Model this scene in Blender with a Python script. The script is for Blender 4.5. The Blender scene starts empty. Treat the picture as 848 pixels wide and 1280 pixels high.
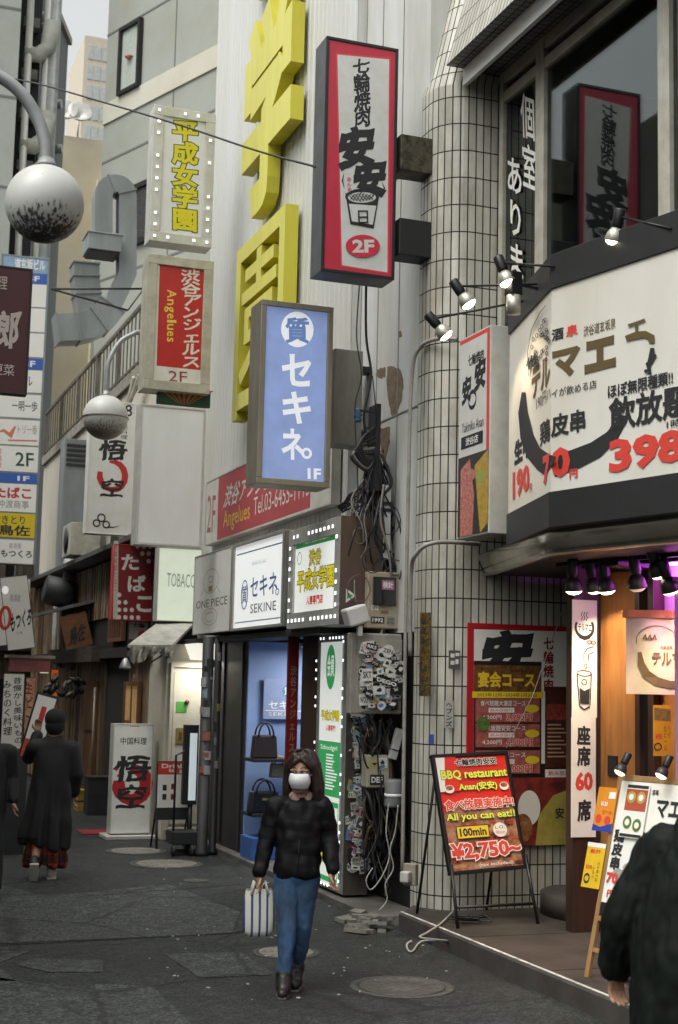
import bpy, bmesh, math, random
import numpy as np
from math import sin, cos, tan, pi, radians, atan2, sqrt, hypot
from mathutils import Vector as V, Matrix
from mathutils.geometry import delaunay_2d_cdt
from mathutils import noise as NZ
random.seed(7)
SC = bpy.context.scene
COL = SC.collection
# ---------------------------------------------------------------- camera
YAW, PITCH, ROLL, FPX, EYE = radians(19.9), radians(6.98), radians(1.3), 1780.0, 2.0
FW = V((sin(YAW)*cos(PITCH), cos(YAW)*cos(PITCH), sin(PITCH)))
R0 = V((cos(YAW), -sin(YAW), 0)); U0 = R0.cross(FW)
RV = R0*cos(ROLL) + U0*sin(ROLL); UV_ = -R0*sin(ROLL) + U0*cos(ROLL)
cam = bpy.data.cameras.new('camera'); cam.sensor_fit = 'VERTICAL'; cam.sensor_height = 24
cam.lens = FPX/1280*24; cam.clip_start = .05; cam.clip_end = 600
camo = bpy.data.objects.new('camera', cam); COL.objects.link(camo)
m = Matrix((RV, UV_, -FW)).transposed().to_4x4(); m.translation = (0, 0, EYE)
camo.matrix_world = m; SC.camera = camo
cam.dof.use_dof = True; cam.dof.focus_distance = 11.5; cam.dof.aperture_fstop = 2.6
# ---------------------------------------------------------------- sky, sun, exposure (heavy overcast)
SC.view_settings.view_transform = 'Standard'; SC.view_settings.look = 'None'
SC.view_settings.exposure = EXPO = 0.82; SC.view_settings.gamma = 1
wd = bpy.data.worlds.new('World'); SC.world = wd; wd.use_nodes = True
nt = wd.node_tree; bg = nt.nodes['Background']
sky = nt.nodes.new('ShaderNodeTexSky'); sky.sky_type = 'NISHITA'; sky.sun_disc = False
SUN_EL, SUN_AZ = radians(62), radians(250)
sky.sun_elevation = SUN_EL; sky.sun_rotation = SUN_AZ
sky.air_density = 1.0; sky.dust_density = 6.0; sky.ozone_density = 1.0
hs = nt.nodes.new('ShaderNodeHueSaturation'); hs.inputs['Saturation'].default_value = .12
nt.links.new(sky.outputs[0], hs.inputs['Color']); tn = nt.nodes.new('ShaderNodeMix'); tn.data_type = 'RGBA'; tn.blend_type = 'MULTIPLY'; tn.inputs[0].default_value = 1; tn.inputs[7].default_value = (.985, 1, .965, 1)
nt.links.new(hs.outputs[0], tn.inputs[6]); nt.links.new(tn.outputs[2], bg.inputs['Color'])
bg.inputs['Strength'].default_value = .15
sl = bpy.data.lights.new('sun', 'SUN'); sl.energy = .5; sl.angle = radians(40); sl.color = (1, .97, .92)
slo = bpy.data.objects.new('sun', sl); COL.objects.link(slo)
sd = V((sin(SUN_AZ)*cos(SUN_EL), cos(SUN_AZ)*cos(SUN_EL), sin(SUN_EL)))
slo.rotation_euler = sd.to_track_quat('Z', 'Y').to_euler()
try:
    SC.cycles.use_denoising = True; SC.cycles.max_bounces = 8; SC.cycles.diffuse_bounces = 4
    SC.cycles.sample_clamp_indirect = 4; SC.cycles.caustics_reflective = False; SC.cycles.caustics_refractive = False
except Exception: pass
# ---------------------------------------------------------------- helpers
def P(px, py, X=None, Y=None, Z=None):
    d = FW*FPX + RV*(px-424) - UV_*(py-640); c = V((0, 0, EYE))
    t = ((X-c.x)/d.x) if X is not None else ((Y-c.y)/d.y if Y is not None else (Z-c.z)/d.z)
    return c + d*t
def tag(o, label=None, cat=None, group=None, kind=None):
    if label: o['label'] = label
    if cat: o['category'] = cat
    if group: o['group'] = group
    if kind: o['kind'] = kind
    return o
def thing(name, label, cat, loc=(0, 0, 0), rz=0, group=None):
    o = bpy.data.objects.new(name, None); COL.objects.link(o); o.empty_display_size = .1
    o.location = loc; o.rotation_euler = (0, 0, rz)
    return tag(o, label, cat, group)
def copy_tree(o, parent=None):
    c = o.copy(); COL.objects.link(c); c.parent = parent
    for ch in list(o.children): copy_tree(ch, c)
    return c
_mats = {}
def M(col, r=.55, metal=0., dirt=.18, sc=5., bump=0., emit=0., streak=1., key=None, spec=.5, col2=None, alpha=None, coat=0.):
    k = (tuple(col), r, metal, dirt, sc, bump, emit, streak, key, spec, col2, coat)
    if k in _mats: return _mats[k]
    m = bpy.data.materials.new('mat'); m.use_nodes = True; t = m.node_tree; b = t.nodes['Principled BSDF']
    b.inputs['Roughness'].default_value = r; b.inputs['Metallic'].default_value = metal
    b.inputs['Specular IOR Level'].default_value = spec
    if coat: b.inputs['Coat Weight'].default_value = coat; b.inputs['Coat Roughness'].default_value = .1
    c4 = (*col, 1)
    b.inputs['Base Color'].default_value = c4
    if dirt > 0 or bump > 0:
        tc = t.nodes.new('ShaderNodeTexCoord'); mp = t.nodes.new('ShaderNodeMapping')
        mp.inputs['Scale'].default_value = (1, 1, 1/streak)
        t.links.new(tc.outputs['Object'], mp.inputs['Vector'])
        n = t.nodes.new('ShaderNodeTexNoise'); n.inputs['Scale'].default_value = sc
        n.inputs['Detail'].default_value = 7; n.inputs['Roughness'].default_value = .65
        t.links.new(mp.outputs[0], n.inputs['Vector'])
        if dirt > 0:
            cr = t.nodes.new('ShaderNodeValToRGB')
            cr.color_ramp.elements[0].position = .34; cr.color_ramp.elements[1].position = .62
            d = col2 if col2 else tuple(c*(1-dirt)*f for c, f in zip(col, (1, .97, .9)))
            cr.color_ramp.elements[0].color = (*d, 1); cr.color_ramp.elements[1].color = c4
            t.links.new(n.outputs['Fac'], cr.inputs['Fac']); t.links.new(cr.outputs[0], b.inputs['Base Color'])
            if metal > .3 or r < .4:
                mr = t.nodes.new('ShaderNodeMapRange'); mr.inputs[3].default_value = min(1, r+.22); mr.inputs[4].default_value = r
                t.links.new(n.outputs['Fac'], mr.inputs[0]); t.links.new(mr.outputs[0], b.inputs['Roughness'])
        if bump > 0:
            bp = t.nodes.new('ShaderNodeBump'); bp.inputs['Strength'].default_value = bump; bp.inputs['Distance'].default_value = .02
            t.links.new(n.outputs['Fac'], bp.inputs['Height']); t.links.new(bp.outputs[0], b.inputs['Normal'])
    if emit > 0:
        b.inputs['Emission Color'].default_value = c4; b.inputs['Emission Strength'].default_value = emit
    _mats[k] = m
    return m
def G(hexs):
    h = hexs.lstrip('#'); v = [int(h[i:i+2], 16)/255 for i in (0, 2, 4)]
    return tuple(round(c/12.92 if c <= .04045 else ((c+.055)/1.055)**2.4, 4) for c in v)
def wood(col, col2, sc=3, key='w', r=.6, axis=2, st=14):
    k = ('wood', col, col2, sc, axis, r, st)
    if k in _mats: return _mats[k]
    m = bpy.data.materials.new('wood'); m.use_nodes = True; t = m.node_tree; b = t.nodes['Principled BSDF']
    tc = t.nodes.new('ShaderNodeTexCoord'); mp = t.nodes.new('ShaderNodeMapping'); s = [st, st, st]; s[axis] = 1
    mp.inputs['Scale'].default_value = s; t.links.new(tc.outputs['Object'], mp.inputs['Vector'])
    n = t.nodes.new('ShaderNodeTexNoise'); n.inputs['Scale'].default_value = sc; n.inputs['Detail'].default_value = 8; n.inputs['Distortion'].default_value = .6
    t.links.new(mp.outputs[0], n.inputs['Vector'])
    cr = t.nodes.new('ShaderNodeValToRGB'); e = cr.color_ramp.elements; e[0].position = .3; e[1].position = .7
    e[0].color = (*col2, 1); e[1].color = (*col, 1); t.links.new(n.outputs['Fac'], cr.inputs['Fac']); t.links.new(cr.outputs[0], b.inputs['Base Color'])
    bp = t.nodes.new('ShaderNodeBump'); bp.inputs['Strength'].default_value = .35; bp.inputs['Distance'].default_value = .01
    t.links.new(n.outputs['Fac'], bp.inputs['Height']); t.links.new(bp.outputs[0], b.inputs['Normal'])
    b.inputs['Roughness'].default_value = r; _mats[k] = m
    return m
class MB:
    def __init__(s): s.v = []; s.f = []; s.mi = []; s.mats = []; s.uv = {}; s.sm = []
    def _m(s, mat):
        if mat not in s.mats: s.mats.append(mat)
        return s.mats.index(mat)
    def add(s, vs, fs, mat, smooth=False, T=None):
        o = len(s.v); i = s._m(mat)
        s.v += [tuple(T @ V(p)) if T is not None else tuple(p) for p in vs]
        for f in fs: s.f.append(tuple(o+k for k in f)); s.mi.append(i); s.sm.append(smooth)
    def quad(s, a, b, c, d, mat, uv=None):
        s.add([a, b, c, d], [(0, 1, 2, 3)], mat)
        if uv: s.uv[len(s.f)-1] = uv
    def poly(s, pts, mat): s.add(pts, [tuple(range(len(pts)))], mat)
    def box(s, x0, x1, y0, y1, z0, z1, mat, T=None):
        vs = [(x, y, z) for x in (x0, x1) for y in (y0, y1) for z in (z0, z1)]
        s.add(vs, [(0, 1, 3, 2), (4, 6, 7, 5), (0, 4, 5, 1), (2, 3, 7, 6), (0, 2, 6, 4), (1, 5, 7, 3)], mat, False, T)
    def frame(s, x0, x1, z0, z1, w, y0, y1, mat):
        s.box(x0, x1, y0, y1, z1-w, z1, mat); s.box(x0, x1, y0, y1, z0, z0+w, mat)
        s.box(x0, x0+w, y0, y1, z0+w, z1-w, mat); s.box(x1-w, x1, y0, y1, z0+w, z1-w, mat)
    def prism(s, pts2, axis, a0, a1, mat):      # polygon extruded along an axis (0,1,2)
        def mk(p, a):
            q = list(p); q.insert(axis, a); return tuple(q)
        n = len(pts2); vs = [mk(p, a0) for p in pts2]+[mk(p, a1) for p in pts2]
        fs = [tuple(range(n))[::-1], tuple(range(n, 2*n))]+[(i, (i+1) % n, n+(i+1) % n, n+i) for i in range(n)]
        s.add(vs, fs, mat)
    def tube(s, pts, r, mat, n=8, caps=True):
        pts = [V(p) for p in pts]; rs = r if isinstance(r, (list, tuple)) else [r]*len(pts)
        vs = []; fs = []; up = None
        for i, p in enumerate(pts):
            t = (pts[min(i+1, len(pts)-1)]-pts[max(i-1, 0)]).normalized()
            if up is None: up = t.orthogonal().normalized()
            up = (up-t*up.dot(t)); up = up.normalized() if up.length > 1e-6 else t.orthogonal().normalized()
            b = t.cross(up)
            for k in range(n): a = 2*pi*k/n; vs.append(p+(up*cos(a)+b*sin(a))*rs[i])
        for i in range(len(pts)-1):
            for k in range(n): fs.append((i*n+k, i*n+(k+1) % n, (i+1)*n+(k+1) % n, (i+1)*n+k))
        if caps: fs += [tuple(range(n))[::-1], tuple(range((len(pts)-1)*n, len(pts)*n))]
        s.add(vs, fs, mat, True)
    def lathe(s, prof, mat, c=(0, 0, 0), n=20, T=None):   # profile (r,z)
        vs = []; fs = []
        for r, z in prof:
            for k in range(n): a = 2*pi*k/n; vs.append((c[0]+r*cos(a), c[1]+r*sin(a), c[2]+z))
        for i in range(len(prof)-1):
            for k in range(n): fs.append((i*n+k, i*n+(k+1) % n, (i+1)*n+(k+1) % n, (i+1)*n+k))
        fs += [tuple(range(n))[::-1], tuple(range((len(prof)-1)*n, len(prof)*n))]
        s.add(vs, fs, mat, True, T)
    def build(s, name, parent=None, bevel=0, kind=None):
        me = bpy.data.meshes.new(name); me.from_pydata(s.v, [], s.f)
        for mt in s.mats: me.materials.append(mt)
        me.polygons.foreach_set('material_index', s.mi); me.polygons.foreach_set('use_smooth', s.sm)
        if s.uv:
            ul = me.uv_layers.new(name='UVMap')
            for fi, uv in s.uv.items():
                for k, li in enumerate(me.polygons[fi].loop_indices): ul.data[li].uv = uv[k]
        me.update()
        o = bpy.data.objects.new(name, me); COL.objects.link(o)
        if parent: o.parent = parent
        if bevel:
            bv = o.modifiers.new('bevel', 'BEVEL'); bv.width = bevel; bv.segments = 2; bv.limit_method = 'ANGLE'
        if kind: o['kind'] = kind
        return o
_gl = {}
TMP = bpy.data.scenes.new('glyph_workspace')
def evalmesh(o):
    TMP.collection.objects.link(o); vl = TMP.view_layers[0]; vl.update(); dg = vl.depsgraph; dg.update()
    return bpy.data.meshes.new_from_object(o.evaluated_get(dg))
_ct = {}
def contours(s):
    if s in _ct: return _ct[s]
    c = bpy.data.curves.new('t', 'FONT'); c.body = s; c.fill_mode = 'NONE'; c.resolution_u = 2
    o = bpy.data.objects.new('t', c); me = evalmesh(o)
    co = [(v.co.x, v.co.y) for v in me.vertices]; nx = {}
    for e in me.edges: nx.setdefault(e.vertices[0], []).append(e.vertices[1]); nx.setdefault(e.vertices[1], []).append(e.vertices[0])
    bpy.data.objects.remove(o); bpy.data.curves.remove(c); bpy.data.meshes.remove(me)
    seen = set(); out = []
    for st in range(len(co)):           # vertices of a contour are stored in drawing order
        if st in seen or st not in nx: continue
        loop = [st]; seen.add(st); cur = st; prev = None
        step = [k for k in nx[st] if k == st+1] or nx[st]
        k = step[0]
        while k not in seen:
            loop.append(k); seen.add(k); nn = [q for q in nx[k] if q not in seen]
            if not nn: break
            k = nn[0]
        q = []
        for i in loop:
            if not q or hypot(co[i][0]-q[-1][0], co[i][1]-q[-1][1]) > 1e-4: q.append(co[i])
        if len(q) > 2 and hypot(q[0][0]-q[-1][0], q[0][1]-q[-1][1]) < 1e-4: q.pop()
        if len(q) > 2: out.append(q)
    _ct[s] = out
    return out
def area(q): return sum(q[i][0]*q[(i+1) % len(q)][1]-q[(i+1) % len(q)][0]*q[i][1] for i in range(len(q)))/2
def brushed(cs, seed=0.):
    out = []
    for q in cs:
        r = []
        for i in range(len(q)):
            a, b = q[i], q[(i+1) % len(q)]; n = max(1, int(hypot(b[0]-a[0], b[1]-a[1])/.07))
            for k in range(n): f = k/n; r.append((a[0]+(b[0]-a[0])*f, a[1]+(b[1]-a[1])*f))
        w = []
        for x, y in r:
            v = V((x*2.6, y*2.6, seed)); w.append((x+.075*NZ.noise(v)+.02*NZ.noise(v*4)+.1*(y-.4)*.5, y+.075*NZ.noise(v+V((7, 3, 1)))+.02*NZ.noise(v*4+V((2, 9, 4)))+.08*(x-.5)))
        out.append(w)
    return out
def glyphs(s, bold=0.):
    br = s.startswith('~~'); kk = s; s = s[2:] if br else s
    bold = round(bold*.62, 4)
    k = (kk, bold)
    if k in _gl: return _gl[k]
    cs = contours(s)
    if br: cs = brushed(cs, sum(map(ord, s)) % 37)
    if not cs: _gl[k] = ([], []); return _gl[k]
    sg = 1 if sum(area(q) for q in cs) > 0 else -1
    co = []; ed = []
    for q in cs:
        n = len(q); o = len(co)
        for i in range(n):
            a, b, c = q[i-1], q[i], q[(i+1) % n]
            d1 = V((b[0]-a[0], b[1]-a[1])).normalized(); d2 = V((c[0]-b[0], c[1]-b[1])).normalized()
            n1 = V((d1.y, -d1.x)); n2 = V((d2.y, -d2.x)); m_ = n1+n2
            m_ = m_.normalized() if m_.length > 1e-3 else n1
            f = min(1.6, 1/max(.3, m_.dot(n1))); co.append((b[0]+m_.x*bold*f*sg, b[1]+m_.y*bold*f*sg))
        ed += [(o+i, o+(i+1) % n) for i in range(n)]
    r = delaunay_2d_cdt([V(x) for x in co], ed, [], 0, 1e-5)
    vs = [(x.x, x.y) for x in r[0]]; A = np.array(co); e = np.array(ed); a = A[e[:, 0]]; b = A[e[:, 1]]
    fs = []
    for f in r[2]:
        cx = sum(vs[i][0] for i in f)/len(f); cy = sum(vs[i][1] for i in f)/len(f)
        up = (a[:, 1] <= cy) & (b[:, 1] > cy); dn = (b[:, 1] <= cy) & (a[:, 1] > cy)
        cr = (b[:, 0]-a[:, 0])*(cy-a[:, 1])-(cx-a[:, 0])*(b[:, 1]-a[:, 1])
        if (np.sum(up & (cr > 0))-np.sum(dn & (cr < 0)))*sg > 0: fs.append(tuple(f))
    _gl[k] = (vs, fs)
    return _gl[k]
def homog(src):           # px quad TL,TR,BR,BL -> unit square (u right, v down)
    A = []; B = []
    for (x, y), (u, v) in zip(src, ((0, 0), (1, 0), (1, 1), (0, 1))):
        A += [[x, y, 1, 0, 0, 0, -u*x, -u*y], [0, 0, 0, x, y, 1, -v*x, -v*y]]; B += [u, v]
    h = np.linalg.solve(np.array(A, float), np.array(B, float))
    def f(x, y):
        w = h[6]*x+h[7]*y+1
        return (h[0]*x+h[1]*y+h[2])/w, (h[3]*x+h[4]*y+h[5])/w
    return f
class Art:
    """flat graphics on a sign face: local x right, z up, facing -y; laid in thin layers"""
    def __init__(s, mb, x0, x1, z0, z1, y, quad=((0, 0), (1, 0), (1, 1), (0, 1))):
        s.mb = mb; s.b = (x0, x1, z0, z1); s.y = y; s.h = homog(quad); s.step = .0003
    def L(s, x, y):
        u, v = s.h(x, y); return s.b[0]+u*(s.b[1]-s.b[0]), s.b[3]-v*(s.b[3]-s.b[2])
    def lay(s): s.y -= s.step; return s.y
    def poly(s, pts, mat):
        y = s.lay(); q = [s.L(*p) for p in pts]; s.mb.poly([(a, y, b) for a, b in q], mat)
    def rect(s, x0, y0, x1, y1, mat): s.poly([(x0, y0), (x0, y1), (x1, y1), (x1, y0)], mat)
    def fill(s, mat):
        y = s.lay(); x0, x1, z0, z1 = s.b; s.mb.poly([(x0, y, z0), (x1, y, z0), (x1, y, z1), (x0, y, z1)], mat)
    def ell(s, cx, cy, rx, ry, mat, n=26): s.poly([(cx+rx*cos(2*pi*i/n), cy-ry*sin(2*pi*i/n)) for i in range(n)], mat)
    def strip(s, pts, ws, mat, closed=False):
        if not isinstance(ws, (list, tuple)): ws = [ws]*len(pts)
        y = s.lay(); n = len(pts); Lf = []; Rt = []
        for i, p in enumerate(pts):
            if closed: a, b = pts[i-1], pts[(i+1) % n]
            else: a, b = pts[max(i-1, 0)], pts[min(i+1, n-1)]
            dx, dy = b[0]-a[0], b[1]-a[1]; l = hypot(dx, dy) or 1; nx, ny = -dy/l*ws[i]/2, dx/l*ws[i]/2
            Lf.append(s.L(p[0]+nx, p[1]+ny)); Rt.append(s.L(p[0]-nx, p[1]-ny))
        vs = [(a, y, b) for a, b in Lf]+[(a, y, b) for a, b in Rt]
        fs = [(i, (i+1) % n, n+(i+1) % n, n+i) for i in range(n if closed else n-1)]
        s.mb.add(vs, fs, mat)
    def arc(s, cx, cy, rx, ry, a0, a1, w, mat, n=22, w1=None):
        pts = [(cx+rx*cos(radians(a0+(a1-a0)*i/n)), cy-ry*sin(radians(a0+(a1-a0)*i/n))) for i in range(n+1)]
        ws = w if isinstance(w, (list, tuple)) else [w+((w if w1 is None else w1)-w)*i/n for i in range(n+1)]
        s.strip(pts, ws, mat)
    def ring(s, cx, cy, rx, ry, w, mat, n=28):
        s.strip([(cx+rx*cos(2*pi*i/n), cy-ry*sin(2*pi*i/n)) for i in range(n)], w, mat, True)
    def border(s, x0, y0, x1, y1, w, mat): 
        y = s.lay()
        for a in ((x0, y0, x1, y0+w), (x0, y1-w, x1, y1), (x0, y0+w, x0+w, y1-w), (x1-w, y0+w, x1, y1-w)):
            q = [s.L(a[0], a[1]), s.L(a[0], a[3]), s.L(a[2], a[3]), s.L(a[2], a[1])]; s.mb.poly([(i, y, j) for i, j in q], mat)
    def _put(s, g, fx, mat):
        vs, fs = g; y = s.y
        s.mb.add([(a, y, b) for a, b in (s.L(*fx(p)) for p in vs)], fs, mat)
    def text(s, t, x0, y0, x1, y1, mat, bold=.02, slant=0., out=None, ow=.03):
        """string stretched to the px box"""
        g = glyphs(t, bold)
        if not g[0]: return
        xs = [p[0] for p in g[0]]; ys = [p[1] for p in g[0]]; a, b, c, d = min(xs), max(xs), min(ys), max(ys)
        sx = (x1-x0)/((b-a) or 1); sy = (y1-y0)/((d-c) or 1)
        for gg, mm in ((glyphs(t, bold+ow) if out is not None else None, out), (g, mat)):
            if gg is None: continue
            s.lay(); s._put(gg, lambda p: (x0+(p[0]-a)*sx+slant*(p[1]-c)*sy, y1-(p[1]-c)*sy), mm)
    def vtext(s, t, x0, y0, x1, y1, mat, bold=.02, fill=.94, out=None, ow=.04, jit=0., brush=False):
        """vertical string, one em cell per character"""
        n = len(t); hc = (y1-y0)/n; w = x1-x0
        for pas in ((out, bold+ow), (mat, bold)) if out is not None else ((mat, bold),):
            s.lay()
            rnd = random.Random(len(t)*31+int(x0))
            for i, ch in enumerate(t):
                if ch == ' ': continue
                g = glyphs(('~~' if brush else '')+ch, pas[1]); cx = (x0+x1)/2+(rnd.random()-.5)*jit*w; cy = y0+hc*(i+.5)
                kx = w*fill; ky = hc*fill
                s._put(g, lambda p: (cx+(p[0]-.5)*kx, cy-(p[1]-.38)*ky), pas[0])
# colours
WHITE = (.78, .78, .76); BLACK = (.012, .012, .013)
mW = M(WHITE, .4, dirt=.1, sc=3); mK = M(BLACK, .5, dirt=0); mRed = M((.55, .02, .025), .45, dirt=.12)
mInk = M((.018, .018, .02), .6, dirt=0); mDark = M((.02, .021, .023), .6, dirt=.3)
mSteel = M((.42, .43, .42), .38, .85, dirt=.3, sc=4, streak=3); mGalv = M((.27, .3, .31), .5, .4, dirt=.25, sc=2.5, streak=4)
mAl = M((.6, .6, .58), .4, .6, dirt=.2)
def blit(c, e, key=None): return M(c, .35, dirt=0.04, emit=e*.55, key=key)
mLed = M((.95, .97, 1), .4, dirt=0, emit=.9)
def planar(plane, c, quad):
    """origin (bottom centre), rotz, w, h for a px quad lying on plane Y=c or X=c"""
    q = [P(x, y, **{plane: c}) for x, y in quad]; zt = (q[0].z+q[1].z)/2; zb = (q[2].z+q[3].z)/2
    if plane == 'Y':
        x0 = (q[0].x+q[3].x)/2; x1 = (q[1].x+q[2].x)/2
        return V(((x0+x1)/2, c, zb)), 0, x1-x0, zt-zb
    y0 = (q[0].y+q[3].y)/2; y1 = (q[1].y+q[2].y)/2
    return V((c, (y0+y1)/2, zb)), -pi/2, y0-y1, zt-zb
_led = {}
def led_at(t, x, z, s_=.036, y=-.003):
    if s_ not in _led:
        l = MB(); v = []; g = s_*.05      # a 2 x 2 cluster of diodes on one small plate
        l.box(-s_/2, s_/2, -.004, 0, -s_/2, s_/2, M((.5, .5, .5), .5, dirt=0))
        for i in (-1, 1):
            for j in (-1, 1): l.box(i*s_*.25-s_*.2, i*s_*.25+s_*.2, -.01, -.0041, j*s_*.25-s_*.2, j*s_*.25+s_*.2, mLed)
        o = l.build('led', t); _led[s_] = o
    else: o = _led[s_].copy(); COL.objects.link(o); o.parent = t
    o.location = (x, y, z)
def sign(name, label, cat, plane, c, quad, depth, frame, fmat, bg_, art, group=None, bevel=.006, inset=.008, back=None, tilt=0, led=0):
    o, rz, w, h = planar(plane, c, quad)
    t = thing(name, label, cat, o, rz, group)
    if tilt: t.rotation_euler = (0, tilt, rz)
    b = MB()
    if inset > 0:
        b.box(-w/2, w/2, inset+.004, depth, 0, h, back or fmat); b.frame(-w/2-.001, w/2+.001, -.001, h+.001, frame, 0, inset+.003, fmat)
    else: b.box(-w/2, w/2, .003, depth, 0, h, back or fmat)
    b.build('housing', t, bevel)
    f = MB(); a = Art(f, -w/2+frame*(inset > 0), w/2-frame*(inset > 0), frame*(inset > 0), h-frame*(inset > 0), inset+.003, quad)
    # art quad refers to the whole sign, so map on the full rect
    a.fill(bg_); a.b = (-w/2, w/2, 0, h)
    if art: art(a)
    f.build('face', t)
    if led:
        n = led
        def dot(x, z): led_at(t, x, z)
        rnd = random.Random(5)
        for i in range(n+1):
            z = frame*.5+(h-frame)*i/n
            for x in (-w/2+frame*.5, w/2-frame*.5):
                if rnd.random() > .25: dot(x, z)
        k = max(2, int(n*w/h))
        for i in range(1, k):
            for z in (frame*.5, h-frame*.5):
                if rnd.random() > .15: dot(-w/2+frame*.5+(w-frame)*i/k, z)
    return t
def remesh(mb_or_parts, name, mat, parent, voxel, smooth=4, post=None):
    tmp = mb_or_parts.build('tmp'); md = tmp.modifiers.new('r', 'REMESH'); md.mode = 'VOXEL'; md.voxel_size = voxel
    if smooth: s_ = tmp.modifiers.new('s', 'SMOOTH'); s_.factor = .5; s_.iterations = smooth
    COL.objects.unlink(tmp); me = evalmesh(tmp); old = tmp.data
    bpy.data.objects.remove(tmp); bpy.data.meshes.remove(old)
    if post:
        nn = [v.normal.copy() for v in me.vertices]; cc = [post(v.co.copy(), n_) for v, n_ in zip(me.vertices, nn)]
        me.vertices.foreach_set('co', [x for c_ in cc for x in c_])
    me.materials.clear()
    for mm in (mat if isinstance(mat, list) else [mat]): me.materials.append(mm)
    me.polygons.foreach_set('use_smooth', [True]*len(me.polygons)); me.polygons.foreach_set('material_index', [0]*len(me.polygons)); me.update()
    me.name = name
    o = bpy.data.objects.new(name, me); COL.objects.link(o); o.parent = parent
    return o

def loft(b, rings, n=28, sub_=4):
    """closed body of elliptical rings (cx, cy, z, rx, ry), interpolated"""
    R_ = [np.array(r, float) for r in rings]; R_ = [R_[0]]+R_+[R_[-1]]; out = []
    for i in range(1, len(R_)-2):
        for k in range(sub_):
            t = k/sub_; a, c, d, e = R_[i-1:i+3]; out.append(.5*((2*c)+(-a+d)*t+(2*a-5*c+4*d-e)*t*t+(-a+3*c-3*d+e)*t**3))
    out.append(R_[-2]); vs = []; fs = []
    for r in out:
        for k in range(n):
            a = 2*pi*k/n; ca, sa = cos(a), sin(a); vs.append((r[0]+r[3]*abs(ca)**.85*(1 if ca > 0 else -1), r[1]+r[4]*abs(sa)**.85*(1 if sa > 0 else -1), r[2]))
    for i in range(len(out)-1):
        for k in range(n): fs.append((i*n+k, i*n+(k+1) % n, (i+1)*n+(k+1) % n, (i+1)*n+k))
    fs += [tuple(range(n))[::-1], tuple(range((len(out)-1)*n, len(out)*n))]
    b.add(vs, fs, mK, True)
# ================================================================ GROUND
def asphalt(name, base, lo, patch=False):
    m = bpy.data.materials.new(name); m.use_nodes = True; t = m.node_tree; b = t.nodes['Principled BSDF']
    tc = t.nodes.new('ShaderNodeTexCoord')
    def noise(sc, det=6, ro=.6):
        n = t.nodes.new('ShaderNodeTexNoise'); n.inputs['Scale'].default_value = sc; n.inputs['Detail'].default_value = det
        n.inputs['Roughness'].default_value = ro; t.links.new(tc.outputs['Object'], n.inputs['Vector']); return n
    def ramp(src, p0, p1, c0, c1):
        r = t.nodes.new('ShaderNodeValToRGB'); r.color_ramp.elements[0].position = p0; r.color_ramp.elements[1].position = p1
        r.color_ramp.elements[0].color = (*c0, 1); r.color_ramp.elements[1].color = (*c1, 1); t.links.new(src, r.inputs[0]); return r
    big = noise(.9, 5); mid = noise(7, 6); vo = t.nodes.new('ShaderNodeTexVoronoi'); vo.inputs['Scale'].default_value = 58
    t.links.new(tc.outputs['Object'], vo.inputs['Vector'])
    r1 = ramp(big.outputs['Fac'], .35, .65, lo, base)
    r2 = ramp(mid.outputs['Fac'], .3, .7, (.45, .45, .45), (1.3, 1.3, 1.3))
    r3 = ramp(vo.outputs['Color'], .25, .95, (.35, .35, .35), (2.3, 2.3, 2.2))
    def mul(a, c):
        x = t.nodes.new('ShaderNodeMix'); x.data_type = 'RGBA'; x.blend_type = 'MULTIPLY'; x.inputs[0].default_value = 1
        t.links.new(a, x.inputs[6]); t.links.new(c, x.inputs[7]); return x.outputs[2]
    o = mul(r1.outputs[0], r2.outputs[0]); o = mul(o, r3.outputs[0])
    vc = t.nodes.new('ShaderNodeTexVoronoi'); vc.feature = 'DISTANCE_TO_EDGE'; vc.inputs['Scale'].default_value = .8
    dn = noise(2.2, 8, .7); mxv = t.nodes.new('ShaderNodeMix'); mxv.data_type = 'VECTOR'; mxv.inputs[0].default_value = .22; t.links.new(tc.outputs['Object'], mxv.inputs[4]); t.links.new(dn.outputs['Color'], mxv.inputs[5]); t.links.new(mxv.outputs[1], vc.inputs['Vector'])
    rc = ramp(vc.outputs['Distance'], .008, .022, (.35, .35, .35), (1, 1, 1)); o = mul(o, rc.outputs[0])
    gum = t.nodes.new('ShaderNodeTexVoronoi'); gum.inputs['Scale'].default_value = 3.2; t.links.new(tc.outputs['Object'], gum.inputs['Vector'])
    rg = ramp(gum.outputs['Distance'], .035, .05, (.45, .45, .44), (1, 1, 1)); o = mul(o, rg.outputs[0]); t.links.new(o, b.inputs['Base Color'])
    rr = t.nodes.new('ShaderNodeMapRange'); rr.inputs[3].default_value = .5; rr.inputs[4].default_value = .9
    t.links.new(big.outputs['Fac'], rr.inputs[0]); t.links.new(rr.outputs[0], b.inputs['Roughness'])
    bp = t.nodes.new('ShaderNodeBump'); bp.inputs['Strength'].default_value = .35 if patch else .9; bp.inputs['Distance'].default_value = .012
    t.links.new(vo.outputs['Distance'], bp.inputs['Height']); t.links.new(bp.outputs[0], b.inputs['Normal'])
    return m
asph = asphalt('asphalt', (.024, .0275, .0255), (.01, .012, .0115)); asph2 = asphalt('asphalt_patch', (.046, .052, .049), (.03, .034, .033), True)
b = MB(); b.quad((-150, -60, 0), (150, -60, 0), (150, 240, 0), (-150, 240, 0), asph); tag(b.build('ground'), kind='structure')
def gp(px, py, z=.004): q = P(px, py, Z=z); return (q.x, q.y, z)
b = MB()
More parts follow.
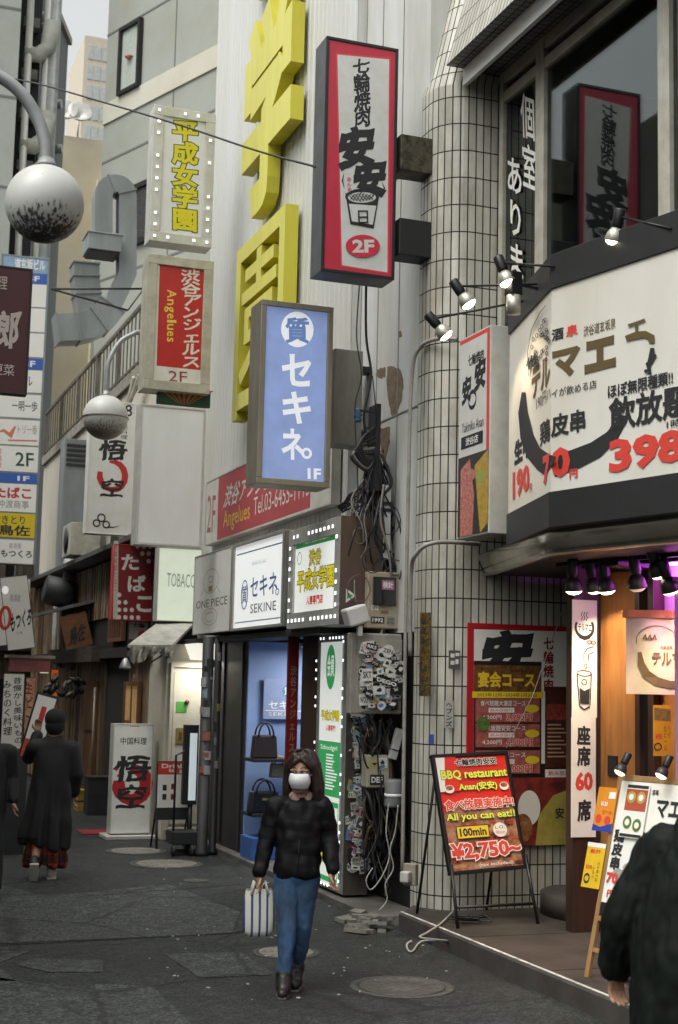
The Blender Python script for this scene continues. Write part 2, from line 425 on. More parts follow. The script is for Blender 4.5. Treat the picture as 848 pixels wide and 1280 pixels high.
for pts in ([(205, 1192), (300, 1190), (345, 1218), (250, 1222)], [(40, 1198), (130, 1200), (128, 1215), (62, 1215), (20, 1206)],
            [(0, 1222), (0, 1290), (250, 1290), (190, 1232), (120, 1230), (118, 1238)], [(-30, 1190), (40, 1188), (-5, 1205), (20, 1226), (-40, 1226)],
            [(-60, 1090), (60, 1120), (210, 1105), (300, 1140), (290, 1166), (-60, 1182)]):
    b.poly([gp(*p) for p in pts][::-1], asph2)
tag(b.build('road_patch'), kind='structure')
b = MB(); seam = M((.014, .014, .014), .9, dirt=0)
for a, c in (((-40, 1183), (290, 1166)), ((290, 1166), (320, 1160)), ((100, 1121), (300, 1105))):
    p, q = V(gp(*a, .006)), V(gp(*c, .006)); n = V((-(q-p).y, (q-p).x, 0)).normalized()*.012
    b.quad(p-n, q-n, q+n, p+n, seam)
tag(b.build('road_seam'), kind='structure')
# platform in front of the corner shop
def concrete(name, c0, c1):
    return M(c0, .8, dirt=.5, sc=2.2, bump=.3, col2=c1, key=name)
paving = concrete('paving', (.05, .037, .027), (.02, .015, .011))
b = MB(); KX = 4.67
b.box(KX+.05, 9.5, 2.0, 11.22, -.05, .15, paving)
b.prism([(KX, -.05), (KX+.05, -.05), (KX+.05, .15), (KX+.012, .15), (KX, .135)], 1, 2.0, 11.22, M((.06, .05, .046), .75, dirt=.4))
b.box(KX+.012, KX+.035, 2.0, 11.22, .1502, .156, M((.62, .6, .56), .6, dirt=.5, sc=9))
b.prism([(KX, -.05), (5.3, -.05), (5.3, .14), (KX+.3, .14)], 1, 11.22, 11.62, M((.06, .05, .046), .75, dirt=.4))
for y in (8.7, 7.4, 10.0): b.box(KX+.06, 9.5, y, y+.008, .1501, .153, seam)
tag(b.build('pavement', bevel=.004), kind='structure')
b = MB(); b.box(4.62, 5.1, 11.62, 31, -.05, .055, concrete('kerb', (.13, .12, .11), (.06, .055, .05))); tag(b.build('kerb', bevel=.006), kind='structure')
# manhole covers
iron = M((.11, .105, .095), .6, .3, dirt=.4, sc=30, bump=.5); rimc = M((.075, .073, .068), .8, dirt=.4, sc=20); pale = M((.25, .235, .2), .65, .1, dirt=.5, sc=25, bump=.4)
def manhole(px, py, r, mat, lab):
    q = P(px, py, Z=0); t = thing('manhole_cover', lab, 'manhole cover', (q.x, q.y, .0))
    b = MB(); b.lathe([(r*1.22, .0), (r*1.22, .006), (r*1.04, .007), (r*1.04, .003)], rimc, n=40); b.build('rim', t)
    b = MB(); b.lathe([(r, .002), (r, .009), (r*.9, .009), (r*.89, .006), (r*.4, .006), (r*.39, .009), (.01, .009)], mat, n=40)
    for k in range(12):
        a = k*pi/6; T = Matrix.Rotation(a, 4, 'Z'); b.box(r*.45, r*.84, -.012, .012, .006, .0085, mat, T)
    b.build('lid', t)
manhole(358, 1191, .21, pale, 'pale round manhole cover by the walking woman\'s feet')
manhole(503, 1234, .29, iron, 'large dark iron manhole cover nearest the shop kerb')
manhole(170, 1064, .3, pale, 'pale round manhole cover in front of the white Chinese restaurant stand sign')
manhole(208, 1080, .34, pale, 'larger pale round manhole cover in front of the tobacco shop door')
manhole(245, 1101, .11, iron, 'small round iron cover set in the asphalt near the sticker covered poles')
# ================================================================ RIGHT: TILED CORNER BUILDING
def tilemat(name, w, h, c1, c2, mort=.005, gro=(.025, .026, .024)):
    m = bpy.data.materials.new(name); m.use_nodes = True; t = m.node_tree; b = t.nodes['Principled BSDF']
    tc = t.nodes.new('ShaderNodeTexCoord'); br = t.nodes.new('ShaderNodeTexBrick'); br.offset = 0; br.squash = 1
    br.inputs['Scale'].default_value = 1; br.inputs['Brick Width'].default_value = w; br.inputs['Row Height'].default_value = h
    br.inputs['Mortar Size'].default_value = mort; br.inputs['Mortar Smooth'].default_value = .2; br.inputs['Bias'].default_value = 0
    br.inputs['Color1'].default_value = (*c1, 1); br.inputs['Color2'].default_value = (*c2, 1); br.inputs['Mortar'].default_value = (*gro, 1)
    t.links.new(tc.outputs['UV'], br.inputs['Vector'])
    mp = t.nodes.new('ShaderNodeMapping'); mp.inputs['Scale'].default_value = (1, 1, .35); t.links.new(tc.outputs['Object'], mp.inputs['Vector'])
    n = t.nodes.new('ShaderNodeTexNoise'); n.inputs['Scale'].default_value = 2.5; n.inputs['Detail'].default_value = 8; n.inputs['Roughness'].default_value = .7; t.links.new(mp.outputs[0], n.inputs['Vector'])
    cr = t.nodes.new('ShaderNodeValToRGB'); cr.color_ramp.elements[0].position = .3; cr.color_ramp.elements[1].position = .6
    cr.color_ramp.elements[0].color = (.5, .48, .43, 1); cr.color_ramp.elements[1].color = (1, 1, 1, 1); t.links.new(n.outputs['Fac'], cr.inputs[0])
    x = t.nodes.new('ShaderNodeMix'); x.data_type = 'RGBA'; x.blend_type = 'MULTIPLY'; x.inputs[0].default_value = 1
    t.links.new(br.outputs['Color'], x.inputs[6]); t.links.new(cr.outputs[0], x.inputs[7]); t.links.new(x.outputs[2], b.inputs['Base Color'])
    r = t.nodes.new('ShaderNodeMapRange'); r.inputs[3].default_value = .28; r.inputs[4].default_value = .9; t.links.new(br.outputs['Fac'], r.inputs[0]); t.links.new(r.outputs[0], b.inputs['Roughness'])
    bp = t.nodes.new('ShaderNodeBump'); bp.inputs['Strength'].default_value = .6; bp.inputs['Distance'].default_value = .008; bp.invert = True
    t.links.new(br.outputs['Fac'], bp.inputs['Height']); t.links.new(bp.outputs[0], b.inputs['Normal'])
    return m
tile = tilemat('tile', .0735, .253, (.64, .615, .54), (.47, .45, .395), .0062, (.014, .015, .014))
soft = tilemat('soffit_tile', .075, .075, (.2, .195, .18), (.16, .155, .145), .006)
bt = thing('tiled_building', 'pale tiled corner building with a rounded pillar and dark upper windows above the bar', 'building', (5.6, 11.25, 0))
TI = Matrix.Translation((-5.6, -11.25, 0))
def tl(p): return tuple(TI @ V(p))
WY = 11.25; PX = 4.98; R_ = .33; WX = 5.57
path = [(PX, 11.72), (PX, WY+R_)]+[(PX+R_-R_*cos(radians(a)), WY+R_-R_*sin(radians(a))) for a in range(10, 91, 10)]+[(WX, WY), (7.9, WY)]
ZC = P(545, 100, Y=11.3).z
def strip_wall(b, path, z0, z1, mat, x_end=None):
    u = 0
    for i in range(len(path)-1):
        a, c = path[i], path[i+1]; l = hypot(c[0]-a[0], c[1]-a[1]); zz = z1 if not x_end or c[0] <= x_end+1e-4 else 3.6
        b.quad(tl((a[0], a[1], z0)), tl((c[0], c[1], z0)), tl((c[0], c[1], zz)), tl((a[0], a[1], zz)), mat, uv=[(u, z0), (u+l, z0), (u+l, zz), (u, zz)]); u += l
b = MB(); strip_wall(b, path, .1, ZC, tile, WX)
# sloped tiled cap over the pillar
SL = .5
u = 0
for i in range(len(path)-2):
    a, c = path[i], path[i+1]; l = hypot(c[0]-a[0], c[1]-a[1])
    b.quad(tl((a[0], a[1], ZC)), tl((c[0], c[1], ZC)), tl((c[0]+.5, c[1], ZC+2.2)), tl((a[0]+.5, a[1], ZC+2.2)), tile, uv=[(u, ZC), (u+l, ZC), (u+l, ZC+2.4), (u, ZC+2.4)]); u += l
b.build('tile_wall', bt)
ZS = P(558, 82, Y=WY).z; FX = P(558, 82, Y=WY).x
b = MB()
Y0 = 3.0
b.quad(tl((FX, Y0, ZS)), tl((FX, WY, ZS)), tl((FX+.7, WY, ZS+2.6)), tl((FX+.7, Y0, ZS+2.6)), tile, uv=[(0, 0), (WY-Y0, 0), (WY-Y0, 2.9), (0, 2.9)])
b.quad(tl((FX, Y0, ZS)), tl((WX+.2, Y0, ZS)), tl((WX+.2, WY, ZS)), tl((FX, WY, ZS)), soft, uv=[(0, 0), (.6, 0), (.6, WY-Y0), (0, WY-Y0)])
b.quad(tl((FX, WY, ZS)), tl((WX+1.5, WY, ZS)), tl((WX+1.5, WY, ZS+2.6)), tl((FX+.7, WY, ZS+2.6)), tile, uv=[(0, 0), (1.9, 0), (1.9, 2.6), (0, 2.6)])
b.build('eaves', bt)
b = MB(); band = M((.78, .8, .8), .45, .0, dirt=.12, streak=.3)  # aluminium band coloured pale: the reflected sky is put into its colour
BXB = P(578, 100, Y=WY).x
b.box(BXB-5.6, BXB+.04-5.6, Y0-11.25, -.01, ZS-.17, ZS-.004, band); b.build('fascia_band', bt, .004)
# window wall
fr = M((.5, .48, .42), .5, .1, dirt=.25)
ZT = P(690, 76, X=WX).z; ZB = 3.55
def glassmat(name, tint, refl=1.0):
    m = bpy.data.materials.new(name); m.use_nodes = True; t = m.node_tree
    for n in list(t.nodes):
        if n.type != 'OUTPUT_MATERIAL': t.nodes.remove(n)
    o = t.nodes['Material Output']; tr = t.nodes.new('ShaderNodeBsdfTransparent'); tr.inputs[0].default_value = (*tint, 1)
    g = t.nodes.new('ShaderNodeBsdfGlossy'); g.inputs['Roughness'].default_value = .015; g.inputs['Color'].default_value = (refl, refl, refl, 1)
    f = t.nodes.new('ShaderNodeFresnel'); f.inputs['IOR'].default_value = 1.6
    ad = t.nodes.new('ShaderNodeMath'); ad.operation = 'MULTIPLY'; ad.inputs[1].default_value = .85; ad.use_clamp = True
    t.links.new(f.outputs[0], ad.inputs[0])
    x = t.nodes.new('ShaderNodeMixShader'); t.links.new(ad.outputs[0], x.inputs[0]); t.links.new(tr.outputs[0], x.inputs[1]); t.links.new(g.outputs[0], x.inputs[2]); t.links.new(x.outputs[0], o.inputs[0])
    return m
glass = glassmat('window_glass', (.45, .5, .5))
edges = [11.22, P(680, 200, X=WX).y, P(836, 150, X=WX).y, 6.4, 4.4]
for i in range(len(edges)-1):
    ya, yb = edges[i], edges[i+1]
    w = MB()
    def fb(y0, y1, z0, z1, d=.09): w.box(WX-d/2-5.6, WX+d/2-5.6, y0-11.25, y1-11.25, z0, z1, fr)
    fb(yb, yb+.075, ZB, ZS-.005); fb(ya-.075, ya-.002, ZB, ZS-.005)
    fb(yb+.075, ya-.075, ZS-.12, ZS-.005, .08); fb(yb+.075, ya-.075, ZT-.05, ZT+.05, .08); fb(yb+.075, ya-.075, ZB, ZB+.08, .08)
    wo = w.build('window', bt, .004)
    g = MB(); g.box(WX-.006-5.6, WX+.002-5.6, yb+.07-11.25, ya-.07-11.25, ZB+.07, ZT-.045, glass); g.box(WX-.006-5.6, WX+.002-5.6, yb+.07-11.25, ya-.07-11.25, ZT+.045, ZS-.1, glass)
    g.build('pane', wo)
    if i == 0:
        l = MB(); q = [(632, 150), (676, 95), (668, 345), (624, 390)]
        o, rz, ww, hh = planar('X', WX-.02, q)
        a = Art(l, -ww/2, ww/2, 0, hh, 0, q); wl = M((.75, .75, .72), .5, dirt=.05)
        a.vtext('個室', 653, 108, 672, 235, wl, .02); a.vtext('あります', 633, 195, 655, 410, wl, .025)
        lo = l.build('lettering', bt); lo.location = TI @ o; lo.rotation_euler = (0, 0, rz)
# dark dining room behind the glass
b = MB(); rm = M((.03, .028, .026), .8, dirt=.2)
b.box(8.4-5.6, 8.5-5.6, Y0-11.25, -.1, ZB, ZS, rm); b.box(WX+.1-5.6, 8.4-5.6, Y0-11.25, -.1, ZB-.05, ZB, rm); b.box(WX+.06-5.6, 8.4-5.6, Y0-11.25, -.1, ZS+.01, ZS+.06, rm); b.box(WX+.1-5.6, 8.4-5.6, -.1, -.05, ZB, ZS, rm)
b.box(WX+.1-5.6, 8.4-5.6, Y0-11.25-.05, Y0-11.25, ZB, ZS, rm)
bulb = M((1, .55, .25), .5, dirt=0, emit=6)
for y, z in ((9.6, 7.1), (9.0, 6.9), (7.6, 7.0), (6.8, 7.0)): b.lathe([(.0, -.03), (.03, 0), (0, .03)], bulb, (7.2-5.6, y-11.25, z), n=8)
b.build('dining_room', bt)
# ================================================================ WHITE CLAD BUILDING (yellow letters)
wb = thing('white_building', 'white ribbed metal clad building behind the big yellow letters', 'building', (4.9, 15.5, 0))
LO = Matrix.Translation((-4.9, -15.5, 0))
def lw(x, y): return x-4.9, y-15.5
clad = M((.6, .61, .6), .4, .05, dirt=.09, sc=1.6, streak=7); panelw = M((.62, .63, .62), .5, dirt=.22, sc=2.2, streak=4, bump=.05)
b = MB(); y = 13.3
prof = []
while y < 19.0:
    for dy, dx in ((0, 0), (.07, 0), (.085, -.007), (.135, -.007)): prof.append((4.9+dx, y+dy))
    y += .15
for i in range(len(prof)-1):
    (xa, ya), (xc, yc) = prof[i], prof[i+1]
    b.quad((xa-4.9, yc*0+ya-15.5, 2.5), (xa-4.9, ya-15.5, 18), (xc-4.9, yc-15.5, 18), (xc-4.9, yc-15.5, 2.5), clad)
b.box(.005, 4, 13.3-15.5, 19.1-15.5, 2.5, 18, panelw)
b.build('cladding', wb)
b = MB(); peel = M((.2, .145, .1), .85, dirt=.4, sc=14); joint = M((.25, .25, .24), .8, dirt=.2)
b.box(.1, 4, 11.6-15.5, 13.3-15.5, 2.5, 18, panelw)
for y in (12.25, 12.8, 13.27): b.box(.094, .1, y-15.5, y+.012-15.5, 2.5, 18, joint)
for z in (4.55, 6.9, 9.4, 12): b.box(.093, .0995, 11.7-15.5, 13.3-15.5, z, z+.014, joint)
def irregular(px_pts, X, d=.003):
    return [(P(x, y, X=X).x-4.9-d, P(x, y, X=X).y-15.5, P(x, y, X=X).z) for x, y in px_pts]
rnd = random.Random(3)
for pts in ([(472, 462), (482, 459), (482, 470), (476, 474), (470, 468)], [(484, 459), (492, 457), (501, 462), (505, 478), (503, 500), (496, 516), (492, 524), (488, 512), (484, 490)],
            [(476, 536), (488, 534), (488, 552), (483, 575), (477, 572)], [(498, 415), (502, 413), (503, 421), (499, 423)]):
    n = len(pts); q = []
    for i in range(n):
        a, c = pts[i], pts[(i+1) % n]
        for k in range(4): f = k/4; q.append((a[0]+(c[0]-a[0])*f+rnd.uniform(-.8, .8), a[1]+(c[1]-a[1])*f+rnd.uniform(-1.3, 1.3)))
    b.poly(irregular(q, 5.0), peel)
b.build('flat_panel', wb)
# ground floor of the white building
b = MB(); dk = M((.022, .021, .02), .7, dirt=.3); brown = wood((.055, .028, .016), (.028, .014, .009))
b.box(.25, 4, 11.7-15.5, 13.0-15.5, 0, 2.5, dk)           # back of the meter recess
b.box(-.1, 1.2, 13.56-15.5, 14.3-15.5, 0, 2.5, brown)
b.box(-.15, 1.3, 16.15-15.5, 18.0-15.5, 0, 2.6, M((.02, .02, .022), .5, dirt=.2))
b.box(-.17, -.151, 16.3-15.5, 16.36-15.5, .1, 2.5, M((.07, .07, .07), .4, .5)); b.box(-.17, -.151, 17.1-15.5, 17.16-15.5, .1, 2.5, M((.07, .07, .07), .4, .5))
b.box(-.4, 3, 12.9-15.5, 18.6-15.5, 2.5, 2.56, dk)
b.build('ground_floor', wb, .006)
blue = M(G('7f98c6'), .6, dirt=.08, sc=2)
b = MB(); b.box(-.15, 1.6, 16.1-15.5, 16.145-15.5, 0.05, 2.5, blue); b.box(1.6, 1.65, 14.31-15.5, 16.15-15.5, 0, 2.5, blue); b.box(-.05, 1.6, 14.31-15.5, 14.35-15.5, .05, 2.5, blue)
b.build('entrance_wall', wb)
t = thing('ceiling_light', 'bright ceiling panel light inside the blue pawn shop entrance', 'ceiling light', (5.6, 15.3, 2.44)); b = MB(); b.box(-.4, .4, -.3, .3, .0, .04, M((.6, .6, .6), .5, dirt=0)); b.build('housing', t); b = MB(); b.box(-.37, .37, -.27, .27, -.012, -.001, M((1, .97, .92), .5, dirt=0, emit=6)); b.build('diffuser', t)
al = bpy.data.lights.new('shop_light', 'AREA'); al.energy = 11; al.size = .7; al.color = (1, .97, .93); ao_ = bpy.data.objects.new('diffuser_glow', al); COL.objects.link(ao_); ao_.parent = t; ao_.location = (0, 0, -.03)
# ================================================================ GREY BUILDING behind
DEGX = radians(21.6)
c0 = P(128, 200, Y=33); gd = V((sin(DEGX), -cos(DEGX), 0))
gb = thing('grey_building', 'tall grey panelled building with cream bands and one dark framed window', 'building', (c0.x, c0.y, 0), -pi/2+DEGX)
gw = M(G('9a9d97'), .7, dirt=.1, sc=.8, bump=.05); cr_ = M(G('c2bfb2'), .7, dirt=.1, sc=.8); sg = M((.16, .165, .16), .8, dirt=0)
GL = 14.0
def gz(px, py):      # intersect ray with the grey wall plane -> (along, z)
    d = FW*FPX+RV*(px-424)-UV_*(py-640); c = V((0, 0, EYE)); n = V((gd.y, -gd.x, 0)); t = (V((c0.x, c0.y, 0))-c).dot(n)/d.dot(n); q = c+d*t
    return (q-V((c0.x, c0.y, 0))).dot(gd), q.z
b = MB(); b.box(0, GL, 0, 9, 0, 34, gw)
zb0 = gz(140, 152)[1]; zb1 = gz(140, 127)[1]; b.box(0.001, GL, -.04, -.001, zb0, zb1, cr_)
zp = gz(140, 200)[1]; dz = zb0-zp
for z in [zp-dz*k for k in range(0, 4)]+[zb1+(gz(140, 43)[1]-zb1)*k for k in (1, 2, 3)]: b.box(0, GL, -.012, -.001, z, z+.05, sg)
for x in (2.9, 5.8, 8.7, 11.6): b.box(x, x+.04, -.010, -.001, 4, zb0, sg); b.box(x, x+.04, -.010, -.001, zb1, 34, sg)
b.build('wall', gb)
(xa, z1), (xb, _), (_, z0) = gz(154, 38), gz(180, 30), gz(154, 120)
w = MB(); w.frame(xa, xb, z0, z1, .085, -.12, -.002, mK); wo = w.build('window', gb)
g = MB(); g.box(xa+.085, xb-.085, -.05, -.02, z0+.085, z1-.085, M((.45, .5, .47), .15, dirt=.1, coat=.5)); g.lathe([(0, -.06), (.13, 0), (0, .06)], M((.5, .15, .1), .5), ((xa+xb)/2, -.06, (z0+z1)/2), n=8); g.build('pane', wo)
(xa, z1), (xb, z0) = gz(163, 236), gz(190, 300)
w = MB(); w.frame(xa, xb, z0, z1, .12, -.1, -.002, mK); wo = w.build('window', gb)
g = MB(); g.box(xa+.12, xb-.12, -.05, -.02, z0+.12, z1-.12, M((.05, .055, .055), .15, dirt=.1, coat=.5)); g.build('pane', wo)
# ================================================================ CREAM BUILDING with roof terrace
CX = 4.45
cb = thing('cream_building', 'cream rendered building with a railed roof terrace behind the hanging signs', 'building', (CX, 25.5, 0))
crm = M((.6, .57, .5), .8, dirt=.3, sc=1.2, streak=4, bump=.1)
zr0 = 6.85; b = MB(); b.box(.0, 5, 19.2-25.5, 31.5-25.5, 3.6, zr0, crm); b.box(-.06, .02, 19.2-25.5, 31.5-25.5, zr0-.16, zr0+.02, M((.3, .28, .25), .8, dirt=.4))
b.build('wall', cb)
b = MB(); rail = M((.17, .155, .13), .6, .4, dirt=.4)
b.box(-.04, .01, 19.2-25.5, 31.5-25.5, 7.82, 7.88, rail); b.box(-.03, .0, 19.2-25.5, 31.5-25.5, zr0+.1, zr0+.14, rail)
y = 19.25
while y < 31.5: b.box(-.025, -.005, y-25.5, y+.022-25.5, zr0, 7.83, rail); y += .3
for y in (19.2, 21.2, 23.2, 25.2, 27.2, 29.2, 31.4): b.box(-.045, .015, y-25.5, y+.07-25.5, zr0-.1, 7.84, rail)
b.build('railing', cb)
for k in range(3): b = MB(); b.tube([(-.1-.04*k, 20.7+.2*k-25.5, 6.6), (-.16, 21.6+.25*k-25.5, 6.3-.2*k), (-.12, 22.2+.2*k-25.5, 5.3), (-.08, 22.4+.2*k-25.5, 3.7)], .035, M((.45, .42, .36), .6, dirt=.3)); b.build('pipe', cb)
b = MB(); b.tube([(-.08, 23.6-25.5, 6.7), (-.08, 23.6-25.5, 3.7)], .05, M((.4, .38, .34), .6, dirt=.3)); b.build('pipe', cb)
# ducts on the terrace
def rect_duct(b, pts, w, mat): b.tube(pts, w*.7071, mat, n=4); 
def dk_(name, lab, px, Y, w):
    pts = [P(x, y, Y=Y) for x, y in px]; o = V((pts[0].x, Y, min(p.z for p in pts)))
    t = thing(name, lab, 'duct', o); b = MB(); v = []; f = []
    # planar sweep with square section, mitred joints
    n = len(pts); L_ = []; R2 = []
    for i in range(n):
        a = pts[max(i-1, 0)]; c = pts[min(i+1, n-1)]; d = (c-a).normalized(); nn = V((-d.z, 0, d.x))*w/2
        L_.append(pts[i]+nn-o); R2.append(pts[i]-nn-o)
    for i in range(n-1):
        for yy, flip in ((-w/2, 0), (w/2, 1)):
            q = [L_[i]+V((0, yy, 0)), R2[i]+V((0, yy, 0)), R2[i+1]+V((0, yy, 0)), L_[i+1]+V((0, yy, 0))]; b.quad(*(q if not flip else q[::-1]), mGalv)
        for S in (L_, R2): b.quad(S[i]+V((0, -w/2, 0)), S[i+1]+V((0, -w/2, 0)), S[i+1]+V((0, w/2, 0)), S[i]+V((0, w/2, 0)), mGalv)
    b.quad(L_[0]+V((0, -w/2, 0)), R2[0]+V((0, -w/2, 0)), R2[0]+V((0, w/2, 0)), L_[0]+V((0, w/2, 0)), mGalv); b.quad(L_[-1]+V((0, -w/2, 0)), R2[-1]+V((0, -w/2, 0)), R2[-1]+V((0, w/2, 0)), L_[-1]+V((0, w/2, 0)), mGalv)
    b.build('casing', t)
    for i in sorted({0, n-1, n//3, 2*n//3}):
        r = MB(); d = (pts[min(i+1, n-1)]-pts[max(i-1, 0)]).normalized(); ang = atan2(d.x, d.z)
        T = Matrix.Translation(pts[i]-o) @ Matrix.Rotation(ang, 4, 'Y'); h = w/2+.02
        r.box(-h, h, -h, h, -.015, .015, mGalv, T)
        r.build('flange', t)
    return t
def arcpx(cx, cy, r, a0, a1, n=7): return [(cx+r*cos(radians(a0+(a1-a0)*i/n)), cy-r*sin(radians(a0+(a1-a0)*i/n))) for i in range(n+1)]
dk_('exhaust_duct', 'square galvanised exhaust duct bent in an upside down U above the terrace', [(128, 296)]+arcpx(143, 247, 15, 180, 0, 10)+[(158, 300), (158, 344), (148, 366), (134, 394)], 26.5, .34)
dk_('exhaust_duct', 'big galvanised duct elbow sloping down behind the terrace railing', [(138, 384), (132, 394), (122, 403), (110, 409), (96, 412), (70, 413)], 25.6, .5)
dk_('exhaust_duct', 'short galvanised duct hood left of the sloping elbow', [(106, 332), (106, 348), (108, 370), (112, 400)], 27.6, .5)
t = thing('exhaust_hood', 'flat box duct cap under the U shaped duct', 'duct', P(128, 308, Y=26.4)); b = MB(); b.box(-.32, .32, -.32, .32, -.16, .17, mGalv); b.box(-.34, .34, -.34, .34, .15, .18, mGalv); b.build('casing', t, .01); b = MB(); b.box(-.28, .28, -.28, .28, -.2, -.161, mDark); b.build('outlet', t)
t = thing('wall_duct', 'tall grey louvred ventilation duct running down left of the red ring hanging sign', 'duct', (4.3, 26.2, 4.0))
zt = P(80, 548, Y=26).z; b = MB(); b.box(-.28, .14, -.25, .25, 0, zt-4, mGalv); b.build('casing', t, .01); b = MB()
for k in range(5): b.box(-.24, .12, -.265, -.251, zt-4-.1-.09*k-.05, zt-4-.1-.09*k, mDark)
b.build('louvre', t)
t = thing('wire_bracket', 'thin black triangular steel bracket jutting from the terrace', 'bracket', P(180, 360, Y=24)); b = MB(); o = P(180, 360, Y=24)
A_, B_, C_ = P(180, 361, Y=24)-o, P(64, 361, Y=24)-o, P(160, 388, Y=24)-o
b.tube([A_, B_], .02, mK); b.tube([B_, C_], .02, mK); b.tube([C_, A_], .012, mK); b.build('bar', t)
# ================================================================ FAR BUILDINGS
a0 = P(16, 200, Y=36); a1 = V((a0.x+.34*6.2, a0.y+.94*6.2, 0)); ang = atan2(.94, .34)
fb_ = thing('concrete_building', 'weathered grey blue concrete building with small vents at the far left', 'building', (a0.x, a0.y, 0), ang)
zt = P(104, 58, Y=a1.y).z; wl_ = M(G('8d9494'), .8, dirt=.15, sc=.6, streak=3, bump=.1)
b = MB(); b.box(0, 6.2, 0, 6, 0, zt, wl_); b.box(-.1, 6.3, -.1, 6, zt, zt+.2, cr_); b.build('wall', fb_)
for x, z in ((2.0, zt-1.2), (2.5, zt-1.3), (3.0, zt-1.5), (4.6, zt-2.6), (5.0, zt-3.8)): b = MB(); b.lathe([(.14, 0), (.14, .22), (.1, .22)], mAl, n=12, T=Matrix.Translation((x, 0, z)) @ Matrix.Rotation(pi/2, 4, 'X')); b.build('vent', fb_)
for q_ in ((2.6, 3.0, zt-5.2, zt-3.9), (4.6, 5.2, zt-6.4, zt-5.0)): b = MB(); b.box(q_[0], q_[1], -.05, 0, q_[2], q_[3], mDark); b.build('window', fb_)
n0 = P(-40, 200, Y=33); n1 = P(17, 200, Y=33)
nb = thing('panelled_building', 'narrow grey panelled building edge at the far left margin', 'building', (n1.x, 33, 0))
b = MB(); b.box(n0.x-n1.x-3, 0, 0, 3, 0, 26, M(G('a3a8a5'), .7, dirt=.12, sc=1)); 
for z in (9, 11.2, 13.4, 15.6, 17.8, 20): b.box(n0.x-n1.x-3, 0, -.01, -.001, z, z+.06, sg)
b.build('wall', nb)
# service shaft with pipes
s0 = P(18, 200, Y=34.5); s1 = P(62, 200, Y=34.5); sh = thing('service_shaft', 'dark service shaft with white ducts and drain pipes at the far left', 'pipes', (s0.x, 34.6, 0))
W_ = s1.x-s0.x; b = MB(); b.box(0, W_*.6, 0, 1.5, 0, 25, mDark); b.build('recess', sh)
for xx, yy, zz, rr, mm in ((.75, -.15, 25, .1, mW), (.95, -.15, 25, .16, M((.5, .53, .53), .5, dirt=.2)), (.2, -.4, 20, .09, mW)): b = MB(); b.tube([(W_*xx, yy, 3), (W_*xx, yy, zz)], rr, mm); b.build('drain_pipe', sh)
for py in (65, 180): 
    z = P(40, py, Y=34.4).z; b = MB(); b.tube([(W_*.1, -.3, z-.1), (W_*.5, -.3, z-.1), (W_*.78, -.3, z+.15), (W_*.85, -.3, z+.8)], .2, M((.62, .62, .58), .5, dirt=.2), n=12); b.build('air_duct', sh)
for py in (35, 100, 150, 215, 265): b = MB(); z = P(30, py, Y=34.4).z; b.box(W_*.05, W_*.5, -.35, 0, z, z+.25, M((.2, .19, .17), .7, dirt=.4)); b.build('ledge', sh)
e0 = P(62, 200, Y=47); e1 = P(130, 200, Y=47); zt = P(100, 172, Y=47).z
eb = thing('beige_building', 'beige rendered building with rooftop dishes in the gap between grey buildings', 'building', (e0.x, 47, 0)); tanm = M(G('cdc3ac'), .8, dirt=.12, sc=.6)
b = MB(); b.box(-1, e1.x-e0.x+1, 0, 6, 0, zt, tanm); b.box(1.6, e1.x-e0.x+1, -.4, 0, 0, zt-1.5, M(G('d6cfbd'), .8, dirt=.12, sc=.6)); b.build('wall', eb)
for px in (82, 100): b = MB(); q = P(px, 148, Y=47); b.tube([(q.x-e0.x, .3, zt), (q.x-e0.x, .3, zt+.7)], .04, mAl); b.lathe([(.02, 0), (.3, .12), (.42, .3), (.40, .32), (.02, .05)], mAl, n=16, T=Matrix.Translation((q.x-e0.x, .2, zt+.8)) @ Matrix.Rotation(radians(70), 4, 'X')); b.build('dish', eb)
t0 = P(104, 100, Y=85); t1 = P(131, 100, Y=85); zt = P(118, 46, Y=85).z
tw = thing('glass_tower', 'distant tan and glass tower under the white sky', 'building', (t0.x, 85, 0))
b = MB(); b.box(0, t1.x-t0.x+.5, 0, 6, 0, zt, M(G('d2c8b8'), .7, dirt=.1)); b.build('wall', tw)  # tower wall and panes lightened, distance haze put into their colours
b = MB(); k = 0; 
for iz in range(12):
    for ix in range(3): b.box(.25+ix*.45, .6+ix*.45, -.03, 0, zt-1.5-iz*1.3, zt-.6-iz*1.3, M((.5, .55, .57), .2, dirt=.2, coat=.5))
b.build('window', tw)
# ================================================================ OLD WOODEN SHOPS (Y 18.6 - 31)
WXF = 4.3
pl = wood((.24, .15, .085), (.03, .019, .013), 2.5, st=10); rust = wood((.5, .36, .24), (.06, .04, .026), 3, st=10, r=.8); pl2 = wood((.22, .1, .045), (.09, .04, .018), 2.5, st=10)
woods = [pl, wood((.34, .22, .13), (.06, .038, .024), 2.5, st=10), wood((.12, .075, .045), (.02, .014, .01), 2.5, st=10), wood((.42, .31, .2), (.1, .065, .04), 3, st=12)]
ws = thing('wooden_shop', 'old dark timber shophouse with rusty corrugated upper wall and lean-to awnings', 'building', (WXF, 25, 0))
b = MB(); b.box(.02, 4, 19.35-25, 31-25, 0, 3.95, M((.014, .012, .011), .9, dirt=0)); 
yy = 19.35
rnd = random.Random(11)
while yy < 31:
    w_ = rnd.uniform(.11, .2)
    if not (20.6 < yy < 22.4): b.box(rnd.uniform(-.02, .0), .03, yy-25, yy+w_-.012-25, .06, 2.35, rnd.choice(woods))
    yy += w_
b.build('plank_wall', ws)
b = MB(); yy = 22.6
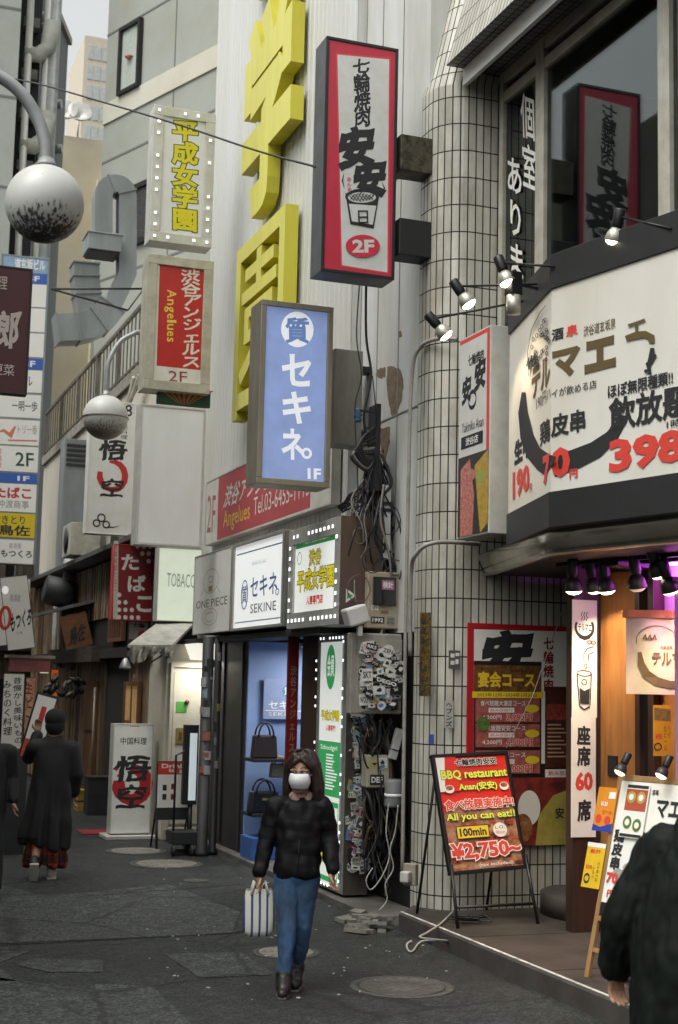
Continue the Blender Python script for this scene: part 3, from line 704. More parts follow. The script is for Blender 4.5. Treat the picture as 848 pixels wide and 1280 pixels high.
while yy < 30.8: b.box(-.03 if int(yy/.1) % 2 else 0, .03, yy-25, yy+.1-25, 3.0 if yy < 24.5 else 2.5, 3.9, rust if rnd.random() < .6 else rnd.choice(woods)); yy += .1
b.build('corrugated_cladding', ws)
b = MB(); b.box(-.05, .02, 23.0-25, 24.0-25, .1, 2.0, pl2); b.box(-.07, -.05, 23.1-25, 23.9-25, 1.2, 1.9, wood((.17, .08, .035), (.09, .04, .018))); b.tube([(-.09, 22.9-25, .4), (-.09, 22.9-25, 1.9)], .02, M((.3, .27, .22), .5)); b.build('door', ws)
b = MB(); b.box(-.35, .05, 19.0-25, 31-25, 3.95, 4.02, M((.1, .1, .1), .7, dirt=.4)); b.build('roof_edge', ws)
b = MB(); q = [(-.9, 3.05), (.0, 3.3), (.0, 3.36), (-.9, 3.1)]; b.prism(q, 1, 23.6-25, 26.6-25, M((.2, .2, .2), .55, .3, dirt=.4)); b.build('awning', ws)
b = MB(); b.box(-.12, .0, 19-25, 31-25, 2.35, 2.5, dk); b.box(-.25, 0, 22.5-25, 27-25, 2.3, 2.55, wood((.09, .07, .05), (.03, .02, .015), axis=1)); b.build('beam', ws)
for dy in (0, 1.3):
    b = MB(); b.tube([(-.14, 25.7+dy-25, 4.4), (-.14, 25.7+dy-25, 2.55), (-.1, 25.6+dy-25, 2.35), (.0, 25.5+dy-25, 2.25)], .1 if dy == 0 else .05, M((.34, .35, .34), .55, dirt=.3)); b.build('drain_pipe', ws)
# awning with torn canvas
af0, af1 = P(160, 806, Y=17.75), P(216, 806, Y=17.75); ab0, ab1 = P(200, 776, Y=18.9), P(247, 774, Y=18.9)
aw = thing('canvas_awning', 'small lean-to awning with a torn grey canvas valance beside the tobacco sign', 'awning', (af0.x, 17.75, af0.z)); ar = lambda q: V(q)-aw.location
b = MB(); zt_ = V((0, 0, .035)); q_ = [ar(af0), ar(af1), ar(ab1), ar(ab0)]; awm = M((.46, .45, .41), .65, dirt=.35)
b.add(q_+[x-zt_ for x in q_], [(0, 1, 2, 3), (7, 6, 5, 4), (0, 4, 5, 1), (1, 5, 6, 2), (2, 6, 7, 3), (3, 7, 4, 0)], awm); b.build('roof_sheet', aw)
b = MB(); cv = M((.42, .39, .33), .85, dirt=.5, sc=9, bump=.4); n = 26; vs = []; fs = []; wv_ = af1.x-af0.x
rnd = random.Random(14)
for i in range(n+1):
    f = i/n; dp = (.13+.07*sin(f*7+.5)+rnd.uniform(-.03, .02))*(.5+.5*sin(pi*min(1, f*1.15+.1)))+.04
    for j in range(6): vs.append((f*wv_+.02*sin(j*1.3+i), -.03-.035*sin(i*1.7+j*.5)*(j/5+.2)-rnd.uniform(0, .012), -.02-dp*j/5))
for i in range(n):
    for j in range(5): a = i*6+j; fs.append((a, a+1, a+7, a+6))
b.add(vs, fs, cv, True); b.build('valance', aw)
b = MB(); b.tube([(-.01, .02, -.03), (.35, 1.0, -.15)], .012, mK, 6); b.build('strut', aw)
b = MB(); b.tube([(wv_, .02, -.03), (wv_-.05, 1.0, -.2)], .012, mK, 6); b.build('strut', aw)
# tobacco shop
ts = thing('tobacco_shop', 'white tobacco shop front with a pale door and green notice', 'shop', (4.26, 18.2, 0))
wd_ = M((.62, .59, .5), .55, dirt=.2, sc=2)
b = MB(); b.box(0, 1.2, .0, 1.0, 0, 2.5, wd_); b.build('wall', ts, .01)
b = MB(); b.box(.05, .9, -.05, -.002, .12, .16, wd_); b.box(.05, .09, -.05, -.002, .16, 2.2, wd_); b.box(.05, .9, -.05, -.002, 2.2, 2.26, wd_); b.build('door_frame', ts, .004)
b = MB(); b.box(.1, .85, -.03, -.002, .2, 2.15, M((.68, .655, .57), .45, dirt=.12)); do = b.build('door', ts, .008)
b = MB(); b.box(.14, .28, -.036, -.031, 1.62, 1.76, M((.12, .45, .08), .5)); b.build('notice', do)
b = MB(); b.box(.15, .26, -.045, -.031, 1.22, 1.42, M((.4, .3, .12), .4, .4, dirt=.3)); b.box(.185, .225, -.05, -.0455, 1.27, 1.37, M((.15, .1, .04), .4)); b.build('lock_plate', do)
b = MB(); b.lathe([(.0, -.03), (.035, 0), (0, .03)], M((.2, .1, .05), .4), (.28, -.05, 1.76), n=10); b.build('magnet', do)
b = MB(); a = Art(b, .18, .85, .78, .92, -.032, ((0, 0), (100, 0), (100, 20), (0, 20))); a.text('TOBACCO', 0, 0, 100, 20, M((.35, .37, .36), .4), -.01); b.build('lettering', do)
b = MB(); b.prism([(.3, 2.3), (.95, 2.3), (.95, 2.5), (.22, 2.5)], 1, -.7, -.05, M((.9, .88, .78), .4, dirt=.05, emit=.5)); b.build('lightbox', ts)
al = bpy.data.lights.new('lightbox_light', 'AREA'); al.energy = 16; al.shape = 'RECTANGLE'; al.size = .5; al.size_y = .5; al.color = (1, .95, .85); ao_ = bpy.data.objects.new('lightbox_glow', al); COL.objects.link(ao_); ao_.parent = ts; ao_.location = (.55, -.4, 2.28)
# end of the alley
ed = thing('dark_izakaya', 'dark low pub front closing the far end of the alley', 'building', (2.5, 31.5, 0))
b = MB(); b.box(-4, 2.4, 0, 3, 0, 4.2, pl); b.box(-4, 2.4, -.4, 0, 2.6, 2.75, dk); b.build('wall', ed)
b = MB(); b.box(.6, 1.5, -.03, 0, .1, 2.0, M((.008, .007, .007), .8, dirt=0)); b.box(-.6, .3, -.03, 0, .7, 1.8, M((.25, .18, .08), .6, emit=.2)); b.build('door', ed)
# opposite side of the alley
ob = thing('opposite_building', 'plain grey building across the alley seen reflected in the dark windows', 'building', (-1.3, 18, 0))
b = MB(); b.box(-8, 0, -10.5, 12, 0, 11.5, M((.3, .3, .29), .8, dirt=.2, sc=.8)); b.box(.0, .03, -10.5, 12, 6.0, 6.5, cr_); b.build('wall', ob)
for iy in range(6):
    for iz in range(1):
        w = MB(); y = -9+iy*3.4; z = 3.3+iz*3.3; w.frame(y, y+1.5, z, z+1.4, .08, 0, .06, mAl); wo = w.build('window', ob); wo.rotation_euler = (0, 0, pi/2); wo.location = (.065, 0, 0)
        g = MB(); g.box(y+.08, y+1.42, .02, .05, z+.08, z+1.32, M((.06, .07, .07), .1, dirt=.1, coat=.5)); g.build('pane', wo)
# ================================================================ HANGING SIGNS
def arm(name, label, cat, p, q, w, mat, plate=True):
    t = thing(name, label, cat, p); b = MB(); d = V(q)-V(p)
    b.box(0, d.x, -w/2, w/2, -w/2, w/2, mat) if abs(d.x) > .01 else None
    b.build('beam', t, .006)
    b = MB(); b.box(d.x-.02, d.x+.0, -w*.7, w*.7, -w*.8, w*.8, mat); b.build('mounting_plate', t)
    return t
# --- red bordered charcoal grill sign
def art_grill(a):
    pink = M(G('d8485a'), .4, dirt=.06); wt = M((.7, .71, .7), .4, dirt=.1, sc=6)
    a.poly([(426, 64), (421, 331), (485, 341), (491, 71)], pink)
    a.poly([(428, 66), (423, 329), (483, 339), (489, 73)], wt)
    for ch, y0, y1 in (('七', 74, 86), ('輪', 90, 108), ('焼', 111, 130), ('肉', 132, 148)): a.vtext(ch, 445, y0-4, 467, y1+3, mInk, .05, brush=True)
    a.vtext('安', 427, 153, 468, 198, mInk, .1, brush=True, fill=1.1); a.vtext('安', 444, 193, 482, 236, mInk, .1, brush=True, fill=1.1)
    a.strip([(430, 207), (428, 216), (430, 226)], [.5, 2, .5], mInk); a.strip([(478, 219), (481, 226), (475, 235)], [.5, 2, .5], mInk)
    a.vtext('あんあん', 433, 211, 440, 237, pink, .02)
    a.poly([(431, 232), (436, 273), (466, 279), (474, 236)], mInk); a.ell(452, 237, 21.5, 10, mInk); a.poly([(435, 246), (438, 269), (465, 274), (470, 249)], wt); a.ell(452, 238, 18, 7, wt)
    for i in range(7): a.strip([(436+i*4, 233+abs(3-i)*.8), (442+i*4, 244-abs(2-i)*.8)], 1.1, mInk)
    for i in range(7): a.strip([(443+i*4, 232+abs(2-i)*.8), (437+i*4, 243-abs(3-i)*.8)], 1.1, mInk)
    a.arc(446, 233, 8, 5, 20, 200, 1.3, mInk); a.arc(458, 234, 8, 5, -20, 170, 1.3, mInk)
    a.border(446, 255, 459, 272, 2, mInk); a.rect(446, 263, 459, 265, mInk)
    a.ell(451, 303, 22.5, 15.5, M(G('d2384c'), .4, dirt=.06)); a.text('2F', 437, 294, 466, 312, wt, .07)
sign('hanging_sign', 'tall red bordered white grill sign with brush writing, a pail drawing and a 2F oval', 'sign', 'Y', 11.5, [(416, 45), (500, 62), (492, 350), (394, 337)], .3, .03, mK, M(G('c8344a'), .4, dirt=.1), art_grill, bevel=.006, inset=.006, back=M((.13, .14, .15), .4, .4))
gx = P(500, 190, Y=11.6).x
for py, mm in ((192, M((.1, .085, .05), .6, .3, dirt=.9, sc=14, col2=(.012, .01, .008))), (297, M((.012, .012, .012), .6))):
    z = P(518, py, Y=11.5).z
    t = thing('sign_bracket', 'rusty mottled box bracket, the upper one holding the red grill sign' if py < 250 else 'plain black box bracket, the lower one holding the red grill sign', 'bracket', (gx-.03, 11.62, z))
    b = MB(); b.box(0, .32, -.12, .12, -.17, .17, mm); b.build('beam', t, .008); b = MB(); b.box(.32, .34, -.13, .13, -.18, .18, mK); b.build('mounting_plate', t)
# --- blue pawn shop sign
def art_blue(a):
    lt = blit((.82, .85, .9), .45); bl = blit(G('6f8cc8'), .3)
    a.ell(374, 410, 20, 21.5, lt); a.vtext('質', 358, 394, 390, 428, bl, .05)
    a.text('セ', 354, 440, 391, 480, lt, .05); a.text('キ', 354, 486, 390, 527, lt, .05); a.text('ネ', 352, 533, 380, 573, lt, .05); a.ring(384, 564, 5, 5.5, 3.4, lt)
    a.text('1F', 385, 583, 402, 597, lt, .06)
bl = M(G('8ea2d6'), .3, dirt=.22, sc=2.5, emit=.24, coat=.4)
sign('hanging_sign', 'tall blue backlit pawn shop sign with white katakana in a bronze frame', 'sign', 'Y', 12.6, [(330, 375), (418, 383), (412, 608), (318, 605)], .36, .055, M((.4, .36, .28), .34, .75, dirt=.3, sc=3, streak=5), bl, art_blue, inset=.02, back=M((.33, .3, .25), .4, .7, dirt=.25, streak=4))
t = thing('junction_cabinet', 'flat steel cabinet fixed beside the right edge of the blue pawn sign', 'cabinet', P(428, 556, Y=12.9)); h = P(428, 436, Y=12.9).z-P(428, 556, Y=12.9).z
b = MB(); b.box(-.1, .2, 0, .25, 0, h, M((.3, .29, .26), .35, .7, dirt=.3, streak=4)); b.build('body', t, .008); b = MB(); b.box(.2, .42, .05, .2, .1, .16, mK); b.build('bracket', t); b = MB(); b.box(.2, .42, .05, .2, h-.2, h-.14, mK); b.build('bracket', t)
# --- LED framed white sign with yellow letters
yel = M(G('d6cc1e'), .4, dirt=.05); dgreen = M(G('1d3a1a'), .5, dirt=0)
def art_heisei(a):
    for i, ch in enumerate('平成女学園'): a.vtext(ch, 215, 148+i*27.6, 250, 178+i*27.6, yel, .06, out=dgreen, ow=.06)
ledf = M((.6, .6, .57), .45, .2, dirt=.2)
sign('hanging_sign', 'white sign with five yellow outlined characters in an LED studded frame', 'sign', 'Y', 17.3, [(193, 133), (270, 140), (265, 305), (187, 305)], .3, .13, ledf, blit((.6, .61, .62), .12), art_heisei, inset=.02, led=11)
# --- Angelues red sign
def art_ang(a):
    cr = M(G('b8241e'), .4, dirt=.08); wt = M((.72, .71, .68), .4, dirt=.1); ye = M(G('e6c24a'), .4, dirt=0)
    a.rect(195, 329, 256, 487, wt); a.poly([(200, 331), (197, 459), (252, 461), (256, 336)], cr)
    a.vtext('渋谷アンジェルス', 228, 336, 250, 459, wt, .035, jit=.2, fill=1.12, brush=True)
    s = 'Angelues'
    y0 = 363
    for ch, h in zip(s, (12, 9, 9, 8, 5, 9, 8, 7)):
        # rotated latin letters reading downwards
        g = glyphs(ch, .02); xs = [p[0] for p in g[0]]; x0_, x1_ = min(xs), max(xs); a.lay()
        a._put(g, lambda p: (211+(p[1])*16.5-1, y0+(p[0]-x0_)/(x1_-x0_)*(h-1.5)), ye); y0 += h
    a.text('2F', 212, 464, 235, 477, M(G('8a3a34'), .5, dirt=0), 0)
sign('hanging_sign', 'red sign with slanting white katakana and yellow Angelues lettering in a cream bulb frame', 'sign', 'Y', 16.6, [(185, 318), (268, 325), (262, 490), (180, 488)], .32, .12, M((.5, .48, .4), .5, .1, dirt=.3), mW, art_ang, inset=.02)
q = P(230, 496, Y=16.75); t = thing('painted_panel', 'strip of green and orange ray pattern between the red sign and the blank sign', 'panel', q)
b = MB(); a = Art(b, -.33, .33, -.11, .1, -.02, ((0, 0), (100, 0), (100, 30), (0, 30))); a.fill(M(G('1f4a36'), .6))
for k in range(7): a.poly([(50+(k-3)*2, 30), (50+(k-3)*17-5, 0), (50+(k-3)*17+5, 0)], M(G('b5622a'), .6))
b.box(-.33, .33, -.015, .05, -.11, .1, mDark); b.build('face', t)
# --- blank white sign
sign('hanging_sign', 'big blank white hanging sign with nothing written on it', 'sign', 'Y', 16.6, [(175, 505), (257, 510), (253, 685), (170, 680)], .26, .03, M((.6, .6, .57), .4, .2, dirt=.2), M((.7, .715, .705), .35, dirt=.14, sc=1.2, emit=.05, streak=3, coat=.3), None, inset=.006)
# --- red ring sign
def ringlogo(a, cx, cy, r, red, wid):
    ws = [.25*wid, .7*wid, .9*wid, wid, wid, wid, wid, .95*wid, .85*wid, .8*wid, .9*wid, 1.0*wid, .8*wid]
    n = 12; a.strip([(cx+r*cos(radians(105-i*300/n)), cy-r*1.1*sin(radians(105-i*300/n))) for i in range(n+1)], ws, red)
def art_goku(a):
    red = M(G('c03038'), .45, dirt=.05)
    a.text('8', 156, 505, 165, 520, mInk, .02); ringlogo(a, 141, 595, 16, red, 8)
    a.vtext('悟', 122, 549, 160, 577, mInk, .05, brush=True); a.vtext('空', 124, 597, 158, 623, mInk, .04, brush=True)
    a.vtext('中国料理', 150, 524, 160, 549, mInk, 0)
    for cx, cy, r in ((122, 655, 4), (128, 648, 4.5), (134, 656, 4)): a.ring(cx, cy, r, r, 1.8, mInk)
    a.strip([(137, 659), (143, 659), (150, 657)], [2, 1.5, .4], mInk)
sign('hanging_sign', 'white hanging sign with black brush characters around a red brush ring', 'sign', 'Y', 21, [(113, 500), (170, 503), (165, 668), (108, 668)], .25, .02, mW, M((.76, .77, .76), .4, dirt=.08), art_goku, inset=.004)
# --- tabako sign
def art_tab(a):
    wt = M((.7, .68, .66), .45, dirt=.05)
    a.rect(142, 676, 148, 775, M((.55, .54, .5), .5, dirt=.1)); a.vtext('営業時間たばこ', 142.5, 680, 147, 740, mRed, 0)
    a.text('た', 152, 693, 174, 713, wt, .05); a.text('ば', 160, 719, 183, 740, wt, .05); a.text('こ', 171, 745, 192, 765, wt, .06)
    for r, ks in ((0, (0,)), (1, (0, 1)), (2, (0, 1, 2)), (3, (0, 1, 2, 3))):
        for k in ks: a.ell(149.5+k*8, 744+r*9.3, 2.7, 2.9, wt, 12); 
    for r, ks in ((0, (0, 1, 2)), (1, (1, 2)), (2, (2,))):
        for k in ks: a.ell(178+k*8-(0), 692+r*9.4, 2.7, 2.9, wt, 12)
    for k in range(3): a.ell(172+k*8, 683, 2.7, 2.9, wt, 12)
sign('hanging_sign', 'dark red sign with three white hiragana and white polka dots', 'sign', 'Y', 19.5, [(143, 680), (199, 683), (196, 776), (140, 775)], .2, .01, mRed, M(G('7a1a1c'), .45, dirt=.1), art_tab, inset=.003)
def art_tob(a): a.text('TOBACCO', 209, 717, 251, 734, M(G('9aa8a2'), .5, dirt=0), -.005)
sign('hanging_sign', 'pale green glowing lightbox reading TOBACCO beside the red polka dot sign', 'sign', 'Y', 18.7, [(197, 685), (252, 685), (252, 776), (197, 778)], .22, .012, M((.5, .5, .47), .5, dirt=.2), blit(G('d2dcca'), .6), art_tob, inset=.004)
# --- building directory
def art_dir(a):
    bl_ = M(G('3a62b8'), .4, dirt=.05); wt = blit((.68, .68, .66), .12); gy = M((.3, .31, .31), .5, .3); ye = M(G('d8c02a'), .4, dirt=.05); red = M(G('c03030'), .4, dirt=0); dk2 = M(G('25463c'), .4, dirt=0)
    def X(y, u): # px on the slanted panel: u 0..1 across
        xl = 2-(y-318)*.045; xr = 62-(y-322)*.0455; return xl+(xr-xl)*u
    rows = [(320, 341, M(G('8fa8c8'), .4), '道玄坂ビル', 'w'), (342, 355, bl_, '5F', 'w'), (356, 385, wt, '', ''), (387, 417, wt, '', ''), (419, 449, wt, '', ''), (451, 465, bl_, '3F', 'w'), (466, 494, wt, 'ル', 'd'),
            (497, 526, wt, '一明一歩', 'd'), (529, 560, wt, '鳥ドリ一番', 'r'), (562, 593, wt, '2F', 'D'), (595, 607, bl_, '1F', 'w'), (608, 642, wt, '', 't'), (644, 673, ye, '', 'y'), (676, 704, wt, '', 'm')]
    for y0, y1, m_, s, k in rows:
        a.poly([(X(y0, .02), y0), (X(y1, .02), y1), (X(y1, .96), y1), (X(y0, .96), y0)], m_)
        if k == 'w': a.text(s, X(y0, .25 if len(s) > 2 else .55), y0+3, X(y0, .9 if len(s) > 2 else .8), y1-3, wt, .05)
        if k == 'd': a.text(s, X(y0, .35 if len(s) > 2 else .6), y0+8, X(y0, .88 if len(s) > 2 else .75), y1-8, dk2, .02)
        if k == 'r': a.text('トリ一番', X(y0, .5), y0+6, X(y0, .9), y1-14, gy, 0); a.strip([(X(y0, .05), y0+18), (X(y0, .2), y0+14), (X(y0, .35), y0+20), (X(y0, .45), y0+8)], [1, 4, 8, 2], M(G('d07a68'), .4, dirt=0)); a.strip([(X(y0, .3), y1-5), (X(y0, .9), y1-6)], 2, M(G('d07a68'), .4, dirt=0))
        if k == 'D': a.text('2F', X(y0, .48), y0+7, X(y0, .86), y1-7, dk2, .02); a.vtext('居酒屋', X(y0, .08), y0+3, X(y0, .2), y1-3, red, 0)
        if k == 't': a.text('たばこ', X(y0, .08), y0+4, X(y0, .85), y0+18, red, .06); a.text('仲渡商事', X(y0, .15), y0+20, X(y0, .8), y0+30, gy, .01)
        if k == 'y': a.text('やきとり', X(y0, .08), y0+3, X(y0, .75), y0+13, mInk, .02); a.text('鳥佐', X(y0, .2), y0+14, X(y0, .85), y1-2, mInk, .04)
        if k == 'm': a.ring(X(y0, .08), y0+17, 5, 6, 3, red); a.text('もつくろ', X(y0, .28), y0+12, X(y0, .92), y1-7, mInk, .04); a.text('居酒屋', X(y0, .45), y0+4, X(y0, .7), y0+10, gy, 0)
sign('directory_sign', 'tall building directory of stacked white, blue and yellow tenant panels', 'sign', 'Y', 28.5, [(0, 318), (62, 322), (45, 705), (-16, 705)], .3, .03, mGalv, M((.3, .31, .31), .5, .3), art_dir, inset=.004)
# --- maroon sign at the left margin
def art_ro(a):
    wt = M(G('c8bcb8'), .5, dirt=.05); a.vtext('郎', -8, 384, 28, 436, wt, .05, brush=True); a.text('理', -6, 344, 6, 360, wt, 0); a.text('旬更菜', -22, 454, 21, 468, wt, .01)
sign('hanging_sign', 'dark maroon sign with a large pale character cut off by the left margin', 'sign', 'Y', 13.0, [(-62, 330), (38, 330), (38, 490), (-60, 490)], .12, .02, M((.02, .012, .012), .4), M(G('4a0f16'), .4, dirt=.1), art_ro, inset=.003, back=M((.025, .012, .014), .4))
# ================================================================ FACADE SIGN BOXES
def art_ban(a):
    wt = M((.66, .65, .62), .45, dirt=.1); red = M(G('b04048'), .45, dirt=.12); ye = M(G('d6a848'), .45, dirt=0)
    a.poly([(272, 593), (272, 672), (388, 638), (388, 545)], red); a.text('2F', 259, 616, 269, 662, M(G('a05a5a'), .5, dirt=0), 0)
    a.text('渋谷アンジェルス', 280, 596, 400, 625, wt, .04) if False else None
    def row(s, xs, x1, top, bot, mat, bold):
        a.text(s, xs, 0, x1, 1, mat, bold)
    b0 = a.h
    a.h = lambda u, v: (u, v)
    a.text('渋谷アンジェルス', .17, .2, .72, .53, wt, .03, slant=.1); a.text('Angelues', .18, .57, .42, .9, ye, .015); a.text('Tel.03-6455-1115', .45, .55, .86, .8, wt, .0)
    a.h = b0
sign('banner_sign', 'long faded red and white facade banner reading Angelues with a telephone number', 'sign', 'X', 4.78, [(257, 600), (415, 530), (415, 635), (257, 678)], .1, .02, M((.5, .49, .46), .5, .2, dirt=.2), M((.6, .59, .56), .45, dirt=.15), art_ban, inset=.003)
BX = 4.45
def art_op(a):
    a.h = lambda u, v: (u, v); gr = M((.12, .125, .12), .5, dirt=0); gl = M((.45, .42, .36), .5, dirt=0); go = M(G('a08030'), .4, .3, dirt=0)
    a.text('ONE PIECE', .08, .58, .92, .68, M((.04, .04, .04), .5, dirt=0), .005); a.ring(.47, .36, .2, .15, .012, gl); a.ring(.47, .8, .2, .1, .012, gl); a.ring(.47, .8, .12, .06, .01, gl)
    a.rect(.42, .42, .52, .49, go); a.ring(.47, .34, .06, .04, .012, gl); a.strip([(.3, .44), (.2, .53)], .012, gl); a.strip([(.64, .44), (.74, .53)], .012, gl); a.text('BAR', .36, .745, .58, .765, gl, 0)
sign('sign_box', 'grey white sign box reading ONE PIECE below the blank hanging sign', 'sign', 'X', BX, [(242, 697), (288, 682), (288, 789), (242, 793)], .45, .015, M((.5, .5, .48), .45, .2, dirt=.2), M((.78, .78, .76), .45, dirt=.1), art_op, inset=.004)
def art_sek(a):
    a.h = lambda u, v: (u, v); bl_ = M(G('3f66a8'), .4, dirt=0); sl_ = M(G('40505c'), .4, dirt=0)
    a.rect(.05, .12, .95, .135, bl_); a.rect(.05, .9, .95, .912, bl_); a.ring(.24, .6, .065, .16, .016, bl_); a.text('質', .185, .5, .295, .7, bl_, .02)
    a.text('セキネ', .36, .42, .88, .65, bl_, .02); a.ring(.88, .63, .03, .03, .012, bl_); a.text('SEKINE', .37, .72, .87, .82, sl_, 0); a.text('BRAND BUY SALE', .38, .25, .66, .29, M((.5, .55, .6), .4, dirt=0), 0)
sign('sign_box', 'bright white backlit sign box reading SEKINE in blue', 'sign', 'X', BX, [(290, 680), (353, 664), (353, 783), (290, 789)], .45, .035, M((.4, .4, .38), .4, .6, dirt=.2), blit((.82, .84, .84), .55), art_sek, inset=.02)
def art_grn(a):
    a.h = lambda u, v: (u, v); gr = blit(G('2f9a50'), .3); ink = M(G('182812'), .5, dirt=0); ye = blit(G('e6d41c'), .3); rd = blit(G('d03028'), .2); wt = blit((.85, .87, .85), .4)
    a.rect(.11, .1, .9, .2, gr); a.rect(.11, .84, .9, .9, gr); a.text('SOAP HEALTH SHIBUYA', .3, .125, .75, .17, wt, 0)
    a.ring(.19, .3, .04, .06, .01, gr); a.text('渋谷', .38, .24, .62, .4, ye, .045, out=ink, ow=.06); a.text('平成女学園', .16, .42, .86, .64, ye, .045, out=ink, ow=.06)
    a.text('人妻専門店', .35, .69, .67, .78, rd, .05)
gsgn = sign('sign_box', 'backlit white and green sign box with yellow outlined characters in an LED frame', 'sign', 'X', BX, [(360, 662), (425, 648), (425, 780), (360, 787)], .42, .16, M((.5, .5, .48), .4, .4, dirt=.2), blit((.85, .88, .85), .5), art_grn, inset=.02, led=8)
# end panel of the green sign box (polished, towards the viewer)
q0, q1 = P(426, 649, Y=12.2), P(452, 781, Y=12.2)
ep = MB(); hx = .42
o, rz, w_, h_ = planar('X', BX, [(360, 662), (425, 648), (425, 780), (360, 787)])
ep.box(w_/2+.002, w_/2+.012, -.0, hx, .0, h_, M((.16, .12, .1), .25, .7, dirt=.4, sc=2, streak=3)); a_ = ep.build('end_panel', gsgn)
st = MB(); st.poly([(w_/2+.015, .06, .33), (w_/2+.015, .16, .27), (w_/2+.015, .06, .2)][::-1], mW); st.poly([(w_/2+.017, .07, .3), (w_/2+.017, .13, .265), (w_/2+.017, .07, .235)][::-1], M((.1, .35, .15), .5)); st.build('sticker', gsgn)
# ================================================================ YELLOW LETTERS ON THE FACADE
yface = M(G('dcd76e'), .5, dirt=.2, sc=1.5, streak=6); yside = M(G('cdc43e'), .5, dirt=.25, sc=1.5, streak=6)
def big_letter(ch, label, yc, w, z0, h, depth=.18, bold=.07):
    t = thing('yellow_letter', label, 'letter', (4.87, yc, z0), -pi/2, 'big yellow letters on the white facade')
    vs, fs = glyphs(ch, bold); xs = [p[0] for p in vs]; ys = [p[1] for p in vs]; a, b_, c, d = min(xs), max(xs), min(ys), max(ys)
    def mp(p, y): return ((p[0]-a)/(b_-a)*w-w/2, y, (p[1]-c)/(d-c)*h)
    f = MB(); f.add([mp(p, -depth) for p in vs], fs, yface); f.build('face', t)
    from collections import Counter
    cnt = Counter()
    for q in fs:
        for i in range(len(q)): cnt[(q[i], q[(i+1) % len(q)])] += 1
    s_ = MB()
    for (i, j), n in cnt.items():
        if (j, i) not in cnt: s_.quad(mp(vs[j], -depth), mp(vs[i], -depth), mp(vs[i], -.02), mp(vs[j], -.02), yside)
    s_.build('return', t)
big_letter('園', 'lowest big yellow letter, a box shaped character above the blue pawn sign', 15.98, 2.0, 5.25, 2.2, bold=.012)
big_letter('学', 'big yellow letter in full view beside the red grill sign', 15.9, 2.0, 7.7, 2.65, bold=.07)
big_letter('女', 'topmost big yellow letter, only its lower tips in view', 15.9, 2.0, 10.7, 2.4)
# ================================================================ SHOP DETAILS UNDER THE BOXES
def stickers(b, x0, x1, z0, z1, y, n, seed, smin=.04, smax=.1, words=True):
    rnd = random.Random(seed); pal = [(.72, .72, .69)]*12+[(.02, .02, .02)]*5+[(.4, .4, .38), (.36, .05, .05), (.42, .36, .12), (.12, .24, .42), (.08, .08, .1), (.3, .18, .28), (.3, .42, .5), (.45, .3, .28)]
    wl = ['DEF', 'KUZ', 'REAL', 'SKT', '1UP', 'NOS', 'ZEN', 'TOY', 'OH', 'RKS', '東京', '渋谷', 'BMX', 'SURF', 'WOLF']
    for i in range(n):
        w = rnd.uniform(smin, smax); h = rnd.uniform(.4, 1.1)*w; cx = rnd.uniform(x0+w*.4, x1-w*.4); cz = rnd.uniform(z0+h/2, z1-h/2); an = rnd.gauss(0, .22); y -= .0005
        c = rnd.choice(pal); m_ = M(c, .5, dirt=.25, sc=30); sh = rnd.random()
        if sh < .72: pts = [(-w/2, -h/2), (w/2, -h/2), (w/2, h/2), (-w/2, h/2)]
        elif sh < .88: pts = [(w/2*cos(k*pi/6), w/2*sin(k*pi/6)) for k in range(12)]
        else: pts = [(w/2*cos(k*2*pi/7)*rnd.uniform(.7, 1.1), h/1.6*sin(k*2*pi/7)*rnd.uniform(.7, 1.1)) for k in range(7)]
        R = lambda p: (min(max(cx+p[0]*cos(an)-p[1]*sin(an), x0), x1), y, min(max(cz+p[0]*sin(an)+p[1]*cos(an), z0), z1))
        b.poly([R(p) for p in pts], m_)
        ink = mInk if sum(c) > .7 else mW
        if rnd.random() < .3: ink = M(rnd.choice([(.5, .05, .05), (.1, .2, .5), (.02, .02, .02)]), .5, dirt=0) if sum(c) > .7 else ink
        y -= .0005
        if words and rnd.random() < .6:
            g = glyphs(rnd.choice(wl), .04); xs = [p[0] for p in g[0]]; ys = [p[1] for p in g[0]]; a0, a1, b0, b1 = min(xs), max(xs), min(ys), max(ys)
            kw, kh = w*.8, h*.55
            b.add([R(((p[0]-a0)/(a1-a0)*kw-kw/2, (p[1]-b0)/(b1-b0)*kh-kh/2)) for p in g[0]], g[1], ink)
        else:
            k = rnd.randint(3, 6); pts = [(w*.36*cos(j*2*pi/k+an)*rnd.uniform(.5, 1), h*.36*sin(j*2*pi/k+an)*rnd.uniform(.5, 1)) for j in range(k)]
            b.poly([R(p) for p in pts], ink)
    return y
# LED cabinet with the vertical green sign; its end is covered with stickers
LX = 4.69; cbw = M((.35, .36, .35), .4, .5, dirt=.2)
t = thing('lit_sign_cabinet', 'floor standing cabinet with a vertical green and white lit sign and a sticker covered end', 'sign', (LX, 13.12, .08), -pi/2)
b = MB(); b.box(-.42, .42, .02, .26, 0, 2.42, cbw); b.build('cabinet', t, .006)
b = MB(); a = Art(b, -.42, .42, 0, 2.42, .012); gr = blit(G('3aa860'), .35); wt = blit((.8, .84, .8), .5); ye = blit(G('e6d41c'), .3); rd = blit(G('d03028'), .2)
a.rect(.14, .03, .88, .985, wt); a.rect(.14, .425, .88, .64, gr); a.rect(.14, .64, .88, .66, wt); a.border(.16, .66, .86, .97, .02, gr)
a.ell(.5, .13, .16, .09, gr); a.text('会員', .38, .08, .62, .17, wt, .04); a.text('平成女学園', .2, .3, .82, .345, ye, .06, out=M(G('182812'), .5, dirt=0), ow=.04); a.text('人妻専門', .38, .36, .7, .385, rd, .04); a.text('Schoolgirl', .22, .44, .78, .465, wt, .01)
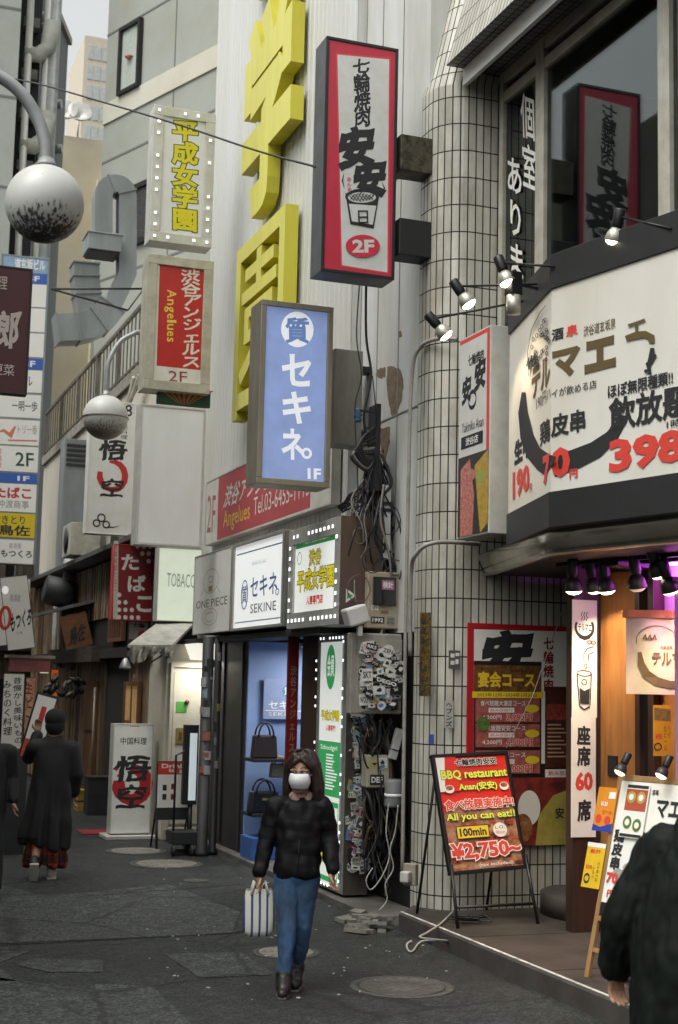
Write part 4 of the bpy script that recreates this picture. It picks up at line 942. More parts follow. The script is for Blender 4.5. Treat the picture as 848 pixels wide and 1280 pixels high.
a.text('営業時間', .3, .69, .75, .72, gr, .02); a.text('10:00-24:00', .28, .74, .77, .77, gr, .02); a.rect(.3, .82, .72, .9, blit(G('e6d41c'), .3))
rnd = random.Random(4)
for k in range(12): a.rect(.42+.0*k, .475+.012*k, .42+rnd.uniform(.2, .4), .481+.012*k, wt)
b.build('face', t)
rnd = random.Random(9)
for k in range(26):
    z = .12+k*.089
    for x in (-.385, .385):
        if rnd.random() > .3: led_at(t, x, z, .026, .001)
for k in range(9):
    for z in (.045, 2.385):
        if rnd.random() > .1: led_at(t, -.36+k*.09, z, .026, .001)
t2 = MB(); t2.box(-.0, .24, -.012, -.001, 0, 2.42, M((.07, .06, .05), .6, dirt=.4, sc=8)); stickers(t2, .005, .235, -0+.2, 2.4, -.0125, 200, 21, .05, .12); e_ = t2.build('sticker_panel', t); e_.rotation_euler = (0, 0, pi/2); e_.location = (.435, .02, 0)
# red strip sign and brown panel beside the entrance
t = thing('strip_sign', 'narrow dark red vertical sign beside the blue shop entrance', 'sign', (P(358.5, 900, Y=14.25).x+.02, 14.25, .1)); b = MB(); b.box(-.02, .1, 0, .04, 0, 2.4, M(G('7a1c18'), .4, dirt=.15)); b.build('board', t, .004)
b = MB(); a = Art(b, -.02, .1, 0, 2.4, -.002); a.vtext('渋谷アンジェルス', .2, .12, .85, .5, M(G('b08878'), .5), .02); a.vtext('Angelues', .25, .52, .75, .75, M(G('c09a40'), .5), .0); b.build('lettering', t)
# blue shop: plate, shelf and bags
t = thing('wall_plate', 'clear acrylic shop plate reading SEKINE on the blue wall', 'sign', (P(329, 899, Y=16.04).x+.16, 16.04, P(340, 899, Y=16.04).z)); zh = P(340, 848, Y=16.04).z-P(340, 899, Y=16.04).z
b = MB(); b.box(-.16, .38, .0, .015, 0, zh, M(G('8c9cc0'), .15, dirt=.08)); b.build('plate', t, .003); b = MB(); a = Art(b, -.16, .38, 0, zh, -.001); a.ell(.55, .3, .13, .16, M(G('4a86b8'), .4)); a.text('質', .46, .2, .63, .4, mW, .04); a.text('セキネ', .12, .55, .8, .75, mW, .02); a.rect(.05, .78, .9, .8, mW); a.text('SEKINE', .12, .83, .8, .92, mW, 0); b.build('lettering', t)
t = thing('display_shelf', 'dark shelf in the blue shop holding the handbags', 'shelf', (P(333, 900, Y=15.6).x+.04, 15.7, 0)); b = MB(); b.box(-.2, .9, -.2, .25, P(330, 948, Y=15.6).z-.04, P(330, 948, Y=15.6).z-.001, mDark); b.build('upper_board', t, .004); b = MB(); b.box(-.2, .9, -.2, .25, P(330, 1016, Y=15.6).z-.04, P(330, 1016, Y=15.6).z-.001, mDark); b.build('lower_board', t, .004); b = MB(); b.box(-.2, .9, -.2, .25, .0, .3, M(G('3f66a8'), .5)); b.build('plinth', t, .004)
def bag(label, x, y, z, w, h, d, mat, hmat, gold=False):
    t = thing('handbag', label, 'handbag', (x, y, z), 0, 'handbags on the pawn shop shelf')
    b = MB(); b.prism([(-w/2, 0), (w/2, 0), (w/2*.86, h), (-w/2*.86, h)], 1, -d/2, d/2, mat); b.build('body', t, .02)
    for yy in (-d/2-.005, d/2+.005):
        b = MB(); b.tube([(w*.3*cos(pi-k*pi/8), yy, h-.02+h*.62*sin(pi-k*pi/8)) for k in range(9)], .011, hmat, 8); b.build('handle', t)
    if gold: b = MB(); b.box(-.04, .04, -d/2-.012, -d/2-.002, h*.6, h*.7, M((.55, .42, .1), .3, .8)); b.build('clasp', t)
bag('brown quilted tote bag with tall handles on the upper shelf', P(330, 948, Y=15.6).x, 15.6, P(330, 948, Y=15.6).z, .3, .26, .13, M((.035, .022, .018), .5, dirt=.3, sc=30), mK)
bag('black leather handbag with a gold clasp on the lower shelf', P(329, 1016, Y=15.6).x, 15.6, P(329, 1016, Y=15.6).z, .36, .24, .15, M((.012, .011, .011), .35, dirt=0), mK, True)
bag('cream quilted handbag half hidden behind the black bag', P(349, 948, Y=15.75).x, 15.75, P(340, 972, Y=15.75).z, .22, .16, .1, M((.4, .34, .2), .6, dirt=.3, sc=40), M((.4, .34, .2), .6))
# sticker covered poles
for i, (dx, dy, r, lab) in enumerate(((0, 0, .068, 'grey steel pole wrapped with torn stickers by the tobacco shop'), (.16, .12, .045, 'thin black pole with a yellow sticker beside the sticker wrapped grey pole'))):
    t = thing('utility_pole', lab, 'pole', (4.36+dx, 16.5+dy, 0)); b = MB(); b.lathe([(r+.02, 0), (r+.02, .05), (r, .07), (r, 2.55)], M((.022, .023, .023), .6, .1, dirt=.3) if i == 0 else mK, n=16); b.build('post', t)
    b = MB(); rnd = random.Random(40+i)
    for k in range(26 if i == 0 else 9):
        z = rnd.uniform(.9, 2.3); a0 = rnd.uniform(-pi, 0.3); da = rnd.uniform(.7, 1.4); hh = rnd.uniform(.05, .12); c = rnd.choice([(.4, .4, .38), (.4, .4, .38), (.3, .3, .29), (.25, .35, .42), (.02, .02, .02), (.05, .05, .05), (.3, .1, .08)] if i == 0 else [(.4, .4, .38), (.42, .36, .06), (.05, .05, .05), (.3, .3, .3)]); rr = r+.001+.0006*k
        b.add([(rr*cos(a0+da*j/5), rr*sin(a0+da*j/5), z+zz*hh) for zz in (0, 1) for j in range(6)], [(j, j+1, 7+j, 6+j) for j in range(5)], M(c, .5, dirt=.3, sc=25))
    b.build('sticker', t)
# ================================================================ METERS, BOXES, CABLES between the sign cabinet and the pillar
RX = 5.15
beige = M((.42, .36, .26), .55, dirt=.25, sc=6)
def onY(px, py, y): q = P(px, py, Y=y); return q.x, q.z
def boxpx(b, x0, y0, x1, y1, Y, d, mat, rel):
    xa, za = onY(x0, y1, Y); xb, zb = onY(x1, y0, Y); b.box(xa-rel.x, xb-rel.x, Y-rel.y, Y+d-rel.y, za-rel.z, zb-rel.z, mat); return xa-rel.x, xb-rel.x, za-rel.z, zb-rel.z
q = P(480, 790, Y=12.15); t = thing('meter_cabinet', 'beige electricity meter box with a dark window and a 1992 sticker', 'meter', q)
b = MB(); x0, x1, z0, z1 = boxpx(b, 459, 716, 500, 785, 12.15, .2, beige, q); b.build('case', t, .012)
b = MB(); wx0, wx1, wz0, wz1 = boxpx(b, 467, 722, 496, 756, 12.12, .03, M((.015, .015, .017), .15, dirt=0, coat=.6), q); b.build('window', t, .004)
b = MB(); a = Art(b, wx0, wx1, wz0, wz1, -.032, ((0, 0), (10, 0), (10, 10), (0, 10))); a.rect(3.5, 1, 9, 4.5, M((.35, .12, .25), .4, dirt=.3, sc=30)); a.text('検針', 4, 1.5, 8.5, 4, mW, .03); b.build('label_plate', t)
for f_ in (lambda a: (a.rect(464, 771, 481, 779, mInk), a.text('1992', 465.5, 772.5, 479.5, 777.5, mW, .05)), lambda a: (a.rect(484, 770, 495, 781, M((.3, .28, .24), .5)), a.text('GND', 485, 771.5, 494, 775, mInk, .03), a.text('RTW', 485, 776, 494, 780, mInk, .03)), lambda a: (a.rect(464, 757, 473, 763, mW), a.text('SET', 465, 758.5, 472, 762, mInk, .03)), lambda a: a.rect(476, 763, 486, 767, M((.2, .16, .1), .6))):
    b = MB(); a = Art(b, x0, x1, z0, z1, -.002, ((459, 716), (500, 716), (500, 785), (459, 785))); f_(a); b.build('sticker', t)
q = P(468, 892, Y=12.05); t = thing('breaker_cabinet', 'square grey cabinet plastered with stickers, the word DEGO across its middle', 'cabinet', q)
b = MB(); x0, x1, z0, z1 = boxpx(b, 437, 793, 503, 892, 12.05, .1, M((.36, .34, .31), .5, .2, dirt=.3), q); b.build('case', t, .01)
b = MB(); b.box(x0+.06, x1-.005, -.012, -.001, z0+.01, z1-.05, M((.4, .37, .33), .5, .1, dirt=.25)); y = stickers(b, x0+.04, x1-.02, z0+.02, z1-.07, -.0125, 130, 5, .05, .12)
a = Art(b, x0, x1, z0, z1, y, ((437, 793), (503, 793), (503, 892), (437, 892))); a.poly([(463, 845), (462, 852), (489, 860), (491, 852)], mInk); g = glyphs('DEGO', .07); a.lay()
xs = [p[0] for p in g[0]]; a._put(g, lambda p: (463.5+p[0]/max(xs)*25.5, 851.2+p[0]/max(xs)*7-p[1]*6.6), mW)
b.build('door', t)
q = P(474, 985, Y=12.1); t = thing('relay_box', 'small beige junction box with two white stickers above the grey tube', 'junction box', q); b = MB(); x0, x1, z0, z1 = boxpx(b, 458, 944, 488, 985, 12.1, .14, M((.38, .36, .28), .55, dirt=.25), q); b.build('case', t, .015); b = MB(); stickers(b, x0+.02, x1-.02, z0+.02, z1-.02, -.002, 5, 9, .08, .14); b.build('sticker', t)
q = P(445, 775, Y=11.95); t = thing('camera_housing', 'white tilted weatherproof lamp housing left of the beige meter', 'camera', q); T = Matrix.Rotation(radians(-18), 4, 'Y'); b = MB(); b.box(-.08, .12, -.05, .12, -.05, .12, M((.6, .6, .58), .45, dirt=.12), T); b.build('shell', t, .02); b = MB(); b.box(.02, .06, -.02, .03, -.14, -.05, M((.6, .6, .58), .45, dirt=.12)); b.build('foot', t)
q = P(492, 992, Y=12.05); t = thing('pipe_canister', 'grey plastic canister with a strap beside the small beige box', 'canister', q); b = MB(); b.lathe([(.075, -.12), (.08, -.1), (.08, .1), (.06, .13)], M((.2, .21, .21), .5, dirt=.3), n=18); b.build('body', t); b = MB(); b.lathe([(.084, -.03), (.084, .0)], mW, n=18); b.build('strap', t)
q = P(495, 930, Y=12.05); t = thing('fluorescent_fitting', 'short tilted grey light fitting at the pillar edge', 'fitting', q); T = Matrix.Rotation(radians(15), 4, 'Y'); b = MB(); b.box(-.035, .035, -.03, .03, -.14, .14, M((.45, .46, .45), .45, dirt=.2), T); b.build('body', t, .006); b = MB(); b.box(-.037, .037, -.034, .032, -.06, -.05, mInk, T); b.build('strap', t)
q = P(483, 640, Y=12.25); t = thing('cable_conduit', 'white square cable conduit dropping into the tangle of cables', 'conduit', q); b = MB(); h0 = P(483, 700, Y=12.25).z-q.z; b.box(-.035, .035, -.03, .03, h0, .25, M((.6, .61, .6), .5, dirt=.2)); b.build('duct', t, .004); b = MB(); b.box(-.05, .05, -.04, .04, .06, .09, mK); b.build('clamp', t); b = MB(); b.box(-.05, .05, -.04, .04, .0, .03, mK); b.build('clamp', t)
# hanging cable tangle
rnd = random.Random(17); b = MB(); cm = [M(c, .6, dirt=.2) for c in ((.014, .014, .015), (.014, .014, .015), (.02, .02, .022), (.012, .012, .013), (.2, .19, .17), (.1, .06, .035))]
def spl(pts, n=7):
    pts = [V(p) for p in pts]; P_ = [pts[0]]+pts+[pts[-1]]; out = []
    for i in range(1, len(P_)-2):
        for k in range(n):
            t_ = k/n; a, c, d, e = P_[i-1:i+3]
            out.append(.5*((2*c)+(-a+d)*t_+(2*a-5*c+4*d-e)*t_*t_+(-a+3*c-3*d+e)*t_**3))
    return out+[pts[-1]]
def cab(pp, Y, r, mat, n=6): b.tube(spl([P(x, y, Y=Y+dy) for x, y, dy in pp]), r, mat, n)
for k in range(85):
    x0 = rnd.uniform(455, 482); Yb = rnd.uniform(12.15, 12.6); r = rnd.choice((.006, .008, .011, .016))
    pp = [(x0, rnd.uniform(560, 640), 0)]; x = x0; y = pp[0][1]
    for j in range(rnd.randint(3, 5)): x += rnd.uniform(-16, 18); x = min(max(x, 436), 505); y += rnd.uniform(18, 45); pp.append((x, min(y, 800), rnd.uniform(-.1, .08)))
    cab(pp, Yb, r, rnd.choice(cm))
for k in range(48):
    x0 = rnd.uniform(440, 500); pp = [(x0, rnd.uniform(890, 930), 0)]; x, y = x0, pp[0][1]
    for j in range(4): x += rnd.uniform(-20, 22); x = min(max(x, 456), 506); y += rnd.uniform(15, 62); pp.append((x, min(y, 1120), rnd.uniform(-.08, .08)))
    cab(pp, rnd.uniform(12.1, 12.5), rnd.choice((.006, .008, .012, .018)), rnd.choice(cm))
for k in range(9): # loops along the top of the sign boxes
    cab([(425+rnd.uniform(-6, 6), 640-k, .3), (440, 625+rnd.uniform(-10, 18), .1), (456, 618+rnd.uniform(-14, 14), 0), (472, 600+rnd.uniform(-30, 30), 0)], 12.5, rnd.choice((.01, .016)), cm[k % 3])
for k in range(20):
    cx, cy = rnd.uniform(445, 500), rnd.uniform(640, 740); rr = rnd.uniform(7, 16)
    cab([(cx+rr*cos(j*.9), cy+rr*1.2*sin(j*.9), 0) for j in range(8)], rnd.uniform(12.1, 12.4), .005, rnd.choice(cm))
o = b.build('cable_tangle'); tag(o, 'tangled black and grey cables hanging beside the tiled pillar', 'cables', kind='stuff')
# long vertical cables from the grill sign down to the insulator
for k, (pp, r, lab) in enumerate(((((458, 345), (458, 420), (464, 470), (455, 520), (462, 560)), .012, 'thick black cable hanging from the grill sign to the tangle'), (((450, 350), (446, 420), (452, 470), (444, 510), (447, 590), (448, 640)), .006, 'thin loose black cable left of the thick black cable'), (((466, 470), (470, 520), (466, 560), (474, 600)), .005, 'short thin cable curving past the blue insulator'))):
    b = MB(); b.tube(spl([P(x, y, Y=12.2) for x, y in pp]), r, mK, 6); tag(b.build('hanging_cable'), lab, 'cable', 'cables hanging on the white panel')
q = P(463, 520, Y=12.2); t = thing('insulator_rack', 'blue insulator on a black bracket with bundled cables below it', 'insulator', q)
b = MB(); b.lathe([(.02, -.07), (.04, -.05), (.02, -.02), (.045, 0), (.02, .03), (.035, .05), (.02, .06)], M((.06, .13, .24), .35, dirt=.2), c=(-.12, 0, 0), n=14); b.build('insulator', t); b = MB(); b.box(-.12, .08, -.01, .01, .03, .05, mK); b.box(.06, .1, -.02, .2, -.7, .12, mK); b.build('bracket', t); b = MB()
for k in range(6): b.tube(spl([(.05, 0, -.1-k*.05), (-.1-.02*k, -.05, -.25-.03*k), (-.04, -.02, -.42-.02*k), (.06, .02, -.4)]), .014, cm[k % 5], 6)
b.build('cable_bundle', t)
# conduit up the pillar edge and curved conduit
b = MB(); cm2 = M((.33, .32, .29), .5, dirt=.3)
b.tube(spl([P(503, 1100, Y=11.72), P(507, 800, Y=11.72), P(511, 600, Y=11.72), P(515, 470, Y=11.7), P(525, 435, Y=11.6), P(545, 424, Y=11.35), P(572, 424, Y=11.2)]), .018, cm2, 8)
tag(b.build('wall_conduit'), 'long grey conduit climbing the left edge of the tiled pillar and curving over it', 'conduit')
b = MB(); b.tube(spl([P(513, 820, Y=11.5), P(514, 720, Y=11.45), P(521, 692, Y=11.3), P(545, 678, Y=11.18), P(600, 680, Y=11.2)]), .02, cm2, 8); tag(b.build('wall_conduit'), 'curved grey conduit bending across the pillar under the small meat sign', 'conduit')
# small things on the pillar
def onwall(name, label, cat, quad, art, d=.006, bgm=None):
    o, rz, w, h = planar('Y', WY-.004, quad); t = thing(name, label, cat, o); b = MB(); b.box(-w/2, w/2, -d, .0, 0, h, bgm); a = Art(b, -w/2, w/2, 0, h, -d-.0005, quad)
    if art: art(a)
    b.build('sheet', t); return t
onwall('sticker', 'small blue sticker low on the tiled pillar', 'sticker', [(536, 918), (543, 918), (542, 930), (536, 930)], None, bgm=M((.05, .12, .4), .5))
onwall('sticker', 'grey and black checked sticker on the pillar beside the red poster', 'sticker', [(561, 813), (575, 813), (575, 836), (561, 836)], lambda a: (a.rect(563, 817, 568, 822, mW), a.rect(569, 824, 573, 830, mW), a.rect(563, 826, 568, 831, mW), a.rect(569, 816, 574, 820, mW)), bgm=M((.1, .1, .1), .6))
onwall('graffiti_tag', 'vertical black marker writing on the pillar tiles', 'graffiti', [(556, 876), (567, 876), (567, 910), (556, 910)], lambda a: a.vtext('ヘブンズ', 557, 877, 566, 909, mInk, .03), d=.0012, bgm=M((.5, .49, .46), .5, dirt=.2))
t = thing('graffiti_strip', 'vertical strip of mottled gold lettering on the curved pillar', 'graffiti', (4.93, 11.36, P(518, 870, Y=11.36).z), radians(-48)); b = MB(); a = Art(b, -.05, .05, 0, .72, 0); a.fill(M((.2, .12, .02), .45, .5, dirt=.8, sc=30, col2=(.02, .015, .01)))
rnd = random.Random(8)
for k in range(40): x, y = rnd.uniform(.05, .95), rnd.uniform(.01, .99); a.ell(x, y, rnd.uniform(.05, .16), rnd.uniform(.004, .012), rnd.choice([mInk, M((.32, .2, .04), .4, .5, dirt=.3)]), 7)
a.vtext('HARAJUKU', .1, .03, .9, .97, mInk, .05); b.build('letters', t)
q = P(512, 1092, Y=11.4); t = thing('outdoor_socket', 'beige outdoor socket box with a plug at the foot of the pillar', 'socket', (q.x, 11.36, q.z), radians(-50)); b = MB(); b.box(-.06, .06, -.04, .02, -.09, .09, M((.34, .3, .24), .6, dirt=.4)); b.build('box', t, .01); b = MB(); b.box(-.05, .03, -.12, -.042, -.06, .03, M((.55, .54, .5), .5, dirt=.2)); b.build('plug', t, .012)
b = MB(); wc = M((.42, .42, .39), .5, dirt=.15)
b.tube(spl([P(566, 1140, Z=.17), P(556, 1150, Z=.17), P(548, 1157, Z=.165), P(534, 1166, Z=.165), P(526, 1172, Z=.17)]+[(4.655, P(522, 1176, Z=.1).y, .09), (4.63, P(518, 1180, Z=.0).y, .02), P(516, 1189, Z=.012), P(510, 1187, Z=.012), P(509, 1180, Z=.012), P(515, 1176, Z=.03)]), .008, wc, 6)
tag(b.build('power_cord'), 'white power cord trailing off the kerb beside the red food board', 'cord')
for k, (pp, lab) in enumerate(((((486, 1004), (483, 1040), (487, 1070), (478, 1095), (464, 1112), (458, 1100), (466, 1085)), 'white cable hanging in a loop at the bottom of the meter recess'), (((498, 1006), (494, 1040), (488, 1062), (492, 1085), (482, 1105), (484, 1125), (474, 1138)), 'white cable with a plug running down to the rubble'))):
    b = MB(); b.tube(spl([P(x, y, Y=11.9) for x, y in pp]), .006, wc, 6); tag(b.build('power_cord'), lab, 'cord')
# rubble at the foot
rnd = random.Random(2); b = MB(); rb = M((.2, .19, .17), .85, dirt=.4, sc=9, bump=.3)
for k in range(26):
    q = P(rnd.uniform(432, 480), rnd.uniform(1142, 1162), Z=.03); s = rnd.uniform(.03, .11); T = Matrix.Translation((q.x, q.y, rnd.uniform(.01, .06))) @ Matrix.Rotation(rnd.uniform(0, 3), 4, 'Z') @ Matrix.Rotation(rnd.uniform(-.3, .3), 4, 'X'); b.box(-s, s, -s*.6, s*.6, -.015, .015, rb, T)
tag(b.build('rubble'), 'broken grey paving slabs and litter at the foot of the meter recess', 'rubble', kind='stuff')
b = MB(); lm = M((.45, .45, .42), .7)
for k in range(70):
    q = P(rnd.uniform(180, 560), rnd.uniform(1085, 1250), Z=.005); s = rnd.uniform(.004, .012); T = Matrix.Translation((q.x, q.y, .006)) @ Matrix.Rotation(rnd.uniform(0, 3), 4, 'Z'); b.box(-s, s, -s*.6, s*.6, -.003, .003, lm, T)
tag(b.build('litter'), 'tiny scraps of pale litter scattered over the asphalt', 'litter', kind='stuff')
# ================================================================ BAR: BAY SIGN, CANOPY, FRONT
VX, VY = 4.87, 9.0; A1 = radians(14.0); A2 = radians(13.0); L1 = 1.37; L2 = 4.2
ZB_, ZT_ = 3.42, 4.91
p1 = (VX+sin(A1)*L1, VY+cos(A1)*L1); p2 = (VX+sin(A2)*L2, VY-cos(A2)*L2)
bar = thing('bar_sign', 'wide white bar signboard with black and red writing wrapped round the corner above the entrance', 'sign', (VX, VY, ZB_))
bw = M((.66, .64, .59), .38, dirt=.13, sc=.9, streak=2)
def rel(p): return (p[0]-VX, p[1]-VY)
b = MB(); b.prism([rel(p1), (0, 0), rel(p2), (p2[0]+1.2-VX, p2[1]-VY), (p1[0]+.6-VX, p1[1]-VY)], 2, 0, ZT_-ZB_, bw); 
b.build('box', bar)
b = MB(); o = .012
pp = lambda e: [rel((p1[0]-e*cos(A1), p1[1]+e*sin(A1))), (-e, 0), rel((p2[0]-e*cos(A2), p2[1]-e*sin(A2))), (p2[0]+1.3-VX, p2[1]-VY), (p1[0]+.62-VX, p1[1]-VY)]
blk = M((.022, .023, .025), .45, dirt=.2)
b.prism(pp(.015), 2, -.26, -.002, blk); b.prism(pp(.015), 2, ZT_-ZB_+.002, ZT_-ZB_+.26, blk); b.build('trim', bar, .004)
# face graphics: right face
f = MB(); quadR = [(691, 362), (848, 313), (848, 592), (689, 614)]
LR = 1.62    # length of the visible part measured below
qa = P(848, 400, Y=0.0001+VY) # placeholder
def along(px, py):
    d = FW*FPX+RV*(px-424)-UV_*(py-640); n = V((-cos(A2), -sin(A2), 0)); t_ = (V((VX, VY, 0))-V((0, 0, EYE))).dot(n)/d.dot(n); qq = V((0, 0, EYE))+d*t_
    return (qq-V((VX, VY, 0))).dot(V((sin(A2), -cos(A2), 0))), qq.z
LR = along(848, 450)[0]
a = Art(f, 0, LR, 0, ZT_-ZB_, -.003, quadR)
gold = M((.11, .075, .03), .55, dirt=.05); rd = M((.62, .06, .045), .45, dirt=.05)
a.arc(700, 470, 105, 100, 205, 322, 10, mInk, w1=27) if False else None
# ladle/steam bowl: thick crescent
a.strip([(691, 583), (720, 574), (745, 563), (765, 547), (778, 528), (780, 520)], [27, 25, 22, 17, 11, 5], mInk)
for s, box_, m_, bo in (('酒', (691, 409, 706, 427), mInk, .05), ('泉', (709, 405, 724, 422), rd, .06), ('渋谷道玄坂泉', (731, 402, 771, 418), gold, .01), ('マ', (692, 432, 727, 475), gold, .085), ('エ', (732, 420, 771, 468), gold, .1),
                   ('イが飲める店', (691, 480, 747, 493), mInk, .01), ('皮串', (690, 512, 733, 546), mInk, .05), ('ほぼ無限種類!!', (761, 472, 842, 493), mInk, .04), ('飲放題', (762, 486, 862, 536), mInk, .045), ('0', (690, 555, 714, 600), rd, .075), ('円', (713, 585, 723, 599), rd, .06),
                   ('398', (762, 540, 856, 590), rd, .075), ('1時間', (834, 524, 864, 536), mInk, .02)):
    # shear the text to follow the receding face
    x0, y0, x1, y1 = box_
    def persp(s_, x0, y0, x1, y1, mat, bold):
        g = glyphs(s_, bold); xs = [p[0] for p in g[0]]; ys = [p[1] for p in g[0]]; c0, c1, d0, d1 = min(xs), max(xs), min(ys), max(ys); a.lay()
        ym = (y0+y1)/2; sl_ = -.315+(ym-335)/(600-335)*.178
        def fx(p):
            x = x0+(p[0]-c0)/(c1-c0)*(x1-x0); y = y1-(p[1]-d0)/(d1-d0)*(y1-y0)*.84; return x, y+sl_*(x-(x0+x1)/2)-(y1-y0)*.08
        a._put(g, fx, mat)
    persp(s, x0, y0, x1, y1, m_, bo)
# tap drawing
a.strip([(787, 409), (797, 406), (808, 402)], 4, gold); a.strip([(797, 404), (798, 418)], 4, gold); a.strip([(784, 425), (797, 421), (808, 420), (816, 424), (816, 431)], [7, 9, 9, 9, 7], gold)
a.strip([(817, 437), (816, 450), (812, 460), (814, 470)], [5, 8, 5, 4], mInk)
for x, y in ((811, 457), (820, 447), (809, 466)): a.ell(x, y, 2.4, 2.6, mInk, 10)
o_ = f.build('right_face', bar); o_.rotation_euler = (0, 0, -(pi/2-A2)); 
# left face
f = MB(); quadL = [(638, 418), (691, 362), (689, 614), (636, 640)]; a = Art(f, -L1, 0, 0, ZT_-ZB_, -.003, quadL)
def perspL(s_, x0, y0, x1, y1, mat, bold):
    g = glyphs(s_, bold); xs = [p[0] for p in g[0]]; ys = [p[1] for p in g[0]]; c0, c1, d0, d1 = min(xs), max(xs), min(ys), max(ys); a.lay(); ym = (y0+y1)/2; sl_ = -1.05+(ym-390)/(627-390)*.56
    a._put(g, lambda p: ((x0+(p[0]-c0)/(c1-c0)*(x1-x0)), (y1-(p[1]-d0)/(d1-d0)*(y1-y0)+sl_*((x0+(p[0]-c0)/(c1-c0)*(x1-x0))-(x0+x1)/2))), mat)
a.strip([(656, 490), (655, 515), (660, 545), (668, 565), (680, 577), (690, 583)], [5, 12, 17, 20, 24, 27], mInk)
perspL('テル', 666, 452, 689, 492, gold, .07); perspL('鶏', 676, 525, 689, 555, mInk, .03); perspL('生中', 644, 545, 664, 575, mInk, .08); perspL('190', 642, 583, 663, 618, rd, .08); perspL('円', 663, 603, 666, 614, rd, .04); perspL('7', 680, 568, 689, 604, rd, .09); perspL('190円ハ', 672, 490, 690, 506, mInk, .0)
rnd = random.Random(6)
for k in range(34): x = rnd.uniform(667, 690); y = 395+rnd.uniform(0, 52)+(690-x)*.9; a.ring(x, y, 1.6, 2.6, .9, mInk, 8)
a.strip([(664, 470), (663, 440), (668, 412), (678, 392), (686, 382)], .8, mInk)
for k in range(3): a.strip([(662+k*4, 458-k*3), (664+k*4, 447-k*3), (665+k*4, 462-k*3)], 2, mInk)
o_ = f.build('left_face', bar); o_.rotation_euler = (0, 0, -(pi/2+A1))
# chrome canopy under the bay
cn = thing('chrome_canopy', 'polished curved metal canopy edge under the white bar signboard', 'canopy', (VX, VY, 3.0)); chrome = M((.62, .6, .55), .06, 1.0, dirt=.15, sc=2)
cp = [(5.42, 11.24), (5.38, 11.0), (5.32, 10.7), (5.24, 10.35), (5.15, 9.95), (5.05, 9.5), (4.98, 9.15), (5.02, 8.8), (5.12, 8.4), (5.25, 7.8), (5.9, 5.0)]
b = MB(); prof = [(0, .19), (.03, .18), (.045, .16), (.012, .01), (.0, -.01), (-.03, -.02)]; vs = []; fs = []
for i, p in enumerate(cp):
    pa, pc = cp[max(i-1, 0)], cp[min(i+1, len(cp)-1)]; dx, dy = pc[0]-pa[0], pc[1]-pa[1]; l = hypot(dx, dy); nx, ny = dy/l, -dx/l
    if nx > 0: nx, ny = -nx, -ny
    for d, z in prof: vs.append((p[0]+nx*d-VX, p[1]+ny*d-VY, z))
n = len(prof)
for i in range(len(cp)-1):
    for j in range(n-1): k = i*n+j; fs.append((k, k+1, k+n+1, k+n))
b.add(vs, fs, chrome, True); b.build('edge_band', cn)
b = MB(); b.prism([(p[0]+.02-VX, p[1]-VY) for p in cp]+[(8-VX, 5-VY), (8-VX, 11.2-VY)], 2, .17-.02, .2, blk); b.build('top', cn)
b = MB(); b.prism([(p[0]+.03-VX, p[1]-VY) for p in cp]+[(8-VX, 5-VY), (8-VX, 11.2-VY)], 2, -.0, .02, M((.045, .04, .038), .5, dirt=.2)); b.build('soffit', cn)
# entrance front
ef = thing('bar_entrance', 'warm timber bar entrance with sliding doors under the canopy', 'shop', (5.62, 10.02, .15))
ow = wood((.42, .18, .055), (.28, .11, .03), 2, st=9, r=.4); dw = wood((.05, .022, .014), (.022, .011, .008), 2, st=9, r=.45)
E3 = Matrix.Translation((0, 0, 0)) @ Matrix.Rotation(-(pi/2-A2), 4, 'Z')   # local x along the front towards the viewer
b = MB(); b.box(.0, .235, -.02, .1, 0, 2.88, dw); b.build('corner_post', ef, .006)
def fb2(name, x0, x1, y0, y1, z0, z1, mat, bev=.004, par=None):
    b = MB(); b.box(x0, x1, y0, y1, z0, z1, mat, Matrix.Translation((.237, 0, 0)) @ E3); return b.build(name, par or ef, bev)
fb2('timber_panel', .0, .42, .02, .1, 0, 2.8, ow)
fb2('jamb', .42, .47, -.02, .14, 0, 2.8, dw); fb2('jamb', .56, .62, -.02, .14, 0, 2.8, dw)
d_ = fb2('sliding_door', .62, 1.3, .06, .11, 0, 2.1, ow); fb2('door_rail', .7, 1.2, .045, .06, .9, 1.0, dw, par=d_)
fb2('sliding_door', 1.32, 2.2, .09, .14, 0, 2.1, ow); fb2('lintel', .62, 4, -.01, .12, 2.1, 2.2, ow)
fb2('upper_panel', .62, 4, .1, .14, 2.2, 2.85, M((.5, .47, .5), .6, dirt=.05)); fb2('timber_panel', 2.25, 4, .05, .12, 0, 2.1, ow); fb2('notice_panel', .1, .2, .0, .018, 1.2, 1.36, mK)
b = MB(); b.prism([(.14, .1), (.2, .1), (1.28, 1.2), (1.2, 1.2)], 2, 0, 2.8, dw); b.build('side_wall', ef)
# round dark step behind the post
b = MB(); b.lathe([(.62, 0), (.62, .17), (.6, .18)], M((.055, .045, .04), .6, dirt=.3), (6.42, 10.72, .15), n=36); st_ = tag(b.build('step'), kind='structure')
